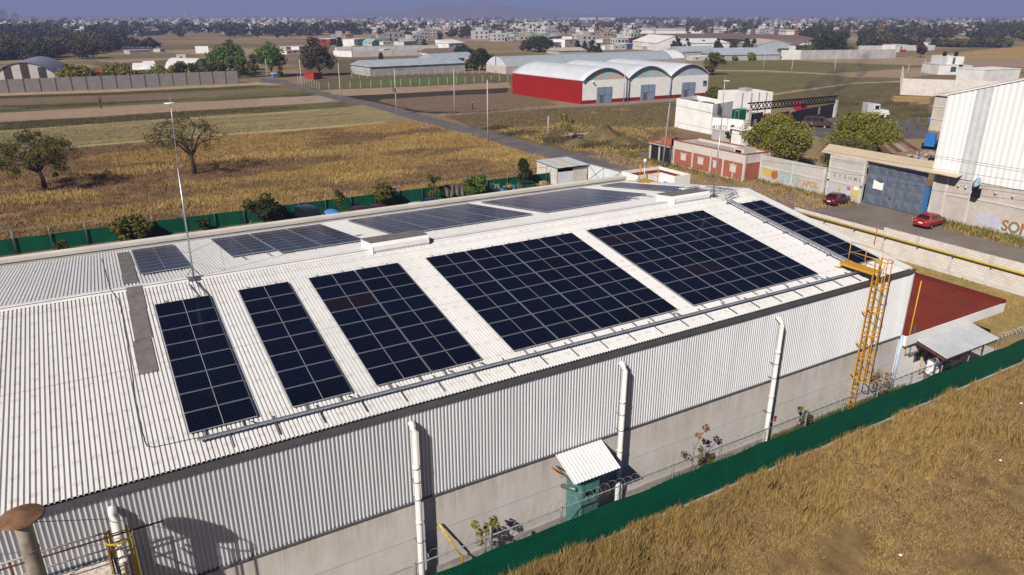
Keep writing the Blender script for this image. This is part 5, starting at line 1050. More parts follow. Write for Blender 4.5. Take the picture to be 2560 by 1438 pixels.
for k in range(6):
    x, y, _ = at(1915+k*18, 322-k*2.2); x += 3; y += 3; m = M(); m.hexa([(x-1.4, y-.8, 0), (x+1.4, y-.9, 0), (x+1.2, y+.9, 0), (x-1.3, y+.8, 0), (x-1.2, y-.7, 2.+k % 3*.3), (x+1.1, y-.8, 2.2), (x+1., y+.8, 2.4), (x-1.2, y+.7, 2.)]); tag(m.build('scrap_container', [mat('scrap_orange', (.25, .07, .03), (.14, .05, .03), 1, .85), CONC2, RUST][k % 3]), 'rusty scrap container heaped behind the black gate', 'container', 'scrap containers in the compound')
x, y, _ = at(2042, 318); car('scrap_car', 'burnt reddish wreck of a pickup between the two trees', x, y, R(-60), mat('burnt_paint', (.12, .035, .025), (.05, .03, .03), 2, .8), 'van', 'wreck', scale=1.1)
# white semi tractor
x, y, _ = at(2180, 296); t = thing('semi_truck', 'old white long nosed tractor truck parked in the weeds', 'truck', (x, y, 0), R(-28))
m = M(); m.hexa([(-.6, -1.15, 1.0), (1.0, -1.15, 1.0), (1.0, 1.15, 1.0), (-.6, 1.15, 1.0), (-.6, -1.1, 3.2), (.75, -1.05, 3.2), (.75, 1.05, 3.2), (-.6, 1.1, 3.2)]); m.build('cab', WHT, t)
m = M(); m.box(-2.0, -1.2, 1.0, -.62, 1.2, 3.35); m.build('sleeper', mat('grey_sleeper', (.52, .53, .55), None, 1, .5), t)
m = M(); m.hexa([(1.0, -.85, .8), (3.1, -.8, .8), (3.1, .8, .8), (1.0, .85, .8), (1.0, -.85, 2.1), (3.1, -.7, 1.85), (3.1, .7, 1.85), (1.0, .85, 2.1)]); m.box(1.7, -1.2, .9, 3.1, -.86, 1.4); m.box(1.7, .86, .9, 3.1, 1.2, 1.4); m.build('hood', WHT, t)
m = M(); m.hexa([(.98, -.95, 2.2), (.98, .95, 2.2), (.80, .95, 3.0), (.80, -.95, 3.0), (1.02, -.95, 2.2), (1.02, .95, 2.2), (.86, .95, 3.0), (.86, -.95, 3.0)]); m.box(-.3, -1.17, 2.1, .6, -1.14, 2.9); m.build('windscreen', GLASSD, t)
m = M(); m.box(3.11, -.6, .85, 3.16, .6, 1.8); m.build('grille', GALV, t); m = M(); m.box(3.1, -1.2, .45, 3.35, 1.2, .8); m.build('bumper', STEEL, t); m = M(); m.box(-5.5, -.5, .7, 3, .5, .95); m.build('chassis', BLACK, t)
for k in (-4.6, -3.3, 2.3):
    for s_ in (-1, 1): m = M(); m.tube([(k, s_*.8, .52), (k, s_*1.15, .52)], .52, 16); w_ = m.build('wheel', TYRE, t); m = M(); m.tube([(k, s_*1.151, .52), (k, s_*1.17, .52)], .28, 12); m.build('rim', WHITE, w_)
# smoke of a small fire behind the gateway
mm, tt, b = nt('dark_smoke'); tt.nodes.remove(b); pv = tt.nodes.new('ShaderNodeVolumePrincipled'); pv.inputs['Color'].default_value = (.12, .12, .16, 1)
fn = noise(tt, .16, 3, .6); rr_ = ramp(tt, fn, [(.47, 0.), (.62, 1.)]); mu = N(tt, 'ShaderNodeMath', operation='MULTIPLY'); tt.links.new(rr_, mu.inputs[0]); mu.inputs[1].default_value = .20; tt.links.new(mu.outputs[0], pv.inputs['Density']); tt.links.new(pv.outputs[0], tt.nodes['Material Output'].inputs['Volume'])
x, y, _ = at(2035, 262); m = M(); vs = []
for j in range(9):
    f = j/8; cxx, czz, rr = 18*f, 2+11*f, 1.5+4.2*math.sin(math.pi*min(1, f*.9+.1))*.9
    for k in range(12): a = 2*math.pi*k/12; vs.append((cxx+rr*math.cos(a)*1.2, rr*math.sin(a)*1.2, czz+rr*.15*math.cos(a)))
m.add(vs, [(j*12+k, j*12+(k+1) % 12, j*12+12+(k+1) % 12, j*12+12+k) for j in range(8) for k in range(12)]+[tuple(range(11, -1, -1)), tuple(range(96, 108))]); o = m.build('smoke', mm); o.location = (x, y, 0); tag(o, 'drift of dark smoke rising behind the black truss', 'smoke', kind='stuff')

# ------------------------------------------------------------------ triple vault warehouse
t = thing('vault_warehouse', 'red and white warehouse with three silver barrel vault roofs', 'warehouse', (130, 136, 0))
FLc, FRc, BLc, BRc = (109.2, 122.2), (151.8, 121.2), (107.0, 153.5), (150.5, 153.5); EH = 5.75
def bil(u, v): return ((FLc[0]*(1-u)+FRc[0]*u)*(1-v)+(BLc[0]*(1-u)+BRc[0]*u)*v, (FLc[1]*(1-u)+FRc[1]*u)*(1-v)+(BLc[1]*(1-u)+BRc[1]*u)*v)
def slab(u0, v0, u1, v1, z0, z1): q = [bil(u0, v0), bil(u1, v0), bil(u1, v1), bil(u0, v1)]; return [(a, b, z0) for a, b in q]+[(a, b, z1) for a, b in q]
m = MT(); m.hexa(slab(0, 0, .006, 1, 0, EH)); m.build('side_wall', REDWALL, t)
m = MT(); m.hexa(slab(.0061, 0, 1, .008, .9, EH)); m.hexa(slab(.994, .0081, 1, 1, 0, EH)); m.hexa(slab(.0061, .992, .9939, 1, 0, EH)); m.build('front_wall', WHITE, t)
m = MT(); m.hexa(slab(.0061, -.002, 1.001, .008, 0, .895)); m.build('base_band', REDBASE, t)
VR = 3.0; VM = sheet('vault_sheet', (.60, .63, .68), (.52, .55, .60), 'Object')
TYM = mat('tympanum_blue', (.42, .48, .56), (.36, .41, .49), .5, .6)
def tymp():
    mt, tt, b = nt('tympanum_rainbow'); f = noise(tt, .35, 2, .5, (1, 1, 1.6)); tt.links.new(ramp(tt, f, [(.3, (.62, .36, .30)), (.42, (.62, .42, .34)), (.5, (.20, .50, .52)), (.58, (.34, .55, .58)), (.68, (.60, .36, .32))]), b.inputs['Base Color']); b.inputs['Roughness'].default_value = .7; return mt
TYR = tymp()
for k in range(3):
    u0, u1 = k/3, (k+1)/3; n = 18; vs = []; ve = []
    for i in range(n+1):
        f = i/n; u = u0+(u1-u0)*f; z = EH-.05+VR*math.sin(math.pi*f)**.85
        for v in np.linspace(-.02, 1.01, 13): x, y = bil(u, v); vs.append((x, y, z))
    m = MT(); m.smooth = True; q = 13; m.add(vs, [(i*q+j, i*q+j+1, (i+1)*q+j+1, (i+1)*q+j) for i in range(n) for j in range(q-1)]); rf = m.build('vault_roof', VM, t); sm = rf.modifiers.new('s', 'SOLIDIFY'); sm.thickness = .16
    m = MT(); ft = [bil(u0+(u1-u0)*i/n, .002)+(EH-.1+(VR-.05)*math.sin(math.pi*i/n)**.85,) for i in range(n+1)]; m.add(ft+[bil(u0+(u1-u0)*i/n, .002)+(EH-.6,) for i in range(n+1)], [(i, n+1+i, n+2+i, i+1) for i in range(n)]); ty = m.build('tympanum', TYM if k == 2 else TYR, t)
    for s_ in (.16, .36, .56, .76):
        m = MT(); st = []
        for i in range(3, 9):
            f = i/n; z = EH-.05+VR*math.sin(math.pi*f)**.85+.03
            for v in (s_, s_+.016): x, y = bil(u0+(u1-u0)*f, v); st.append((x-.02, y, z))
        m.add(st, [(i*2, i*2+1, i*2+3, i*2+2) for i in range(5)]); m.build('rooflight', MATS['cream_rooflight'], rf)
DB = mat('door_blue', (.24, .30, .40), (.18, .23, .32), .6, .6)
for k, (pa, pb) in enumerate((((1490, 1531)), ((1600, 1638)), ((1702, 1737)))):
    ua, ub = (k+.33)/3, (k+.66)/3; m = MT(); m.hexa(slab(ua, -.006, ub, -.0021, .02, 4.0)); d_ = m.build('door', DB, t)
    m = MT(); um = (ua+ub)/2; m.hexa(slab(um-.001, -.0075, um+.001, -.0062, .05, 3.95)); m.hexa(slab(ua, -.0075, um-.0012, -.0062, 2.0, 2.05)); m.hexa(slab(um+.0012, -.0075, ub, -.0062, 2.0, 2.05)); m.hexa(slab(ua+.02, -.0078, ua+.045, -.0062, .1, 2.0)); m.build('door_frame', STEEL, d_)
m = MT(); m.hexa(slab(.955, -.005, .985, -.0021, 2.9, 4.2)); m.build('mural_sign', mat('mural', (.10, .28, .42), (.05, .05, .06), 1.2, .6, lo=.45, hi=.55), t)
for k in (1/3, 2/3): m = MT(); x, y = bil(k+.008, -.012); m.tube([(x, y, 0), (x, y, EH-.3)], .14, 8); m.build('downpipe', DB, t)
m = MT(); x, y = bil(.075, -.006); m.tube([(x, y, EH-.25), (x, y-.5, EH-.25)], .2, 8); m.build('floodlight', WHITE, t)
t = thing('vault_shed', 'very long grey single barrel vault shed behind the red warehouse', 'shed', (190, 228, 0))
y0, y1, xa, xb, e = 217, 233, 141, 240, 2.9; m = MT(); m.smooth = True; n = 16; vs = []
for i in range(n+1): f = i/n; vs += [(xa, y0+(y1-y0)*f, e+3.2*math.sin(math.pi*f)**.8), (xb, y0+8+(y1-y0)*f, e+3.2*math.sin(math.pi*f)**.8)]
m.add(vs, [(2*i, 2*i+2, 2*i+3, 2*i+1) for i in range(n)]); m.build('vault_roof', sheet('grey_vault', (.40, .44, .48), (.33, .37, .41), 'Object'), t)
m = MT(); m.add([vs[2*i] for i in range(n+1)], [tuple(range(n+1))]); m.build('gable', mat('gable_pale', (.60, .62, .66), None, 1, .6), t)
m = MT(); m.box(xa-.05, (y0+y1)/2-.3, e, xa-.01, (y0+y1)/2+.3, e+3.1); m.build('gable_post', STEEL, t)
m = MT(); m.hexa([(xa, y0, 0), (xb, y0+8, 0), (xb, y1+8, 0), (xa, y1, 0), (xa, y0, e), (xb, y0+8, e), (xb, y1+8, e), (xa, y1, e)]); m.build('wall', BLOCKP, t)
m = MT(); vs = []
for i in range(n+1): f = i/n; vs += [(xb-9, y0+7.3+(y1-y0)*f, e+.05+3.2*math.sin(math.pi*f)**.8), (xb-1, y0+7.9+(y1-y0)*f, e+.05+3.2*math.sin(math.pi*f)**.8)]
m.add(vs, [(2*i, 2*i+2, 2*i+3, 2*i+1) for i in range(n)]); m.build('white_end_bay', W_ROOF, t)
# ------------------------------------------------------------------ ground, fields, roads
def ground_mat():
    m, t, b = nt('plain_soil'); b.inputs['Roughness'].default_value = .95; b.inputs['Specular IOR Level'].default_value = .1
    ge = N(t, 'ShaderNodeNewGeometry'); mp = t.nodes.new('ShaderNodeMapping'); mp.inputs['Scale'].default_value = (1/75, 1/30, 1); mp.inputs['Rotation'].default_value = (0, 0, R(-14)); t.links.new(ge.outputs['Position'], mp.inputs[0])
    v = N(t, 'ShaderNodeTexVoronoi'); v.inputs['Scale'].default_value = 1.; v.inputs['Randomness'].default_value = .8; v.distance = 'CHEBYCHEV'; t.links.new(mp.outputs[0], v.inputs['Vector'])
    sp = N(t, 'ShaderNodeSeparateColor'); t.links.new(v.outputs['Color'], sp.inputs[0])
    c = ramp(t, sp.outputs[0], [(0, (0.245, 0.165, 0.106)), (.25, (0.182, 0.132, 0.075)), (.45, (0.280, 0.198, 0.125)), (.6, (0.140, 0.125, 0.056)), (.8, (0.308, 0.218, 0.125)), (1, (0.224, 0.152, 0.100))]); t.nodes[-1].color_ramp.interpolation = 'CONSTANT'
    f = noise(t, .05, 8, .7, (1, 2.2, 1), 'World', R(-14)); f2 = noise(t, .6, 5, .7, (1, 2, 1), 'World')
    c = mixc(t, ramp(t, f, [(.38, 0.), (.66, .75)]), c, (0.175, 0.139, 0.062)); c = mixc(t, ramp(t, f2, [(.45, 0.), (.7, .35)]), c, (0.119, 0.086, 0.056))
    t.links.new(c, b.inputs['Base Color']); return m
m = M(); m.quad((-9000, -400, 0), (12000, -400, 0), (12000, 12000, 0), (-9000, 12000, 0)); tag(m.build('ground', ground_mat()), kind='structure')
def fmat(name, a, b, s=.25, c=None, rot=0., st=(.2, 1.6, 1), k=.35):
    """field surface: two-tone streaks along the rows plus finer clumps of a third colour"""
    if name in MATS: return MATS[name]
    m, t, bs = nt(name); bs.inputs['Roughness'].default_value = .95; bs.inputs['Specular IOR Level'].default_value = .1
    f = noise(t, s, 7, .68, st, 'World', rot); g_ = noise(t, s*5, 6, .78, (.45, 1.6, 1), 'World', rot)
    o = ramp(t, f, [(.36, a), (.64, b)]); o = mixc(t, ramp(t, g_, [(.44, 0.), (.60, min(.9, k*2.1))]), o, c or tuple(x*.55 for x in b))
    t.links.new(o, bs.inputs['Base Color']); MATS[name] = m; return m
def patch(name, px, z, mt, world=False, jit=.35, step=4.):
    P = px if world else [at(*p)[:2] for p in px]; Q = []; r = random.Random(len(P)*31+int(P[0][0]))
    for i in range(len(P)):
        a, b = Vector(P[i]), Vector(P[(i+1) % len(P)]); n = max(1, min(60, int((b-a).length/step)))
        for k in range(n): p = a+(b-a)*k/n; dist = math.hypot(p.x-CAM[0], p.y-CAM[1]); j = jit*min(3, dist/90); Q.append((p.x+r.uniform(-j, j), p.y+r.uniform(-j, j), z))
    m = M(); m.add(Q, [tuple(range(len(Q)))]); o = m.build(name, mt)
    if o.data.polygons[0].normal.z < 0: o.data.flip_normals()
    return tag(o, kind='structure')
ROWS = math.atan2(at(965, 308)[1]-at(175, 372)[1], at(965, 308)[0]-at(175, 372)[0])
F_GOLD = fmat('golden_field', (0.436, 0.267, 0.102), (0.205, 0.133, 0.074), .10, (0.139, 0.095, 0.058), ROWS, (.16, 1.7, 1), .4)
F_PALE = fmat('pale_stubble', (0.310, 0.254, 0.120), (0.231, 0.184, 0.090), .14, (0.132, 0.112, 0.058), ROWS, (.16, 1.7, 1), .3)
F_GREEN = fmat('dark_green_crop', (0.079, 0.086, 0.029), (0.112, 0.104, 0.040), .2, (0.158, 0.127, 0.060), ROWS, (.16, 1.7, 1), .3)
F_BROWN = fmat('brown_soil', (0.224, 0.159, 0.102), (0.165, 0.114, 0.074), .2, (0.112, 0.079, 0.054), ROWS, (.16, 1.7, 1))
F_SAND = fmat('sandy_soil', (0.383, 0.279, 0.192), (0.304, 0.216, 0.144), .2, (0.158, 0.114, 0.078), ROWS, (.16, 1.7, 1), .3)
F_BURNT = fmat('burnt_stubble', (.040, .030, .023), (.075, .054, .038), .3, (.02, .015, .012), ROWS, (.16, 1.7, 1))
F_WEED = fmat('weedy_field', (0.185, 0.133, 0.070), (0.112, 0.108, 0.040), .09, (0.079, 0.066, 0.034), 0, (1, 1.8, 1), .5)
F_MEAD = fmat('green_meadow', (0.125, 0.121, 0.040), (0.211, 0.165, 0.066), .10, (0.079, 0.076, 0.031), ROWS, (.16, 1.7, 1), .4)
F_STRAW = fmat('straw_field', (0.475, 0.311, 0.102), (0.317, 0.203, 0.078), .1, (0.198, 0.133, 0.060), ROWS, (.16, 1.7, 1), .3)
F_PITCH = fmat('sports_turf', (.085, .165, .022), (.065, .13, .02), .3, (.10, .13, .03), 0)
ROADM = mat('worn_asphalt', (.155, .14, .145), (.105, .095, .10), .35, .92, 0, .15, coord='World')
patch('field', [(-120, 390), (0, 381), (175, 372), (400, 351), (640, 333), (800, 322), (965, 308), (1045, 303), (1135, 323), (1235, 354), (1330, 386), (1410, 405), (1400, 425), (1365, 432), (1345, 438), (900, 498), (300, 556), (0, 600), (-150, 615)], .004, F_GOLD)
patch('field', [(-120, 345), (0, 326), (175, 313), (400, 298), (640, 284), (760, 276), (853, 270), (905, 262), (960, 276), (1040, 302), (965, 307.5), (800, 321.5), (640, 332.5), (400, 350.5), (175, 371.5), (0, 380.5), (-120, 389)], .006, F_PALE)
patch('field', [(-120, 315), (0, 305), (175, 296), (425, 281), (640, 268), (800, 258), (858, 255), (898, 261), (853, 269), (760, 275), (640, 283), (400, 297), (175, 312), (0, 325), (-120, 343)], .008, F_GREEN)
patch('field', [(60, 280), (250, 269), (400, 260), (640, 248)] + [(640, 267), (425, 280), (175, 295), (0, 304), (-80, 309), (-80, 290)], .010, F_SAND)
patch('field', [(640, 246), (720, 242), (800, 240), (850, 253), (800, 257), (640, 267)], .012, mat('pale_sand', (.34, .27, .215), (.27, .20, .15), .3, .95, coord='World'))
patch('field', [(-100, 268), (0, 263), (325, 254), (480, 245), (640, 233), (760, 228), (790, 239), (700, 243), (640, 247), (400, 259), (250, 268), (60, 279), (-100, 288)], .014, F_GREEN)
patch('field', [(-100, 250), (0, 247), (275, 240), (480, 232), (700, 220), (755, 227), (640, 232), (480, 244), (325, 253), (0, 262), (-100, 267)], .016, F_BROWN)
patch('field', [(-100, 244), (0, 241), (250, 233), (500, 221), (640, 213), (700, 215), (700, 219), (480, 231), (275, 239), (0, 246), (-100, 249)], .018, F_GREEN)
patch('path', [(-100, 238), (0, 234), (250, 226), (450, 217), (600, 210.5), (650, 205), (720, 200), (708, 212), (640, 212.5), (500, 220), (250, 232), (0, 240), (-100, 243)], .02, mat('sandy_track', (.40, .30, .20), (.30, .22, .14), .3, .95, coord='World'))
patch('road', [(650, 196), (715, 200), (760, 218), (800, 231.5), (848, 240.5), (880, 246), (950, 261), (998, 273), (1050, 284.5), (1116, 302), (1181, 320), (1280, 345), (1333, 359), (1438, 382), (1530, 388), (1631, 383), (1640, 400), (1600, 412), (1535, 420), (1480, 415), (1420, 405), (1365, 393), (1285, 370), (1231, 352), (1166, 334), (1090, 314), (1040, 301), (998, 289), (953, 274), (903, 261), (865, 254.5), (820, 245), (770, 232), (745, 222), (710, 212), (650, 206)], .03, ROADM, jit=.12, step=6)
patch('path', [(1070, 288), (1103, 284), (1180, 282), (1280, 274.5), (1380, 268), (1440, 263), (1540, 257), (1700, 245.5), (1760, 243), (1765, 247), (1700, 252), (1540, 264), (1440, 268), (1380, 271.5), (1280, 278), (1180, 285), (1110, 291)], .026, mat('pinkish_track', (.27, .215, .19), (.20, .155, .135), .3, .95, coord='World'), jit=.15)
patch('field', [(800, 226), (960, 220), (1273, 206), (1273, 220), (1100, 228), (953, 236), (870, 240), (845, 238)], .022, F_SAND)
patch('field', [(865, 240.5), (953, 237), (1100, 229), (1273, 220.5), (1273, 232), (1100, 240), (960, 248), (945, 253), (1000, 268), (1060, 279), (1180, 280), (1273, 272), (1273, 274.5), (1180, 283), (1100, 286), (1040, 281), (985, 268), (935, 256)], .0225, F_BURNT)
patch('field', [(962, 249), (1100, 241), (1273, 232.5), (1285, 245), (1400, 262), (1273, 271.5), (1180, 279.5), (1062, 278.5), (1002, 267.5), (947, 253)], .023, F_BROWN)
patch('field', [(760, 205), (880, 190), (1273, 182), (1290, 200), (1273, 205.5), (960, 219.5), (800, 225.5), (770, 218)], .024, F_WEED)
patch('pitch', [(868, 207), (1000, 199), (1140, 191.5), (1172, 199), (1160, 204), (1000, 209.5), (872, 214)], .027, F_PITCH)
patch('field', [(1112, 292), (1180, 286), (1280, 279), (1440, 269), (1690, 254), (1692, 320), (1640, 352), (1625, 381), (1530, 386.5), (1438, 381), (1333, 358), (1280, 344), (1181, 319)], .021, F_WEED)
patch('field', [(1300, 300), (1480, 285), (1690, 290), (1685, 315), (1500, 322), (1360, 325)], .0235, F_MEAD)
patch('field', [(1980, 151), (2240, 142.5), (2560, 148), (2600, 168), (2340, 165.5), (2100, 157.5)], .022, F_SAND)
patch('field', [(1780, 152), (1960, 150), (2100, 158), (2340, 166), (2160, 178), (2080, 182.5), (1900, 180), (1780, 184)], .023, F_MEAD)
patch('field', [(2080, 184), (2340, 167), (2400, 172), (2345, 186), (2262, 195), (2150, 193)], .024, F_SAND)
patch('field', [(1765, 188), (1920, 182.5), (2080, 186), (2150, 195), (2255, 204), (2130, 207), (1935, 232), (1800, 236), (1770, 230)], .025, F_MEAD)
patch('path', [(1700, 175), (1920, 176), (2080, 185), (2160, 194.5), (2160, 196), (2080, 187.5), (1920, 179.5), (1700, 178)], .03, MATS['sandy_track'], jit=.2)
patch('path', [(1930, 235), (2040, 220), (2130, 207.5), (2262, 202.5), (2262, 205), (2130, 210), (2040, 223.5), (1930, 239)], .031, MATS['sandy_track'], jit=.2)
patch('field', [(1930, 240), (2040, 224), (2130, 210.5), (2255, 206), (2252, 238), (2325, 243), (2322, 318), (2200, 312), (2090, 300), (1950, 262)], .0255, F_WEED)
patch('field', [(2230, 240), (2330, 242), (2325, 260), (2240, 262)], .028, F_STRAW)
patch('yard', [(2020, 330), (2090, 296), (2200, 302), (2322, 318), (2322, 345), (2200, 350), (2060, 350)], .029, mat('yard_asphalt', (.12, .115, .12), (.085, .08, .085), .3, .9, coord='World'))
patch('field', [(2290, 143), (2420, 128), (2600, 112), (2640, 150), (2560, 147.5), (2400, 145)], .021, F_STRAW)
for k, (q, mt) in enumerate((([(230, 158), (470, 146), (700, 150), (700, 162), (500, 160), (250, 176)], F_WEED), ([(230, 152), (440, 144), (480, 147), (300, 157)], F_SAND), ([(400, 130), (560, 118), (700, 128), (560, 142)], F_SAND), ([(380, 116), (620, 108), (640, 116), (420, 124)], F_MEAD),
        ([(700, 150), (840, 146), (1080, 140), (1100, 150), (920, 160), (740, 170)], F_BROWN), ([(640, 92), (900, 88), (1280, 100), (1280, 106), (900, 98), (640, 98)], F_SAND), ([(1410, 92), (1640, 86), (1640, 98), (1500, 104)], F_BROWN), ([(2100, 92), (2560, 88), (2560, 100), (2300, 104), (2120, 102)], F_SAND), ([(1280, 60), (1560, 54), (1760, 66), (1400, 74)], F_BROWN), ([(300, 64), (640, 62), (620, 76), (320, 82)], F_BROWN),
        ([(840, 150), (1100, 146), (1120, 160), (900, 190), (780, 200), (760, 176)], F_WEED))):
    patch('field', q, .012+.002*k, mt, jit=1.)
# tall grass in the big field behind the rear fence and along the road
n = 52000; x = g.uniform(-18, 92, n); y = g.uniform(49.2, 113, n); f = vnoise(x+y*.25, y*2.4, 16, 31, 4); road = x > 60.6-.9*g.random(n)
gk = (f > .50) & ~road; tufts('dry_grass', 'tall golden grass in drifts across the big field behind the rear fence', 'grass', np.stack([x, y, 0*x], 1)[gk], np.clip(.12+1.3*(f-.45)+.15*g.random(n), .12, .75)[gk], 10, .045, GRASSB, .42, .8, 21)
gk = (f <= .54) & ~road & (g.random(n) < .75); tufts('dry_weeds', 'grey brown weeds between the golden drifts of the big field', 'weeds', np.stack([x, y, 0*x], 1)[gk], (.12+.3*g.random(n))[gk], 10, .045, WEEDB, .45, 1.2, 22)
for k, (px, py, rr) in enumerate(((900, 447, 5.5), (960, 440, 4.5), (560, 508, 3.2), (470, 512, 3.), (60, 498, 6), (160, 497, 4), (700, 390, 7), (820, 385, 7), (600, 398, 6), (1090, 345, 6), (1010, 372, 6), (330, 430, 6), (1200, 385, 5), (1280, 400, 4))):
    b = at(px, py); q = np.stack([b[0]+g.normal(size=260)*rr*.5, b[1]+g.normal(size=260)*rr*.22, np.zeros(260)], 1); pts_ = q if k == 0 else np.concatenate([pts_, q])
tufts('golden_drifts', 'bright yellow golden drifts of tall grass in the big field', 'grass', pts_, .25+.45*g.random(len(pts_)), 14, .045, mat('yellow_blades', (.46, .31, .10), (.34, .22, .07), .4, .85, coord='World', rand=('island', (.54, .39, .15))), .4, .7, 31)
def band_tufts(nm, lb, top, bot, n, mt, hh, sd):
    PX = g.uniform(top[0][0], top[-1][0], n); a, b_ = (np.interp(PX, [p[0] for p in e], [p[1] for p in e]) for e in (top, bot)); PY = a+(b_-a)*g.uniform(.03, .97, n); q = np.array([at(u, v) for u, v in zip(PX, PY)])
    k = vnoise(q[:, 0]*.25, q[:, 1]*1.5, 6, sd) > .42; tufts(nm, lb, 'grass', q[k], hh*(.4+.6*g.random(k.sum())), 7, .08, mt, .45, 1.2, sd)
PB = mat('pale_blades', (.27, .23, .115), (.20, .17, .08), .3, .9, coord='World', rand=('island', (.34, .29, .15))); CB_ = mat('crop_blades', (.06, .07, .022), (.10, .085, .035), .15, .9, coord='World', rand=('island', (.13, .105, .05)))
band_tufts('stubble', 'pale dry stubble on the striped field beyond the trees', [(-60, 332), (400, 298), (900, 262)], [(-60, 385), (400, 350), (960, 307)], 12000, PB, .2, 41)
band_tufts('crop_rows', 'low dark green growth in the widest green stripe', [(-60, 311), (425, 281), (858, 255)], [(-60, 333), (425, 297), (858, 269)], 5000, CB_, .3, 42)
band_tufts('crop_rows', 'low dark green growth in the upper green stripe', [(-60, 267), (325, 254), (780, 229)], [(-60, 287), (325, 263), (780, 240)], 4000, CB_, .3, 43)
band_tufts('crop_rows', 'low dark green growth in the stripe by the sandy track', [(-60, 243), (250, 233), (640, 214)], [(-60, 249), (250, 239), (640, 221)], 2500, CB_, .3, 44)
for k, (a, b_, w_, mt) in enumerate((([(-60, 347), (175, 334), (400, 318), (640, 302), (800, 290), (890, 282)], None, 2.2, F_BROWN), ([(-60, 366), (175, 353), (400, 334), (640, 317), (800, 305), (930, 294)], None, 2.6, F_BROWN), ([(-60, 385), (175, 371), (400, 350), (640, 332.5), (800, 321.5), (965, 307.5)], None, -3.5, mat('straw_edge', (.42, .34, .18), (.34, .26, .13), .3, .95, coord='World')), ([(-60, 332), (175, 315), (400, 300), (640, 286), (800, 274)], None, 2.2, MATS['straw_edge']))):
    patch('field', [p for p in a]+[(p[0], p[1]+w_) for p in a[::-1]], .0095+.001*k, mt, jit=.25)
q = [at(px, py) for px, py in zip(g.uniform(1120, 1690, 3800), 0*g.uniform(0, 1, 3800)+g.uniform(272, 384, 3800))]; q = [p for p in q if p[0]+p[1] > 190 or True]
q = np.array([p for p in q if p[0] > 68.6 and p[1] > 62]); f = fieldnoise(q[:, 0], q[:, 1], 7., 2.)
tufts('roadside_weeds', 'brown and green weeds in the lot across the road', 'weeds', q[f < .3], .2+.3*g.random((f < .3).sum()), 8, .09, WEEDB, .5, .8, 23); tufts('roadside_grass', 'straw grass edging the lot across the road', 'grass', q[f >= .3], .2+.3*g.random((f >= .3).sum()), 8, .09, GRASSB, .5, .8, 24)
q = []
for px, py, s_ in ((1245, 322, 4), (1300, 335, 5), (1390, 352, 5), (1450, 350, 6), (1510, 340, 5), (1540, 360, 6), (1480, 367, 5), (1580, 370, 5), (2240, 262, 9), (2200, 285, 8), (2280, 275, 9), (2120, 262, 7), (2310, 290, 6)):
    b = at(px, py); q += [(b[0]+rnd.gauss(0, s_*.35), b[1]+rnd.gauss(0, s_*.2), 0) for _ in range(80)]
q = np.array(q); tufts('scrub', 'dark green scrub on the mounds beside the road and the truck', 'scrub', q, .25+.55*g.random(len(q)), 14, .09, mat('scrub_blades', (.06, .06, .02), (.11, .09, .04), .4, .9, coord='World', rand=('island', (.11, .085, .04))), .4, .7, 25)
m = M()
for k in range(90):
    b = at(rnd.gauss(1470, 22), rnd.gauss(341, 3)); s_ = rnd.uniform(.12, .45); m.hexa([(b[0]+a*s_*rnd.uniform(.6, 1.4), b[1]+c*s_*rnd.uniform(.6, 1.4), d*s_) for a, c, d in ((-1, -1, 0), (1, -1, 0), (1, 1, 0), (-1, 1, 0), (-1, -1, 1), (1, -1, 1), (1, 1, 1), (-1, 1, 1))])
tag(m.build('rubble', MATS['pale_rubble']), 'pale broken rubble scattered on the dark mound by the road', 'rubble', kind='stuff')
for k, (px, py, r_, h_, lb) in enumerate(((1505, 347, 5.5, 2.6, 'big dark weedy spoil heap beside the road'), (1560, 360, 4.5, 1.3, 'low weedy spoil heap nearest the road bend'), (1440, 362, 4, 1.1, 'low dark spoil heap by the pale rubble'))):
    b = at(px, py); m = M(); m.smooth = True; n = 22; vs = [(b[0]+r_*q/6*math.cos(2*math.pi*k2/n)*rnd.uniform(.85, 1.15), b[1]+.7*r_*q/6*math.sin(2*math.pi*k2/n)*rnd.uniform(.85, 1.15), max(.01, h_*(math.cos(math.pi*q/6)*.5+.5)*rnd.uniform(.75, 1.15)) if q < 6 else .005) for q in range(7) for k2 in range(n)]
    m.add(vs, [(q*n+k2, q*n+(k2+1) % n, q*n+n+(k2+1) % n, q*n+n+k2) for q in range(6) for k2 in range(n)]); tag(m.build('spoil_heap', F_WEED), lb, 'heap', 'spoil heaps by the road')
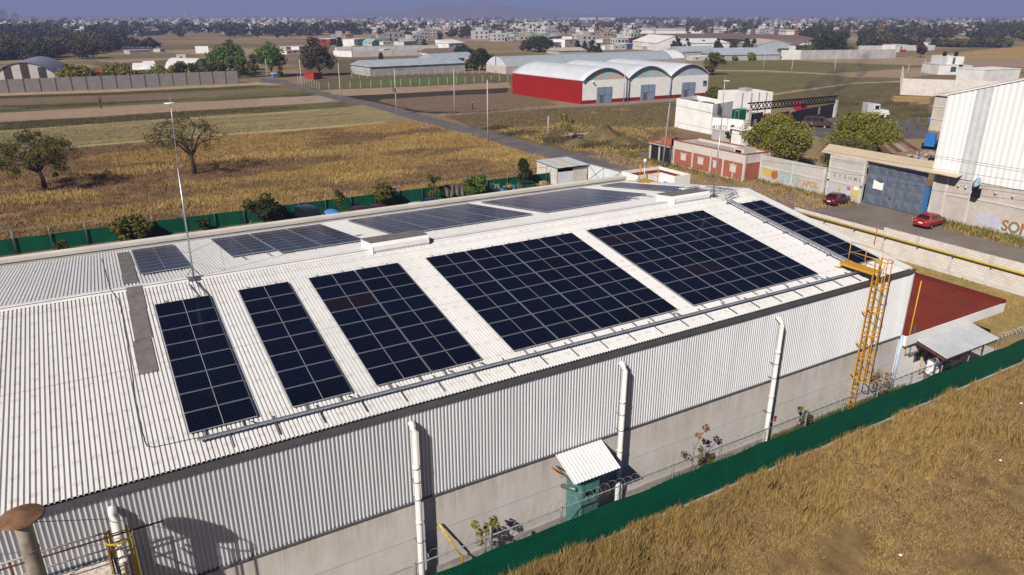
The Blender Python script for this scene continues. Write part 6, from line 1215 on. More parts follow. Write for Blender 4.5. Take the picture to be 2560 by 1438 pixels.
# ------------------------------------------------------------------ trees in the fields
def scraggly(label, base, top, wpx, lf, seed, rad, npuff, lean, leafn=60, name='field_tree', h0=.22, ls=.014):
    b = at(*base); H = height(top[0], top[1], b); dist = math.hypot(b[0]-CAM[0], b[1]-CAM[1]); Wd = wpx/FPX*dist
    t = thing(name, label, 'tree', (b[0], b[1], 0)); r = random.Random(seed); m = M()
    ru = Vector((RT[0], RT[1], 0)); f0 = Vector((0, 0, H*.16)); fork = Vector((0, 0, H*.32))+ru*lean[0]
    m.tube([(0, 0, -.05), tuple(f0+ru*lean[0]*.3), tuple(fork)], [H*.042, H*.031, H*.026], 9)
    P, Q = crown_pts('round', r, npuff, H, Wd, H*h0); P = [(p[0]+ru.x*lean[1], p[1]+ru.y*lean[1], p[2]) for p in P]
    limbs = []
    for k in range(8):
        a = 2*math.pi*k/8+r.uniform(-.3, .3); e = fork+ru*lean[1]*.6+Vector((math.cos(a)*Wd*.27, math.sin(a)*Wd*.27, H*r.uniform(.12, .42))); mid = fork+(e-fork)*.5+Vector((r.uniform(-.2, .2), r.uniform(-.2, .2), H*.04)); s0 = f0+(fork-f0)*r.uniform(.6, 1)
        m.tube([tuple(s0), tuple(mid), tuple(e)], [H*.016, H*.012, H*.007], 6); limbs += [mid, e]
    for p in P:
        v = Vector(p); q = min(limbs, key=lambda l: (l-v).length); w_ = q+(v-q)*.5+Vector((r.uniform(-1, 1), r.uniform(-1, 1), r.uniform(-.5, 1)))*.06*H; m.tube([tuple(q), tuple(w_), p], [H*.0045, H*.003, H*.0012], 4, caps=False)
        for _ in range(2): e = v+Vector((r.gauss(0, 1), r.gauss(0, 1), r.gauss(0, .8)))*rad*H; m.tube([tuple(w_), tuple(e)], [H*.002, H*.0007], 3, caps=False)
    m.build('trunk', BARK, t); g_ = np.random.default_rng(seed); rr = rad*H*g_.uniform(.5, 1.5, len(P))
    if leafn: leaves(P, leafn, rr, H*ls, r, .8).build_leaf('crown', LEAF[lf], t)
    return t
scraggly('crooked leafy dark tree at the left edge of the golden field', (115, 476), (85, 312), 178, 'olive', 5, .085, 85, (-.3, -.6), 110, h0=.2)
scraggly('half bare spreading tree behind the tall lightning rod', (487, 436), (478, 266), 188, 'olive', 8, .07, 95, (-.1, -.6), 24, h0=.24)
scraggly('small dead bare tree standing alone in the far striped field', (253, 271), (250, 228), 10, 'brown', 3, .06, 14, (0, 0), 0, 'dead_tree')
scraggly('leafless dark tree in front of the white walled lot', (2368, 236), (2372, 196), 40, 'brown', 4, .06, 30, (.3, .4), 0, 'dead_tree')
def ptree(name, label, base, top, wpx, lf, shape='round', puffs=24, n=70, trunk=.2, group=None, seed=None, size=None):
    b = at(*base); h = height(top[0], top[1], b); dist = math.hypot(b[0]-CAM[0], b[1]-CAM[1]); w_ = wpx/FPX*dist
    return tree(name, label, b[0], b[1], h, w_, lf, shape, puffs, n, size or max(.22, dist*.0014), trunk, group, seed)
ptree('sapling_tree', 'thin feathery sapling in the lot across the road', (1417, 352), (1413, 286), 38, 'yellow', 'multi', 14, 40, .35)
for a in (('willow', 'big bright green tree left of the columnar cypress', (572, 186), (570, 106), 70, 'bright', 'round', 34, 110, .22), ('willow', 'bright green tree beside the road start', (680, 192), (680, 108), 66, 'bright', 'round', 34, 110, .25), ('willow', 'smaller bright green tree overlapping the big one', (592, 190), (592, 132), 46, 'bright', 'round', 26, 90, .2),
        ('ash_tree', 'large brownish round tree beside the grey shed field', (800, 190), (800, 92), 72, 'brown', 'round', 44, 120, .15), ('ash_tree', 'brownish tree crown rising behind the bright green tree', (585, 178), (588, 100), 56, 'brown', 'round', 34, 90, .2),
        ('cypress', 'columnar golden green cypress between the bright trees', (635, 193), (635, 140), 26, 'olive', 'column', 16, 110, .05), ('cypress', 'columnar golden green cypress at the road start', (702, 194), (702, 137), 18, 'olive', 'column', 14, 110, .05),
        ('cypress', 'narrow dark cypress by the arched white shed', (516, 192), (517, 152), 13, 'dark', 'column', 12, 80, .05), ('cypress', 'short cypress behind the perimeter wall end', (600, 194), (600, 150), 26, 'olive', 'column', 16, 90, .05),
        ('orchard_tree', 'round olive tree nearest the left hangar', (195, 212), (195, 160), 66, 'yellow', 'round', 30, 110, .15), ('orchard_tree', 'wide olive tree between the red shelter and white tarps', (306, 208), (306, 160), 70, 'yellow', 'round', 30, 110, .15), ('orchard_tree', 'small olive tree right beside the wide olive tree', (355, 206), (352, 174), 30, 'yellow', 'round', 20, 80, .15),
        ('orchard_tree', 'round olive tree right of the white tarps', (415, 203), (415, 159), 52, 'yellow', 'round', 28, 100, .15), ('orchard_tree', 'olive tree in front of the arched white shed', (470, 200), (470, 156), 62, 'olive', 'round', 30, 100, .15), ('orchard_tree', 'dark olive tree beside the arched white shed', (540, 197), (535, 152), 48, 'olive', 'round', 28, 90, .15),
        ('pepper_tree', 'large dark tree at the right end of the grey shed', (1205, 176), (1208, 122), 60, 'dark', 'round', 32, 110, .15), ('pepper_tree', 'dark bushy tree touching the grey shed end', (1178, 176), (1178, 148), 36, 'olive', 'round', 22, 90, .1), ('pepper_tree', 'dark tree beside the blue grey long roof', (1160, 140), (1158, 116), 40, 'dark', 'round', 24, 80, .1),
        ('pepper_tree', 'dark spreading tree on the plain left of the white houses', (1348, 130), (1348, 92), 64, 'dark', 'round', 30, 90, .15), ('pepper_tree', 'brown tree behind the dark spreading tree', (1318, 128), (1318, 100), 34, 'brown', 'round', 22, 70, .15),
        ('pepper_tree', 'sparse olive tree at the corner of the red vault warehouse', (1780, 188), (1778, 134), 52, 'olive', 'multi', 26, 60, .2), ('bush', 'round green bush beside the red vault warehouse corner', (1788, 247), (1788, 222), 48, 'olive', 'round', 26, 100, .05),
        ('eucalyptus', 'tall dark eucalyptus behind the lettered gable', (2070, 140), (2068, 77), 66, 'dark', 'round', 40, 110, .12), ('eucalyptus', 'shorter dark tree right of the tall eucalyptus', (2112, 134), (2112, 112), 34, 'olive', 'round', 22, 80, .1), ('eucalyptus', 'dark bush left of the tall eucalyptus', (2030, 136), (2030, 113), 40, 'olive', 'round', 22, 80, .1),
        ('mesquite', 'lone thin brown tree in the beige field', (2301, 144), (2300, 114), 30, 'brown', 'multi', 16, 40, .35), ('young_tree', 'small green tree before the grey boundary wall', (1876, 151), (1876, 127), 20, 'yellow', 'round', 14, 80, .2), ('young_tree', 'tiny green tree left of the other small wall tree', (1838, 152), (1838, 139), 14, 'yellow', 'round', 12, 70, .2),
        ('young_tree', 'small dark tree poking above the grey shed roof', (952, 160), (952, 134), 13, 'dark', 'column', 12, 60, .1), ('bush', 'green bush beside the far white house', (2395, 186), (2400, 173), 26, 'olive', 'round', 18, 70, .05)): ptree(*a)
for k, (bx, by, tx, ty, w_, lb) in enumerate(((1443, 127, 1445, 102, 22, 'leftmost conifer of the row by the white houses'), (1462, 128, 1463, 104, 20, 'second conifer of the row by the white houses'), (1480, 130, 1481, 101, 22, 'third conifer of the row by the white houses'), (1495, 131, 1496, 110, 20, 'rightmost conifer of the row by the white houses'),
        (1690, 127, 1691, 90, 28, 'tallest conifer in front of the white gabled hall'), (1716, 126, 1717, 98, 24, 'conifer just right of the tallest conifer'), (1758, 124, 1758, 100, 24, 'conifer before the middle white hall'), (1793, 127, 1793, 98, 28, 'conifer at the right end of the middle white hall'), (1834, 124, 1834, 104, 18, 'small conifer before the brown roofs'), (1866, 124, 1866, 94, 22, 'left of the paired conifers by the beige shed'), (1884, 124, 1884, 96, 18, 'right of the paired conifers by the beige shed'), (1610, 106, 1610, 88, 6, 'needle thin cypress by the orange roofed house'), (1100, 110, 1101, 86, 16, 'dark conifer alone on the middle plain'), (1061, 122, 1062, 100, 20, 'dark conifer by the brown roofed shed'), (850, 122, 851, 94, 16, 'dark conifer beside the red and white building'))):
    ptree('conifer', lb, (bx, by), (tx, ty), w_, 'dark', 'cone', 26, 60, .06, 'conifers on the plain', seed=k % 3)
GRV = 'trees of the wooded bank'
for k in range(34):
    px = rnd.uniform(-25, 285); py = rnd.uniform(108, 154) if px < 235 else rnd.uniform(112, 138); s_ = 290/(py-34)
    ptree('thicket_tree', ['bare brownish tree in the thick grove at far left', 'dark olive tree in the thick grove at far left'][k % 3 == 0], (px, py), (px, py-rnd.uniform(30, 44)*(py-34)/110), rnd.uniform(42, 62)*(py-34)/105, ['brown', 'brown', 'olive', 'dark'][k % 4], 'round', 26, 70, .1, [GRV+', bare', GRV+', olive'][k % 3 == 0], seed=k % 4)
for k in range(8): px = 302+k*12+rnd.uniform(-4, 4); ptree('thicket_tree', 'bare brown tree in the thin row right of the grove', (px, 122), (px, 95+rnd.uniform(-2, 6)), 26, 'brown', 'round', 20, 60, .2, 'trees of the thin row', seed=k % 3)
for k in range(14): px = 2345+k*13; ptree('hedge_tree', 'dark tree in the hedge row across the far straw field', (px, 119+rnd.uniform(-2, 1)), (px, 99+rnd.uniform(-5, 6)), 30, ['dark', 'olive', 'brown'][k % 3], 'round', 20, 60, .08, 'trees in the far hedge row', seed=k % 3)
for k in range(10): px = 2155+k*15; ptree('hedge_tree', 'dark tree behind the long grey boundary wall', (px, 116+rnd.uniform(-2, 2)), (px, 94+rnd.uniform(-6, 8)), 28, ['dark', 'brown'][k % 2], 'round', 20, 60, .1, 'trees behind the long grey wall', seed=k % 3)

# ------------------------------------------------------------------ poles along the road
CP = mat('concrete_pole', (.50, .47, .44), (.40, .38, .36), 1, .9)
for base, top, lb, arms in (((756, 228), (752, 147), 'concrete street pole at the far start of the road', ((.2, -1, .2, 0),)), ((853, 252), (845, 157), 'concrete pole where the road leaves the pale field', ((.2, -.2, 1.6, 0),)), ((992, 290), (989, 172), 'concrete pole with a grey transformer box beside the road', ((.25, 0, 2.2, 0),)), ((1137, 283), (1135, 171), 'slim concrete pole in the ploughed field', ()), ((1220, 353), (1218, 200), 'tall concrete pole nearest the camera on the road verge', ((.2, 0, 1.6, 0),)),
        ((670, 206), (667, 147), 'pale pole among the bright green trees', ()), ((1559, 255), (1562, 158), 'white pole in front of the red vault warehouse', ()), ((2085, 184), (2090, 140), 'white pole right of the meadow track', ()), ((2306, 192), (2312, 148), 'white pole left of the far white walled lot', ()), ((1978, 184), (1979, 150), 'dark thin pole in the green meadow', ()), ((1370, 341), (1367, 290), 'short white post in the lot across the road', ()), ((2268, 190), (2270, 160), 'thin green pole in the beige field', ()), ((1908, 175), (1912, 130), 'white lamp pole by the grey boundary wall', ())):
    t_, h_ = pole(lb, base, top, .14, .09, arms, CP)
    if 'transformer' in lb: m = M(); m.box(-.75, -.25, h_*.52, -.2, .25, h_*.52+.9); m.build('transformer', GALV, t_); m = M(); m.bar((-.9, 0, h_*.62), (1.2, 0, h_*.62), .1); m.build('cross_arm', STEEL, t_)
b = at(1051, 192); t_, h_ = pole('bright blue floodlight mast beside the sports pitch', (1051, 193), (1049, 127), .12, .09, (), mat('sky_blue_paint', (.08, .38, .62), None, 2, .5)); m = M(); m.box(-.8, -.2, h_-.3, .8, .2, h_); m.build('lamp_head', STEEL, t_)
for k in range(2):
    p0, p1 = (at(992, 290), at(1220, 353)) if k == 0 else (at(853, 252), at(992, 290)); z0, z1 = (9.2, 8.6) if k == 0 else (9.4, 9.2)
    m = M(); m.tube([(p0[0]*(1-f)+p1[0]*f+1, p0[1]*(1-f)+p1[1]*f, z0*(1-f)+z1*f-4*f*(1-f)*1.3) for f in np.linspace(0, 1, 20)], .02, 4); tag(m.build('power_line', STEEL), ['power line sagging between the transformer pole and the nearest road pole', 'power line sagging between the two farther road poles'][k], 'power line')
def wire_fence(label, pts, n, h=2.2):
    P = [Vector(at(*p)) for p in pts]; t = thing('wire_fence', label, 'fence', P[0]); L_ = [0]
    for a, b_ in zip(P, P[1:]): L_.append(L_[-1]+(b_-a).length)
    def along(s):
        for i in range(len(P)-1):
            if s <= L_[i+1]+1e-6: return P[i]+(P[i+1]-P[i])*((s-L_[i])/(L_[i+1]-L_[i]))
        return P[-1]
    for k in range(n): p = along(L_[-1]*k/(n-1)); m = M(); m.T = L(t.location); m.box(p.x-.07, p.y-.07, 0, p.x+.07, p.y+.07, h); m.build('post', CP, t)
    m = M(); m.T = L(t.location)
    for a, b_ in zip(P, P[1:]):
        for z in (.7, 1.4, 2.1): m.bar((a.x, a.y, z), (b_.x, b_.y, z), .03)
    m.build('wires', STEEL, t)
wire_fence('concrete post and wire fence in front of the sports pitch', [(745, 205), (800, 224), (960, 218), (1270, 203)], 30); wire_fence('farther concrete post fence behind the sports pitch', [(880, 196), (1000, 190), (1270, 182)], 22, 2.0)

# ------------------------------------------------------------------ person in the ploughed field
b = at(1181, 274); t = thing('person', 'person in red top, dark trousers and pale hat standing in the ploughed field', 'person', (b[0], b[1], 0), R(120))
def figure():
    vs = [(0, 0, .95), (0, 0, 1.15), (0, 0, 1.38), (0, 0, 1.50), (0, 0, 1.58), (0, .02, 1.68), (0, -.20, 1.40), (.02, -.27, 1.12), (.10, -.27, .88), (0, .20, 1.40), (.02, .27, 1.12), (.10, .27, .88), (0, -.10, .90), (.03, -.13, .50), (0, -.14, .06), (.15, -.15, .04), (0, .10, .90), (.0, .13, .50), (-.06, .14, .06), (.09, .15, .04)]
    es = [(0, 1), (1, 2), (2, 3), (3, 4), (4, 5), (2, 6), (6, 7), (7, 8), (2, 9), (9, 10), (10, 11), (0, 12), (12, 13), (13, 14), (14, 15), (0, 16), (16, 17), (17, 18), (18, 19)]
    rr = [.15, .15, .17, .07, .09, .10, .075, .055, .04, .075, .055, .04, .10, .075, .05, .04, .10, .075, .05, .04]
    me = bpy.data.meshes.new('body'); me.from_pydata(vs, es, []); o = mobj('body', me, t); s = o.modifiers.new('s', 'SKIN')
    for i, r_ in enumerate(rr): me.skin_vertices[0].data[i].radius = (r_, r_); me.skin_vertices[0].data[i].use_root = i == 0
    o.modifiers.new('u', 'SUBSURF').render_levels = 1
    mt, tt, bs = nt('figure_clothes'); tc = N(tt, 'ShaderNodeTexCoord'); sp = N(tt, 'ShaderNodeSeparateXYZ'); tt.links.new(tc.outputs['Object'], sp.inputs[0]); d = N(tt, 'ShaderNodeMath', operation='DIVIDE'); tt.links.new(sp.outputs[2], d.inputs[0]); d.inputs[1].default_value = 2.
    o_ = ramp(tt, d.outputs[0], [(0, (.02, .025, .05)), (.47, (.42, .015, .02)), (.745, (.32, .18, .12))]); tt.nodes[-1].color_ramp.interpolation = 'CONSTANT'; tt.links.new(o_, bs.inputs['Base Color']); bs.inputs['Roughness'].default_value = .9; me.materials.append(mt)
figure(); m = M(); m.lathe([(.24, 1.74), (.12, 1.76), (.11, 1.86), (0, 1.88)], n=14); m.build('hat', mat('straw_hat', (.62, .52, .36), None, 3, .9), t)

# ------------------------------------------------------------------ buildings of the middle distance
PAL = {'white': (.74, .73, .71), 'cream': (.66, .58, .45), 'grey': (.42, .41, .40), 'pale': (.58, .56, .53), 'red': (.34, .045, .035), 'pink': (.58, .34, .28), 'teal': (.24, .46, .48), 'blue': (.06, .18, .46), 'ochre': (.52, .34, .12), 'brownr': (.185, .135, .105), 'bluer': (.36, .40, .46), 'orange': (.50, .18, .07), 'green': (.30, .50, .34), 'sand': (.50, .42, .34), 'dark': (.05, .045, .045)}
def pm(k): return mat('paint_'+k, PAL[k], tuple(x*.78 for x in PAL[k]), .35, .8)
def bld(name, label, pl, pr, ty, depth, wc='white', rc=None, roof='flat', rise=1.5, wins=0, door=None, cat='building', group=None, par=.0):
    """building standing on the ground between two photo base points; ty: photo row of its wall top"""
    a, b = Vector(at(*pl)), Vector(at(*pr)); h = height(pl[0], ty, a); ux = b-a; w_ = ux.length; t = thing(name, label, cat, a, math.atan2(ux.y, ux.x), group)
    m = M(); m.box(0, 0, 0, w_, depth, h); m.build('wall', pm(wc), t); rm = pm(rc or 'pale')
    if roof == 'flat': m = M(); m.box(-.1, -.1, h, w_+.1, depth+.1, h+.22); m.build('roof', rm, t)
    elif roof == 'mono': m = M(); m.hexa([(-.3, -.3, h), (w_+.3, -.3, h), (w_+.3, depth+.3, h), (-.3, depth+.3, h), (-.3, -.3, h+.15), (w_+.3, -.3, h+.15), (w_+.3, depth+.3, h+rise), (-.3, depth+.3, h+rise)]); m.build('roof', rm, t)
    elif roof == 'gx':   # ridge along the front
        m = M(); e = .4; m.add([(-e, -e, h), (w_+e, -e, h), (w_+e, depth/2, h+rise), (-e, depth/2, h+rise), (w_+e, depth+e, h), (-e, depth+e, h)], [(0, 1, 2, 3), (3, 2, 4, 5), (0, 3, 5), (1, 4, 2)]); m.build('roof', rm, t)
    elif roof == 'gy':   # gable faces the front
        m = M(); e = .3; m.add([(-e, -e, h), (w_/2, -e, h+rise), (w_/2, depth+e, h+rise), (-e, depth+e, h), (w_+e, -e, h), (w_+e, depth+e, h)], [(0, 1, 2, 3), (1, 4, 5, 2)]); sm = m.build('roof', rm, t); md = sm.modifiers.new('s', 'SOLIDIFY'); md.thickness = .2; m = M(); m.add([(0, .0, h), (w_, .0, h), (w_/2, .0, h+rise)], [(0, 1, 2)]); m.build('gable', pm(wc), t)
    elif roof == 'vault':
        m = M(); m.smooth = True; n = 14; vs = []
        for i in range(n+1): f = i/n; z = h+rise*math.sin(math.pi*f)**.8; vs += [(w_*f, -.4, z), (w_*f, depth, z)]
        m.add(vs, [(2*i, 2*i+1, 2*i+3, 2*i+2) for i in range(n)]); m.build('roof', rm, t); m = M(); m.add([(w_*i/n, -.0, h+rise*math.sin(math.pi*i/n)**.8) for i in range(n+1)], [tuple(range(n, -1, -1))]); m.build('gable', pm(wc), t)
    for k in range(wins):
        x0 = w_*(k+.5)/wins; s_ = min(1.3, w_/wins*.5)/2; z0 = h*.45 if h < 4.2 else h*.62; m = M(); m.box(x0-s_, -.06, z0, x0+s_, -.01, z0+min(1.3, h*.3)); m.build('window', GLASSD, t)
    if door: m = M(); m.box(w_*door[0], -.07, .02, w_*door[1], -.012, h*door[2]); m.build('door', pm(door[3]), t)
    return t
bld('long_shed', 'long grey walled shed with a silver ridge roof above the sports pitch', (926, 191), (1163, 178.5), 168, 17, 'grey', 'bluer', 'gx', 2.0)
wall('lot_wall', 'white return wall of the walled lot behind the grey shed', at(834.5, 141), at(880, 143), 3.0, pm('white')); wall('lot_wall', 'long pale front wall of the walled lot behind the grey shed', at(880, 143), at(1077, 137), 3.1, pm('pale'), 8, pilmat=pm('grey')); wall('lot_wall', 'pale rear wall of the walled lot behind the grey shed', at(842, 130.5), at(1095, 125), 3., pm('pale'), 9, pilmat=pm('grey'))
B = [('house', 'white two storey house with balcony on the middle plain', (1122, 124), (1163, 122), 109, 12, 'white', 'white', 'mono', 2, 3, None), ('barn', 'cream barn with a brown roof beside the white house', (1077, 140), (1139, 138), 133, 14, 'cream', 'brownr', 'gx', 2.2, 0, (.45, .95, .85, 'dark')), ('long_shed', 'blue grey low roof behind the dark pepper tree', (1094, 157), (1192, 151), 148, 14, 'grey', 'bluer', 'gx', 2.2, 0, None),
     ('house', 'red and white house beyond the walled lot', (826, 113), (842, 112), 98, 9, 'red', 'white', 'flat', 1, 2, None), ('house', 'white terrace house with dark windows beyond the walled lot', (886, 115), (917, 113), 99, 10, 'white', 'white', 'flat', 1, 4, None), ('house', 'turquoise gabled house beyond the walled lot', (930, 115), (949, 114), 106, 9, 'teal', 'teal', 'gy', 2, 2, None), ('house', 'plain grey house beside the turquoise house', (919, 115), (930, 115), 104, 9, 'pale', 'grey', 'flat', 1, 1, None),
     ('house', 'low white bungalow right of the turquoise house', (958, 113), (987, 112), 105, 9, 'white', 'pale', 'flat', 1, 4, None), ('house', 'long low white row house at mid plain', (1010, 114), (1042, 112), 105, 9, 'pale', 'grey', 'flat', 1, 3, None), ('hut', 'white brick hut with pink trim left of the brown tree', (717, 136), (759, 134), 128, 7, 'white', 'pink', 'flat', 1, 3, None), ('hut', 'small grey hut above the white brick hut', (716, 126), (738, 125), 118, 7, 'grey', 'pale', 'flat', 1, 1, None), ('hut', 'pale hut with open porch right of the grey hut', (748, 126), (764, 125), 117, 7, 'white', 'pale', 'flat', 1, 2, None),
     ('hut', 'white flat hut inside the walled lot corner', (855, 129), (882, 128), 120, 8, 'white', 'pale', 'flat', 1, 2, None), ('hut', 'taller white hut inside the walled lot', (881, 127), (899, 126), 116, 8, 'white', 'white', 'flat', 1, 2, None), ('hut', 'bright white container inside the walled lot', (960, 131), (975, 130), 124, 4, 'white', 'white', 'flat', 1, 0, None), ('hut', 'white shed at the right of the walled lot', (1010, 124), (1047, 123), 118, 8, 'white', 'pale', 'flat', 1, 0, None),
     ('school', 'long white building with green trim on the middle plain', (1285, 101), (1372, 99), 88, 14, 'white', 'green', 'flat', 1, 14, None), ('hall', 'pale blue grey box hall right of the green trimmed building', (1372, 106), (1408, 104), 92, 18, 'bluer', 'pale', 'flat', 1, 0, None), ('house', 'white house with porch left of the bright white house', (1386, 124), (1412, 122), 107, 10, 'white', 'pale', 'flat', 1, 3, (.5, .95, .5, 'dark')), ('house', 'bright white stepped house beside the conifer row', (1412, 123), (1442, 121), 100, 12, 'white', 'white', 'flat', 1, 1, None), ('house', 'upper pink roofed white house behind the stepped house', (1430, 106), (1468, 104), 92, 10, 'white', 'pink', 'flat', 1, 4, None),
     ('hut', 'low white hut with dark opening right of the conifer row', (1512, 125), (1536, 124), 115, 8, 'white', 'pale', 'flat', 1, 0, (.6, .95, .8, 'dark')), ('hut', 'pale wide hut left of the blue house', (1533, 125), (1566, 124), 114, 8, 'pale', 'white', 'flat', 1, 2, None), ('house', 'dark red cube house on the middle plain', (1562, 109), (1584, 108), 97, 9, 'red', 'red', 'flat', 1, 2, None), ('house', 'bright blue house with white base', (1562, 123), (1582, 122), 110, 8, 'blue', 'white', 'flat', 1, 2, None), ('house', 'low white long house left of the dark red house', (1506, 107), (1551, 105), 99, 9, 'white', 'pale', 'flat', 1, 4, None),
     ('house', 'cream house with orange tiled porch roof', (1602, 125), (1640, 124), 117, 9, 'cream', 'cream', 'flat', 1, 2, None), ('house', 'small orange roofed house behind the cream house', (1610, 117), (1632, 116), 110, 8, 'white', 'orange', 'gx', 1.6, 2, None), ('house', 'pale stucco house right of the orange roof', (1626, 113), (1646, 112), 104, 8, 'pale', 'pink', 'flat', 1, 2, None),
     ('factory_hall', 'white gabled factory hall behind the tallest conifer', (1640, 127), (1728, 126), 108, 40, 'white', 'white', 'gy', 4.2, 0, None), ('factory_hall', 'middle white factory hall with a low gable', (1728, 126), (1822, 125), 108, 40, 'white', 'white', 'gx', 2.2, 0, None), ('factory_hall', 'huge brown roofed factory hall behind the white halls', (1690, 112), (1905, 109), 99, 70, 'dark', 'brownr', 'gx', 3.2, 0, None), ('factory_hall', 'second huge brown roofed hall at the right', (1900, 114), (2060, 112), 102, 70, 'dark', 'brownr', 'gx', 2.8, 0, None), ('factory_hall', 'grey sided shed with beige roof and pale stripes', (1893, 126), (1987, 126), 112, 40, 'bluer', 'sand', 'gy', 2.8, 0, (.55, .95, .35, 'dark')),
     ('boundary_shed', 'low blue grey roofed shed left of the boundary wall', (1700, 142), (1795, 140), 130, 16, 'grey', 'bluer', 'gx', 2.5, 0, None), ('boundary_shed', 'long blue grey roofed shed along the boundary wall', (1795, 152), (1950, 150), 138, 20, 'grey', 'bluer', 'gx', 3., 0, None), ('hut', 'grey block hut with tanks beside the long vault shed', (1680, 153), (1712, 151), 134, 10, 'grey', 'pale', 'flat', 1, 2, None), ('hut', 'bright blue painted hut by the long vault shed', (1689, 161), (1709, 160), 151, 3, 'blue', 'blue', 'flat', 1, 0, None), ('hut', 'low white hut behind the sparse olive tree', (1730, 152), (1800, 150), 143, 8, 'pale', 'white', 'flat', 1, 3, None),
     ('house', 'white hut with a red base in the far walled lot', (2236, 131), (2267, 130), 113, 9, 'white', 'pale', 'flat', 1, 1, (.4, .95, .35, 'red')), ('house', 'white ruin far behind the right hedge row', (2318, 116), (2338, 115), 108, 8, 'white', 'pale', 'flat', 1, 2, None),
     ('hut', 'roofless grey walls in the far left field', (325, 136), (378, 134), 127, 8, 'grey', 'grey', 'flat', 1, 0, None), ('hut', 'small grey cube hut right of the roofless walls', (384, 130), (401, 130), 123, 6, 'pale', 'grey', 'flat', 1, 0, None), ('hut', 'bright white hut alone in the left fields', (442, 149.5), (465, 149), 139, 5, 'white', 'white', 'flat', 1, 1, None), ('shelter', 'long low red roofed shelter behind the perimeter wall', (222, 200), (278, 198), 182, 10, 'dark', 'red', 'mono', .6, 0, None),
     ('stall', 'white canopy stall with a blue base behind the perimeter wall', (336, 196), (372, 195), 176, 6, 'blue', 'white', 'mono', 2.2, 0, None), ('stall', 'white topped stall with a dark blue skirt', (372, 197), (396, 196), 174, 6, 'blue', 'white', 'mono', 2.6, 0, None), ('arched_shed', 'white arched shed between the orchard trees', (484, 186), (526, 182), 168, 14, 'white', 'pale', 'vault', 3.0, 0, (.2, .8, .5, 'dark')), ('house', 'white gabled house by the bright green trees', (560, 188), (600, 186), 175, 9, 'white', 'pale', 'gx', 1.5, 2, None),
     ('booth', 'small blue and white booth at the road start', (684, 195), (693, 194.5), 185, 2, 'blue', 'white', 'flat', 1, 0, None), ('hut', 'red brick stump building beside the road start', (785, 200), (806, 198), 184, 5, 'red', 'red', 'flat', 1, 0, (.3, .7, .7, 'dark')), ('long_shed', 'pale low roof at the left end of the vault shed', (1190, 160), (1245, 158), 150, 12, 'pale', 'bluer', 'gx', 1.5, 0, None), ('long_shed', 'pinkish low roof above the long vault shed', (1398, 136), (1466, 134), 128, 14, 'grey', 'sand', 'gx', 1.6, 0, None)]
for q in B: bld(*q)
t = bld('factory_hall', 'open fronted hall with a white lettered gable', (1987, 127), (2042, 126), 113, 30, 'white', 'brownr', 'gy', 3.0, 0, (.03, .97, .98, 'dark')); w_ = (Vector(at(2042, 126))-Vector(at(1987, 127))).length; hq = height(1987, 113, at(1987, 127)); text('lettering', 'TTT', 2.4, mat('letter_blue', (.05, .05, .22), None, 2, .6), t, (w_*.47, -.42, hq+1.15), (R(90), 0, 0), .03, .05); text('lettering', 'G', 1.5, pm('bluer'), t, (w_*.63, -.42, hq+.75), (R(90), 0, 0), .03, .05)  # dark front panel stands for the shade within the open hall
for (px, py, ty, lb) in ((1880, 100, 70, 'rust brown factory chimney over the brown roofs'), (1938, 100, 74, 'shorter rusty factory chimney at the right brown roof')):
    a = at(px, py); h_ = height(px, ty, a); m = M(); m.lathe([(2.2, 0), (1.8, h_), (1.5, h_), (0, h_-.5)], n=14); o = m.build('chimney', mat('rust_stack', (.20, .09, .06), (.12, .06, .04), .2, .9)); o.location = a; tag(o, lb, 'chimney')
wall('boundary_wall', 'white painted part of the far boundary wall', at(1951, 149.5), at(2000, 149), 4.6, pm('white')); wall('boundary_wall', 'long grey far boundary wall with pilasters', at(2000, 149.2), at(2237, 146), 4.5, pm('grey'), 7, pilmat=pm('pale')); wall('boundary_wall', 'pale low wall running beyond the long grey wall', at(2145, 128), at(2336, 126), 3.2, pm('pale'), 12, pilmat=pm('grey'))
# perimeter wall and hangar, left
wall('perimeter_wall', 'long grey block perimeter wall with dark pilasters in front of the left hangar', at(-60, 236.5), at(598, 208), 3.8, mat_block('grey_wall_block', (.30, .28, .265), (.20, .185, .175), .8, .4, .03), 4.05, pilmat=mat('dark_pilaster', (.10, .09, .10), None, 1, .9), h1=4.0)
t = bld('hangar', 'big barrel vaulted hangar with dark window bays at the far left', (-28, 217), (158, 211), 204, 38, 'pale', 'bluer', 'vault', 5.6, 0, None); t.children[1].data.materials[0] = mat('hangar_vault', (.34, .33, .36), (.26, .25, .28), .12, .45, .3)
w_ = (Vector(at(158, 211))-Vector(at(-28, 217))).length
for f in (.29, .52, .75): hz_ = 1.6+5.6*math.sin(math.pi*f)**.8*.93; m = M(); m.hexa([(w_*f-1.1, -.08, 1.2), (w_*f+1.1, -.08, 1.2), (w_*f+1.1, -.02, 1.2), (w_*f-1.1, -.02, 1.2), (w_*f-1.1, -.08, hz_), (w_*f+1.1, -.08, hz_), (w_*f+1.1, -.02, hz_), (w_*f-1.1, -.02, hz_)]); m.build('window_bay', mat('brown_window', (.045, .038, .03), (.07, .06, .045), .6, .5), t)
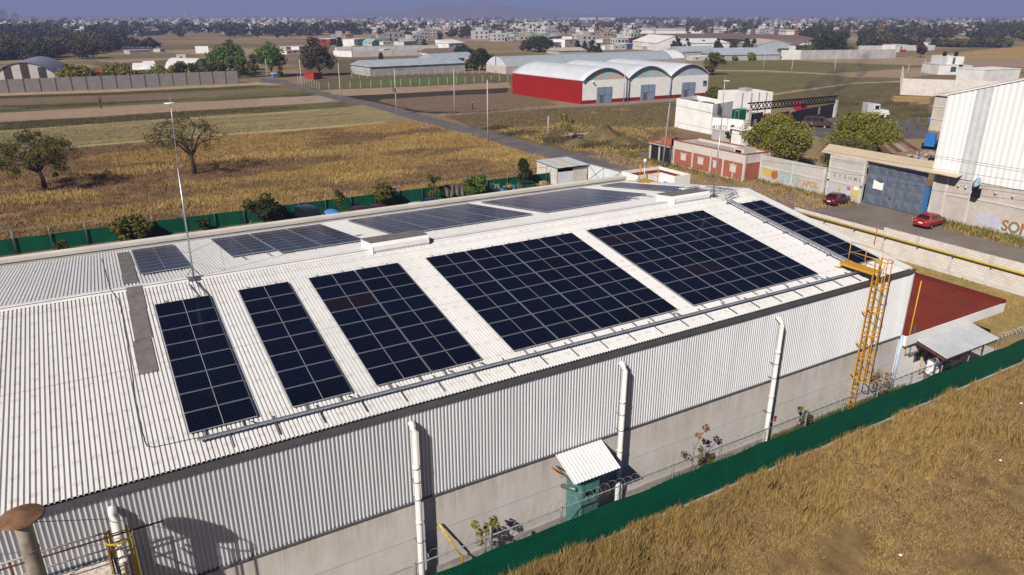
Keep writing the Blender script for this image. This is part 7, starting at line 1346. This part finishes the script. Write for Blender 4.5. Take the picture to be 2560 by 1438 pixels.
# white lot and house, right
p0, p1, p2, p3 = at(2251, 237), at(2335, 243), at(2262, 199), at(2450, 186)
wall('lot_wall', 'tall white block wall of the lot behind the dead tree', p0, (p1[0]+22, p1[1]-26), height(2257, 196, p0), mat_block('white_lot_block', (.70, .66, .62), (.52, .48, .44), .8, .4, .03), 4.2, pilmat=pm('pale')); wall('lot_wall', 'pale return wall of the white block lot', p0, (p0[0]+46, p0[1]+30), height(2257, 196, p0), MATS['white_lot_block'], 6, pilmat=pm('pale'))
bld('lot_building', 'white block building inside the walled lot', (2455, 208), (2545, 204), 176, 10, 'white', 'white', 'flat', 1, 0, None)
t = bld('house', 'unfinished white two storey house with black roof tanks', (2344, 187), (2392, 187), 163, 12, 'white', 'pale', 'flat', 1, 0, None); a = at(2344, 187); w_ = (Vector(at(2392, 187))-Vector(a)).length; h1 = height(2344, 163, a); m = M(); m.box(w_*.42, 1, h1+.23, w_*1.3, 12, h1+3.0); m.build('upper_storey', pm('white'), t); m = M(); m.box(w_, 2, 0, w_*1.9, 14, h1-.2); m.build('rear_wing', pm('pale'), t)
m = M(); m.box(w_*.62, -.07, h1*.3, w_*.9, -.01, h1*.85); m.build('window', mat('teal_glass', (.02, .10, .10), None, 1, .2), t); m = M(); m.box(w_*.72, .93, h1+.4, w_*.84, .99, h1+2.7); m.build('window', mat('teal_glass', (.02, .10, .10)), t)
for k, f in enumerate((.55, 1.15)): c = Vector(at(2344, 187)); ux = (Vector(at(2392, 187))-c).normalized(); p = c+ux*w_*f+Vector((-ux.y, ux.x, 0))*5; m = M(); m.smooth = True; m.lathe([(.7, 0), (.72, 1.3), (.5, 1.6), (0, 1.7)], n=14); o = m.build('roof_tank', BLACK); o.location = (p.x, p.y, h1+3.0); tag(o, ['left of two black water tanks on the unfinished house', 'right of two black water tanks on the unfinished house'][k], 'tank')
m = M(); c = at(508, 146); t = thing('billboard', 'small white billboard in the left fields', 'billboard', c, R(-20)); m.box(-3.2, -.1, 2.5, 3.2, .1, 6.0); m.build('board', WHITE, t); m = M(); m.box(-2.5, -.08, 0, -2.2, .08, 2.5); m.box(2.2, -.08, 0, 2.5, .08, 2.5); m.build('legs', STEEL, t)
# ------------------------------------------------------------------ the town on the plain
rt = random.Random(42)
TW = [[mat('town_'+k, tuple(x*.72 for x in PAL[k]), tuple(x*.5 for x in PAL[k]), .12, .85), k] for k in ('white', 'white', 'pale', 'cream', 'sand', 'pale', 'grey', 'white', 'pink', 'sand')]
def house_mesh(v, mt, dark=True):
    r = random.Random(v); w_, d_, h_ = r.uniform(7, 12), r.uniform(7, 12), r.choice((3.2, 3.4, 5.8, 6.2, 3.0)); m = M(); m.box(-w_/2, -d_/2, 0, w_/2, d_/2, h_); m.box(-w_/2-.1, -d_/2-.1, h_, w_/2+.1, d_/2+.1, h_+.3)
    if r.random() < .6: m.box(-w_*.1, -d_*.2, h_+.3, w_*.3, d_*.2, h_+2.6)
    m.cur = 1
    for k in range(3):
        x = -w_/2+w_*(k+.5)/3
        for z in ((1.0,) if h_ < 4 else (1.0, 3.9)): m.box(x-.7, -d_/2-.06, z, x+.7, -d_/2-.01, z+1.3); m.box(-w_/2-.06, -d_/2+d_*(k+.3)/3, z, -w_/2-.01, -d_/2+d_*(k+.3)/3+1.3, z+1.3)
    return m.mesh('town_house', mt, GLASSD)
HM = [house_mesh(v, TW[v % len(TW)][0]) for v in range(20)]
CL = [(-20, 210, 58, 92, 300), (200, 300, 62, 78, 40), (265, 640, 50, 66, 200), (330, 560, 64, 84, 12), (560, 960, 60, 86, 420), (560, 960, 50, 60, 90), (900, 1280, 48, 80, 260), (1000, 1420, 76, 90, 50), (1280, 1900, 46, 60, 110), (1280, 2000, 72, 86, 70), (1900, 2560, 52, 84, 380), (2400, 2580, 60, 88, 90), (-20, 2580, 43, 54, 240), (840, 1060, 90, 112, 16), (1180, 1420, 86, 104, 18), (1440, 1640, 94, 112, 10)]
HS = []
for x0, x1, y0, y1, n in CL:
    for _ in range(n):
        u = rt.random(); py = y0+(y1-y0)*(u**.85); px = rt.uniform(x0, x1); p = at(px, py); d = math.hypot(p[0]-CAM[0], p[1]-CAM[1])
        if d < 3600: HS.append((py, p, rt.randrange(20), rt.choice((0, .1, -.1, 1.57, .3, -.3))+R(-12), rt.uniform(.8, 1.25)))
HS.sort(key=lambda q: -q[0])
names = {'white': 'white', 'pale': 'pale grey', 'cream': 'cream', 'sand': 'sandy', 'pink': 'pinkish', 'grey': 'grey', 'red': 'dark red', 'teal': 'turquoise'}
for py, p, v, rz, s in HS[:290]:
    c = names[TW[v % len(TW)][1]]; o = mobj('town_house', HM[v]); o.location = (p[0], p[1], 0); o.rotation_euler = (0, 0, rz); o.scale = (s, s, s)
    tag(o, f'small {c} flat roofed house among the houses on the hazy plain', 'house', f'{c} houses of the plain')
def merged(name, label, cat, meshes, places, mats):
    V = []; F = []; MI = []; off = 0
    for v, p, rz, s in places:
        vs, fs, mi = meshes[v]; c, q = math.cos(rz), math.sin(rz); X = vs*s; X = np.stack([X[:, 0]*c-X[:, 1]*q+p[0], X[:, 0]*q+X[:, 1]*c+p[1], X[:, 2]+p[2]], 1); V.append(X); F.append(fs+off); MI.append(mi); off += len(vs)
    V = np.concatenate(V); F = np.concatenate(F); me = fastmesh(name, V, F, mats[0])
    for mt in mats[1:]: me.materials.append(mt)
    me.polygons.foreach_set('material_index', np.concatenate(MI).astype(np.int32)); return tag(mobj(name, me), label, cat, kind='stuff')
UM = [q[0] for q in TW]; arr = []
for v in range(20):
    me = HM[v]; vs = np.array([w_.co[:] for w_ in me.vertices]); fs = np.array([list(f.vertices) for f in me.polygons]); mi = np.array([(v % len(TW)) if f.material_index == 0 else len(TW) for f in me.polygons]); arr.append((vs, fs, mi))
merged('town', 'distant town of pale houses fading into the haze', 'town', arr, [(v, p, rz, s) for py, p, v, rz, s in HS[290:]], UM+[GLASSD])
# long industrial halls
for k, (xl, xr, yb, ty, lb) in enumerate(((1248, 1312, 70, 61, 'wide white industrial hall on the far plain, left of the pair'), (1312, 1400, 66, 58, 'wide white industrial hall on the far plain, right of the pair'), (1315, 1385, 73, 68, 'low white industrial hall nearest the dark spreading tree'), (1400, 1455, 62, 56, 'grey industrial hall in the haze'), (1240, 1275, 74, 66, 'small white hall beside the wide white halls'), (1440, 1540, 81, 76, 'long low white depot in front of the far woods'), (1560, 1640, 84, 79, 'long pale depot right of the white depot'), (1640, 1760, 85, 80, 'longest pale depot behind the factory roofs'), (1700, 1760, 68, 63, 'dim red roofed hall in the haze'), (1450, 1590, 50, 45, 'faint long white hall near the horizon'), (1590, 1720, 56, 51, 'faint white hall beside the dark wood'), (1802, 1822, 84, 74, 'white cube office among the far depots'), (860, 892, 63, 57, 'dim red brick hall above the town'), (222, 285, 88, 82, 'long pale green roofed greenhouse at far left'), (338, 356, 90, 85, 'white hall beside the far left greenhouse'), (2500, 2560, 82, 74, 'white hall at the far right town edge'), (1995, 2015, 88, 82, 'orange red roofed hall by the eucalyptus'), (1965, 1985, 88, 83, 'pale pink roofed hall left of the orange roof'))):
    a, b = Vector(at(xl, yb)), Vector(at(xr, yb)); h_ = max(4, height(xl, ty, a)); wc = 'red' if 'red' in lb else ('grey' if 'grey' in lb else 'white'); wc = 'orange' if 'orange red' in lb else ('teal' if 'green' in lb else wc); ux = b-a
    t = thing('industrial_hall', lb, 'hall', a, math.atan2(ux.y, ux.x)); m = M(); m.box(0, 0, 0, ux.length, 50, h_); m.build('wall', pm(wc), t); m = M(); m.box(-.5, -.5, h_, ux.length+.5, 50.5, h_+1); m.build('roof', pm('pale' if wc != 'orange' else 'orange'), t)
for k, (px, ty, w_, lb) in enumerate(((10, 28, 15, 'leftmost blue hazy tower block on the skyline'), (40, 37, 13, 'middle blue hazy tower block on the skyline'), (84, 46, 14, 'rightmost blue hazy tower block on the skyline'))):
    a = at(px, 52); h_ = height(px, ty, a); m = M(); s_ = w_*math.hypot(a[0], a[1])/FPX/2; m.box(-s_, -s_, 0, s_, s_, h_); m.box(-s_*.6, -s_*.6, h_, s_*.6, s_*.6, h_+5); o = m.build('tower_block', mat('tower_glass', (.10, .12, .15), (.14, .16, .2), .05, .4)); o.location = a; tag(o, lb, 'tower')
for k, (px, py, ty, lb) in enumerate(((465, 60, 31, 'thin red and white radio mast on the hazy town'), (487, 60, 40, 'shorter radio mast beside the tall one'), (1192, 66, 50, 'pair of red and white chimneys on the plain'))):
    a = at(px, py); h_ = height(px, ty, a); m = M()
    for s_ in range(8): m.cur = s_ % 2; m.lathe([(1.6-.12*s_, h_*s_/8), (1.5-.12*s_, h_*(s_+1)/8)], n=6)
    o = m.build('radio_mast', [pm('red'), pm('white')]); o.location = a; tag(o, lb, 'mast')
# trees of the plain: the nearest as things, the rest as far woods
TT = [(-20, 640, 66, 96, 150), (640, 1280, 72, 98, 130), (1280, 2000, 58, 90, 130), (2000, 2580, 62, 104, 210), (-20, 2580, 46, 66, 260), (1540, 1630, 51, 57, 90), (1640, 1750, 52, 58, 60), (560, 900, 84, 90, 100), (2450, 2580, 84, 92, 50), (0, 330, 84, 100, 150)]
TS_ = []
for x0, x1, y0, y1, n in TT:
    for _ in range(n):
        p = at(rt.uniform(x0, x1), rt.uniform(y0, y1)); d = math.hypot(p[0]-CAM[0], p[1]-CAM[1])
        if d < 3400: TS_.append((d, p, rt.uniform(5, 11), rt.randrange(6)))
TS_.sort()
for k, (d, p, h_, v) in enumerate(TS_[:130]):
    lf = ('dark', 'brown', 'dark', 'olive', 'dark', 'brown')[v]
    tree('plain_tree', {'dark': 'dark green tree dotted on the hazy plain', 'brown': 'bare brown tree dotted on the hazy plain', 'olive': 'olive green tree dotted on the hazy plain'}[lf], p[0], p[1], h_, h_*(1.1, .9)[v % 2], lf, 'round', 16, 26, .75, .15, lf+' trees of the plain', seed=v % 3)
tv = []
for v in range(4):
    r = random.Random(v); P, Q = crown_pts('round', r, 9, 1., 1.15, .12); V = leaves(P, 7, Q, .15, r, .85).V; tv.append((V, np.arange(len(V)).reshape(-1, 4), np.full(len(V)//4, v % 2)))
merged('far_woods', 'distant dark woods and scattered trees fading into haze', 'woods', tv, [(v % 4, p, v*1.1, h_*1.25) for d, p, h_, v in TS_[130:]], [LEAF['dark'], LEAF['brown']])
# faint mountain
m = M(); m.smooth = True; c = at(1180, 42); d = Vector((c[0]-CAM[0], c[1]-CAM[1], 0)).normalized(); c = Vector((CAM[0], CAM[1], 0))+d*6000; s_ = Vector((-d.y, d.x, 0)); vs = []
for i in range(41):
    for j in range(9): u = (i-20)/20; v = (j-4)/4; vs.append((c.x+s_.x*u*1500+d.x*v*700, c.y+s_.y*u*1500+d.y*v*700, max(-2, 100*math.exp(-(u*2.2)**2)*(1-v*v)*(1+.18*math.sin(i*1.1)+.1*math.sin(i*2.7+j)))))
m.add(vs, [(i*9+j, i*9+9+j, i*9+10+j, i*9+1+j) for i in range(40) for j in range(8)]); tag(m.build('hills', F_BROWN), kind='structure')
# ------------------------------------------------------------------ light, sky, air
SAZ, SEL = R(29), R(38.5)
sd = bpy.data.lights.new('sun', 'SUN'); sd.energy = SUN_E; sd.angle = R(.5); sd.color = (1., .93, .84)
so = bpy.data.objects.new('sun', sd); col.objects.link(so)
dirv = Vector((math.cos(SAZ)*math.cos(SEL), math.sin(SAZ)*math.cos(SEL), -math.sin(SEL)))
so.rotation_euler = dirv.to_track_quat('-Z', 'Y').to_euler(); so.location = (-60, -60, 80)
w = bpy.data.worlds.new('World'); sc.world = w; w.use_nodes = True; t = w.node_tree
bg = t.nodes['Background']; sky = t.nodes.new('ShaderNodeTexSky'); sky.sky_type = 'NISHITA'; sky.sun_disc = False
sky.sun_elevation = SEL; sky.sun_rotation = math.atan2(-math.cos(SAZ), -math.sin(SAZ)); sky.altitude = 2600; sky.air_density = .45; sky.dust_density = .12; sky.ozone_density = 3.
t.links.new(sky.outputs[0], bg.inputs['Color']); bg.inputs['Strength'].default_value = SKY_S
if HAZE > 0:
    m = M(); m.box(-5000, -160, -3, 11500, 11800, 190)
    mm, tt, b = nt('haze_air'); tt.nodes.remove(b); o = tt.nodes['Material Output']
    pv = tt.nodes.new('ShaderNodeVolumePrincipled'); pv.inputs['Density'].default_value = HAZE; pv.inputs['Color'].default_value = HAZE_C; pv.inputs['Anisotropy'].default_value = .0
    tt.links.new(pv.outputs[0], o.inputs['Volume'])
    tag(m.build('haze', mm), 'thin blue grey haze lying over the valley', 'haze', kind='stuff')
vs = sc.view_settings; sc.display_settings.display_device = 'sRGB'
vs.view_transform = 'Standard'; vs.look = 'None'; vs.exposure = EXPO; vs.gamma = 1; vs.use_curve_mapping = False
cy = sc.cycles; cy.max_bounces = 6; cy.diffuse_bounces = 1; cy.glossy_bounces = 3; cy.transmission_bounces = 2; cy.transparent_max_bounces = 8; cy.volume_bounces = 0
cy.use_denoising = True; cy.use_adaptive_sampling = True; cy.adaptive_threshold = .01; cy.caustics_reflective = False; cy.caustics_refractive = False
try: cy.denoiser = 'OPENIMAGEDENOISE'; cy.denoising_input_passes = 'RGB_ALBEDO_NORMAL'
except Exception: pass
sc.render.film_transparent = False
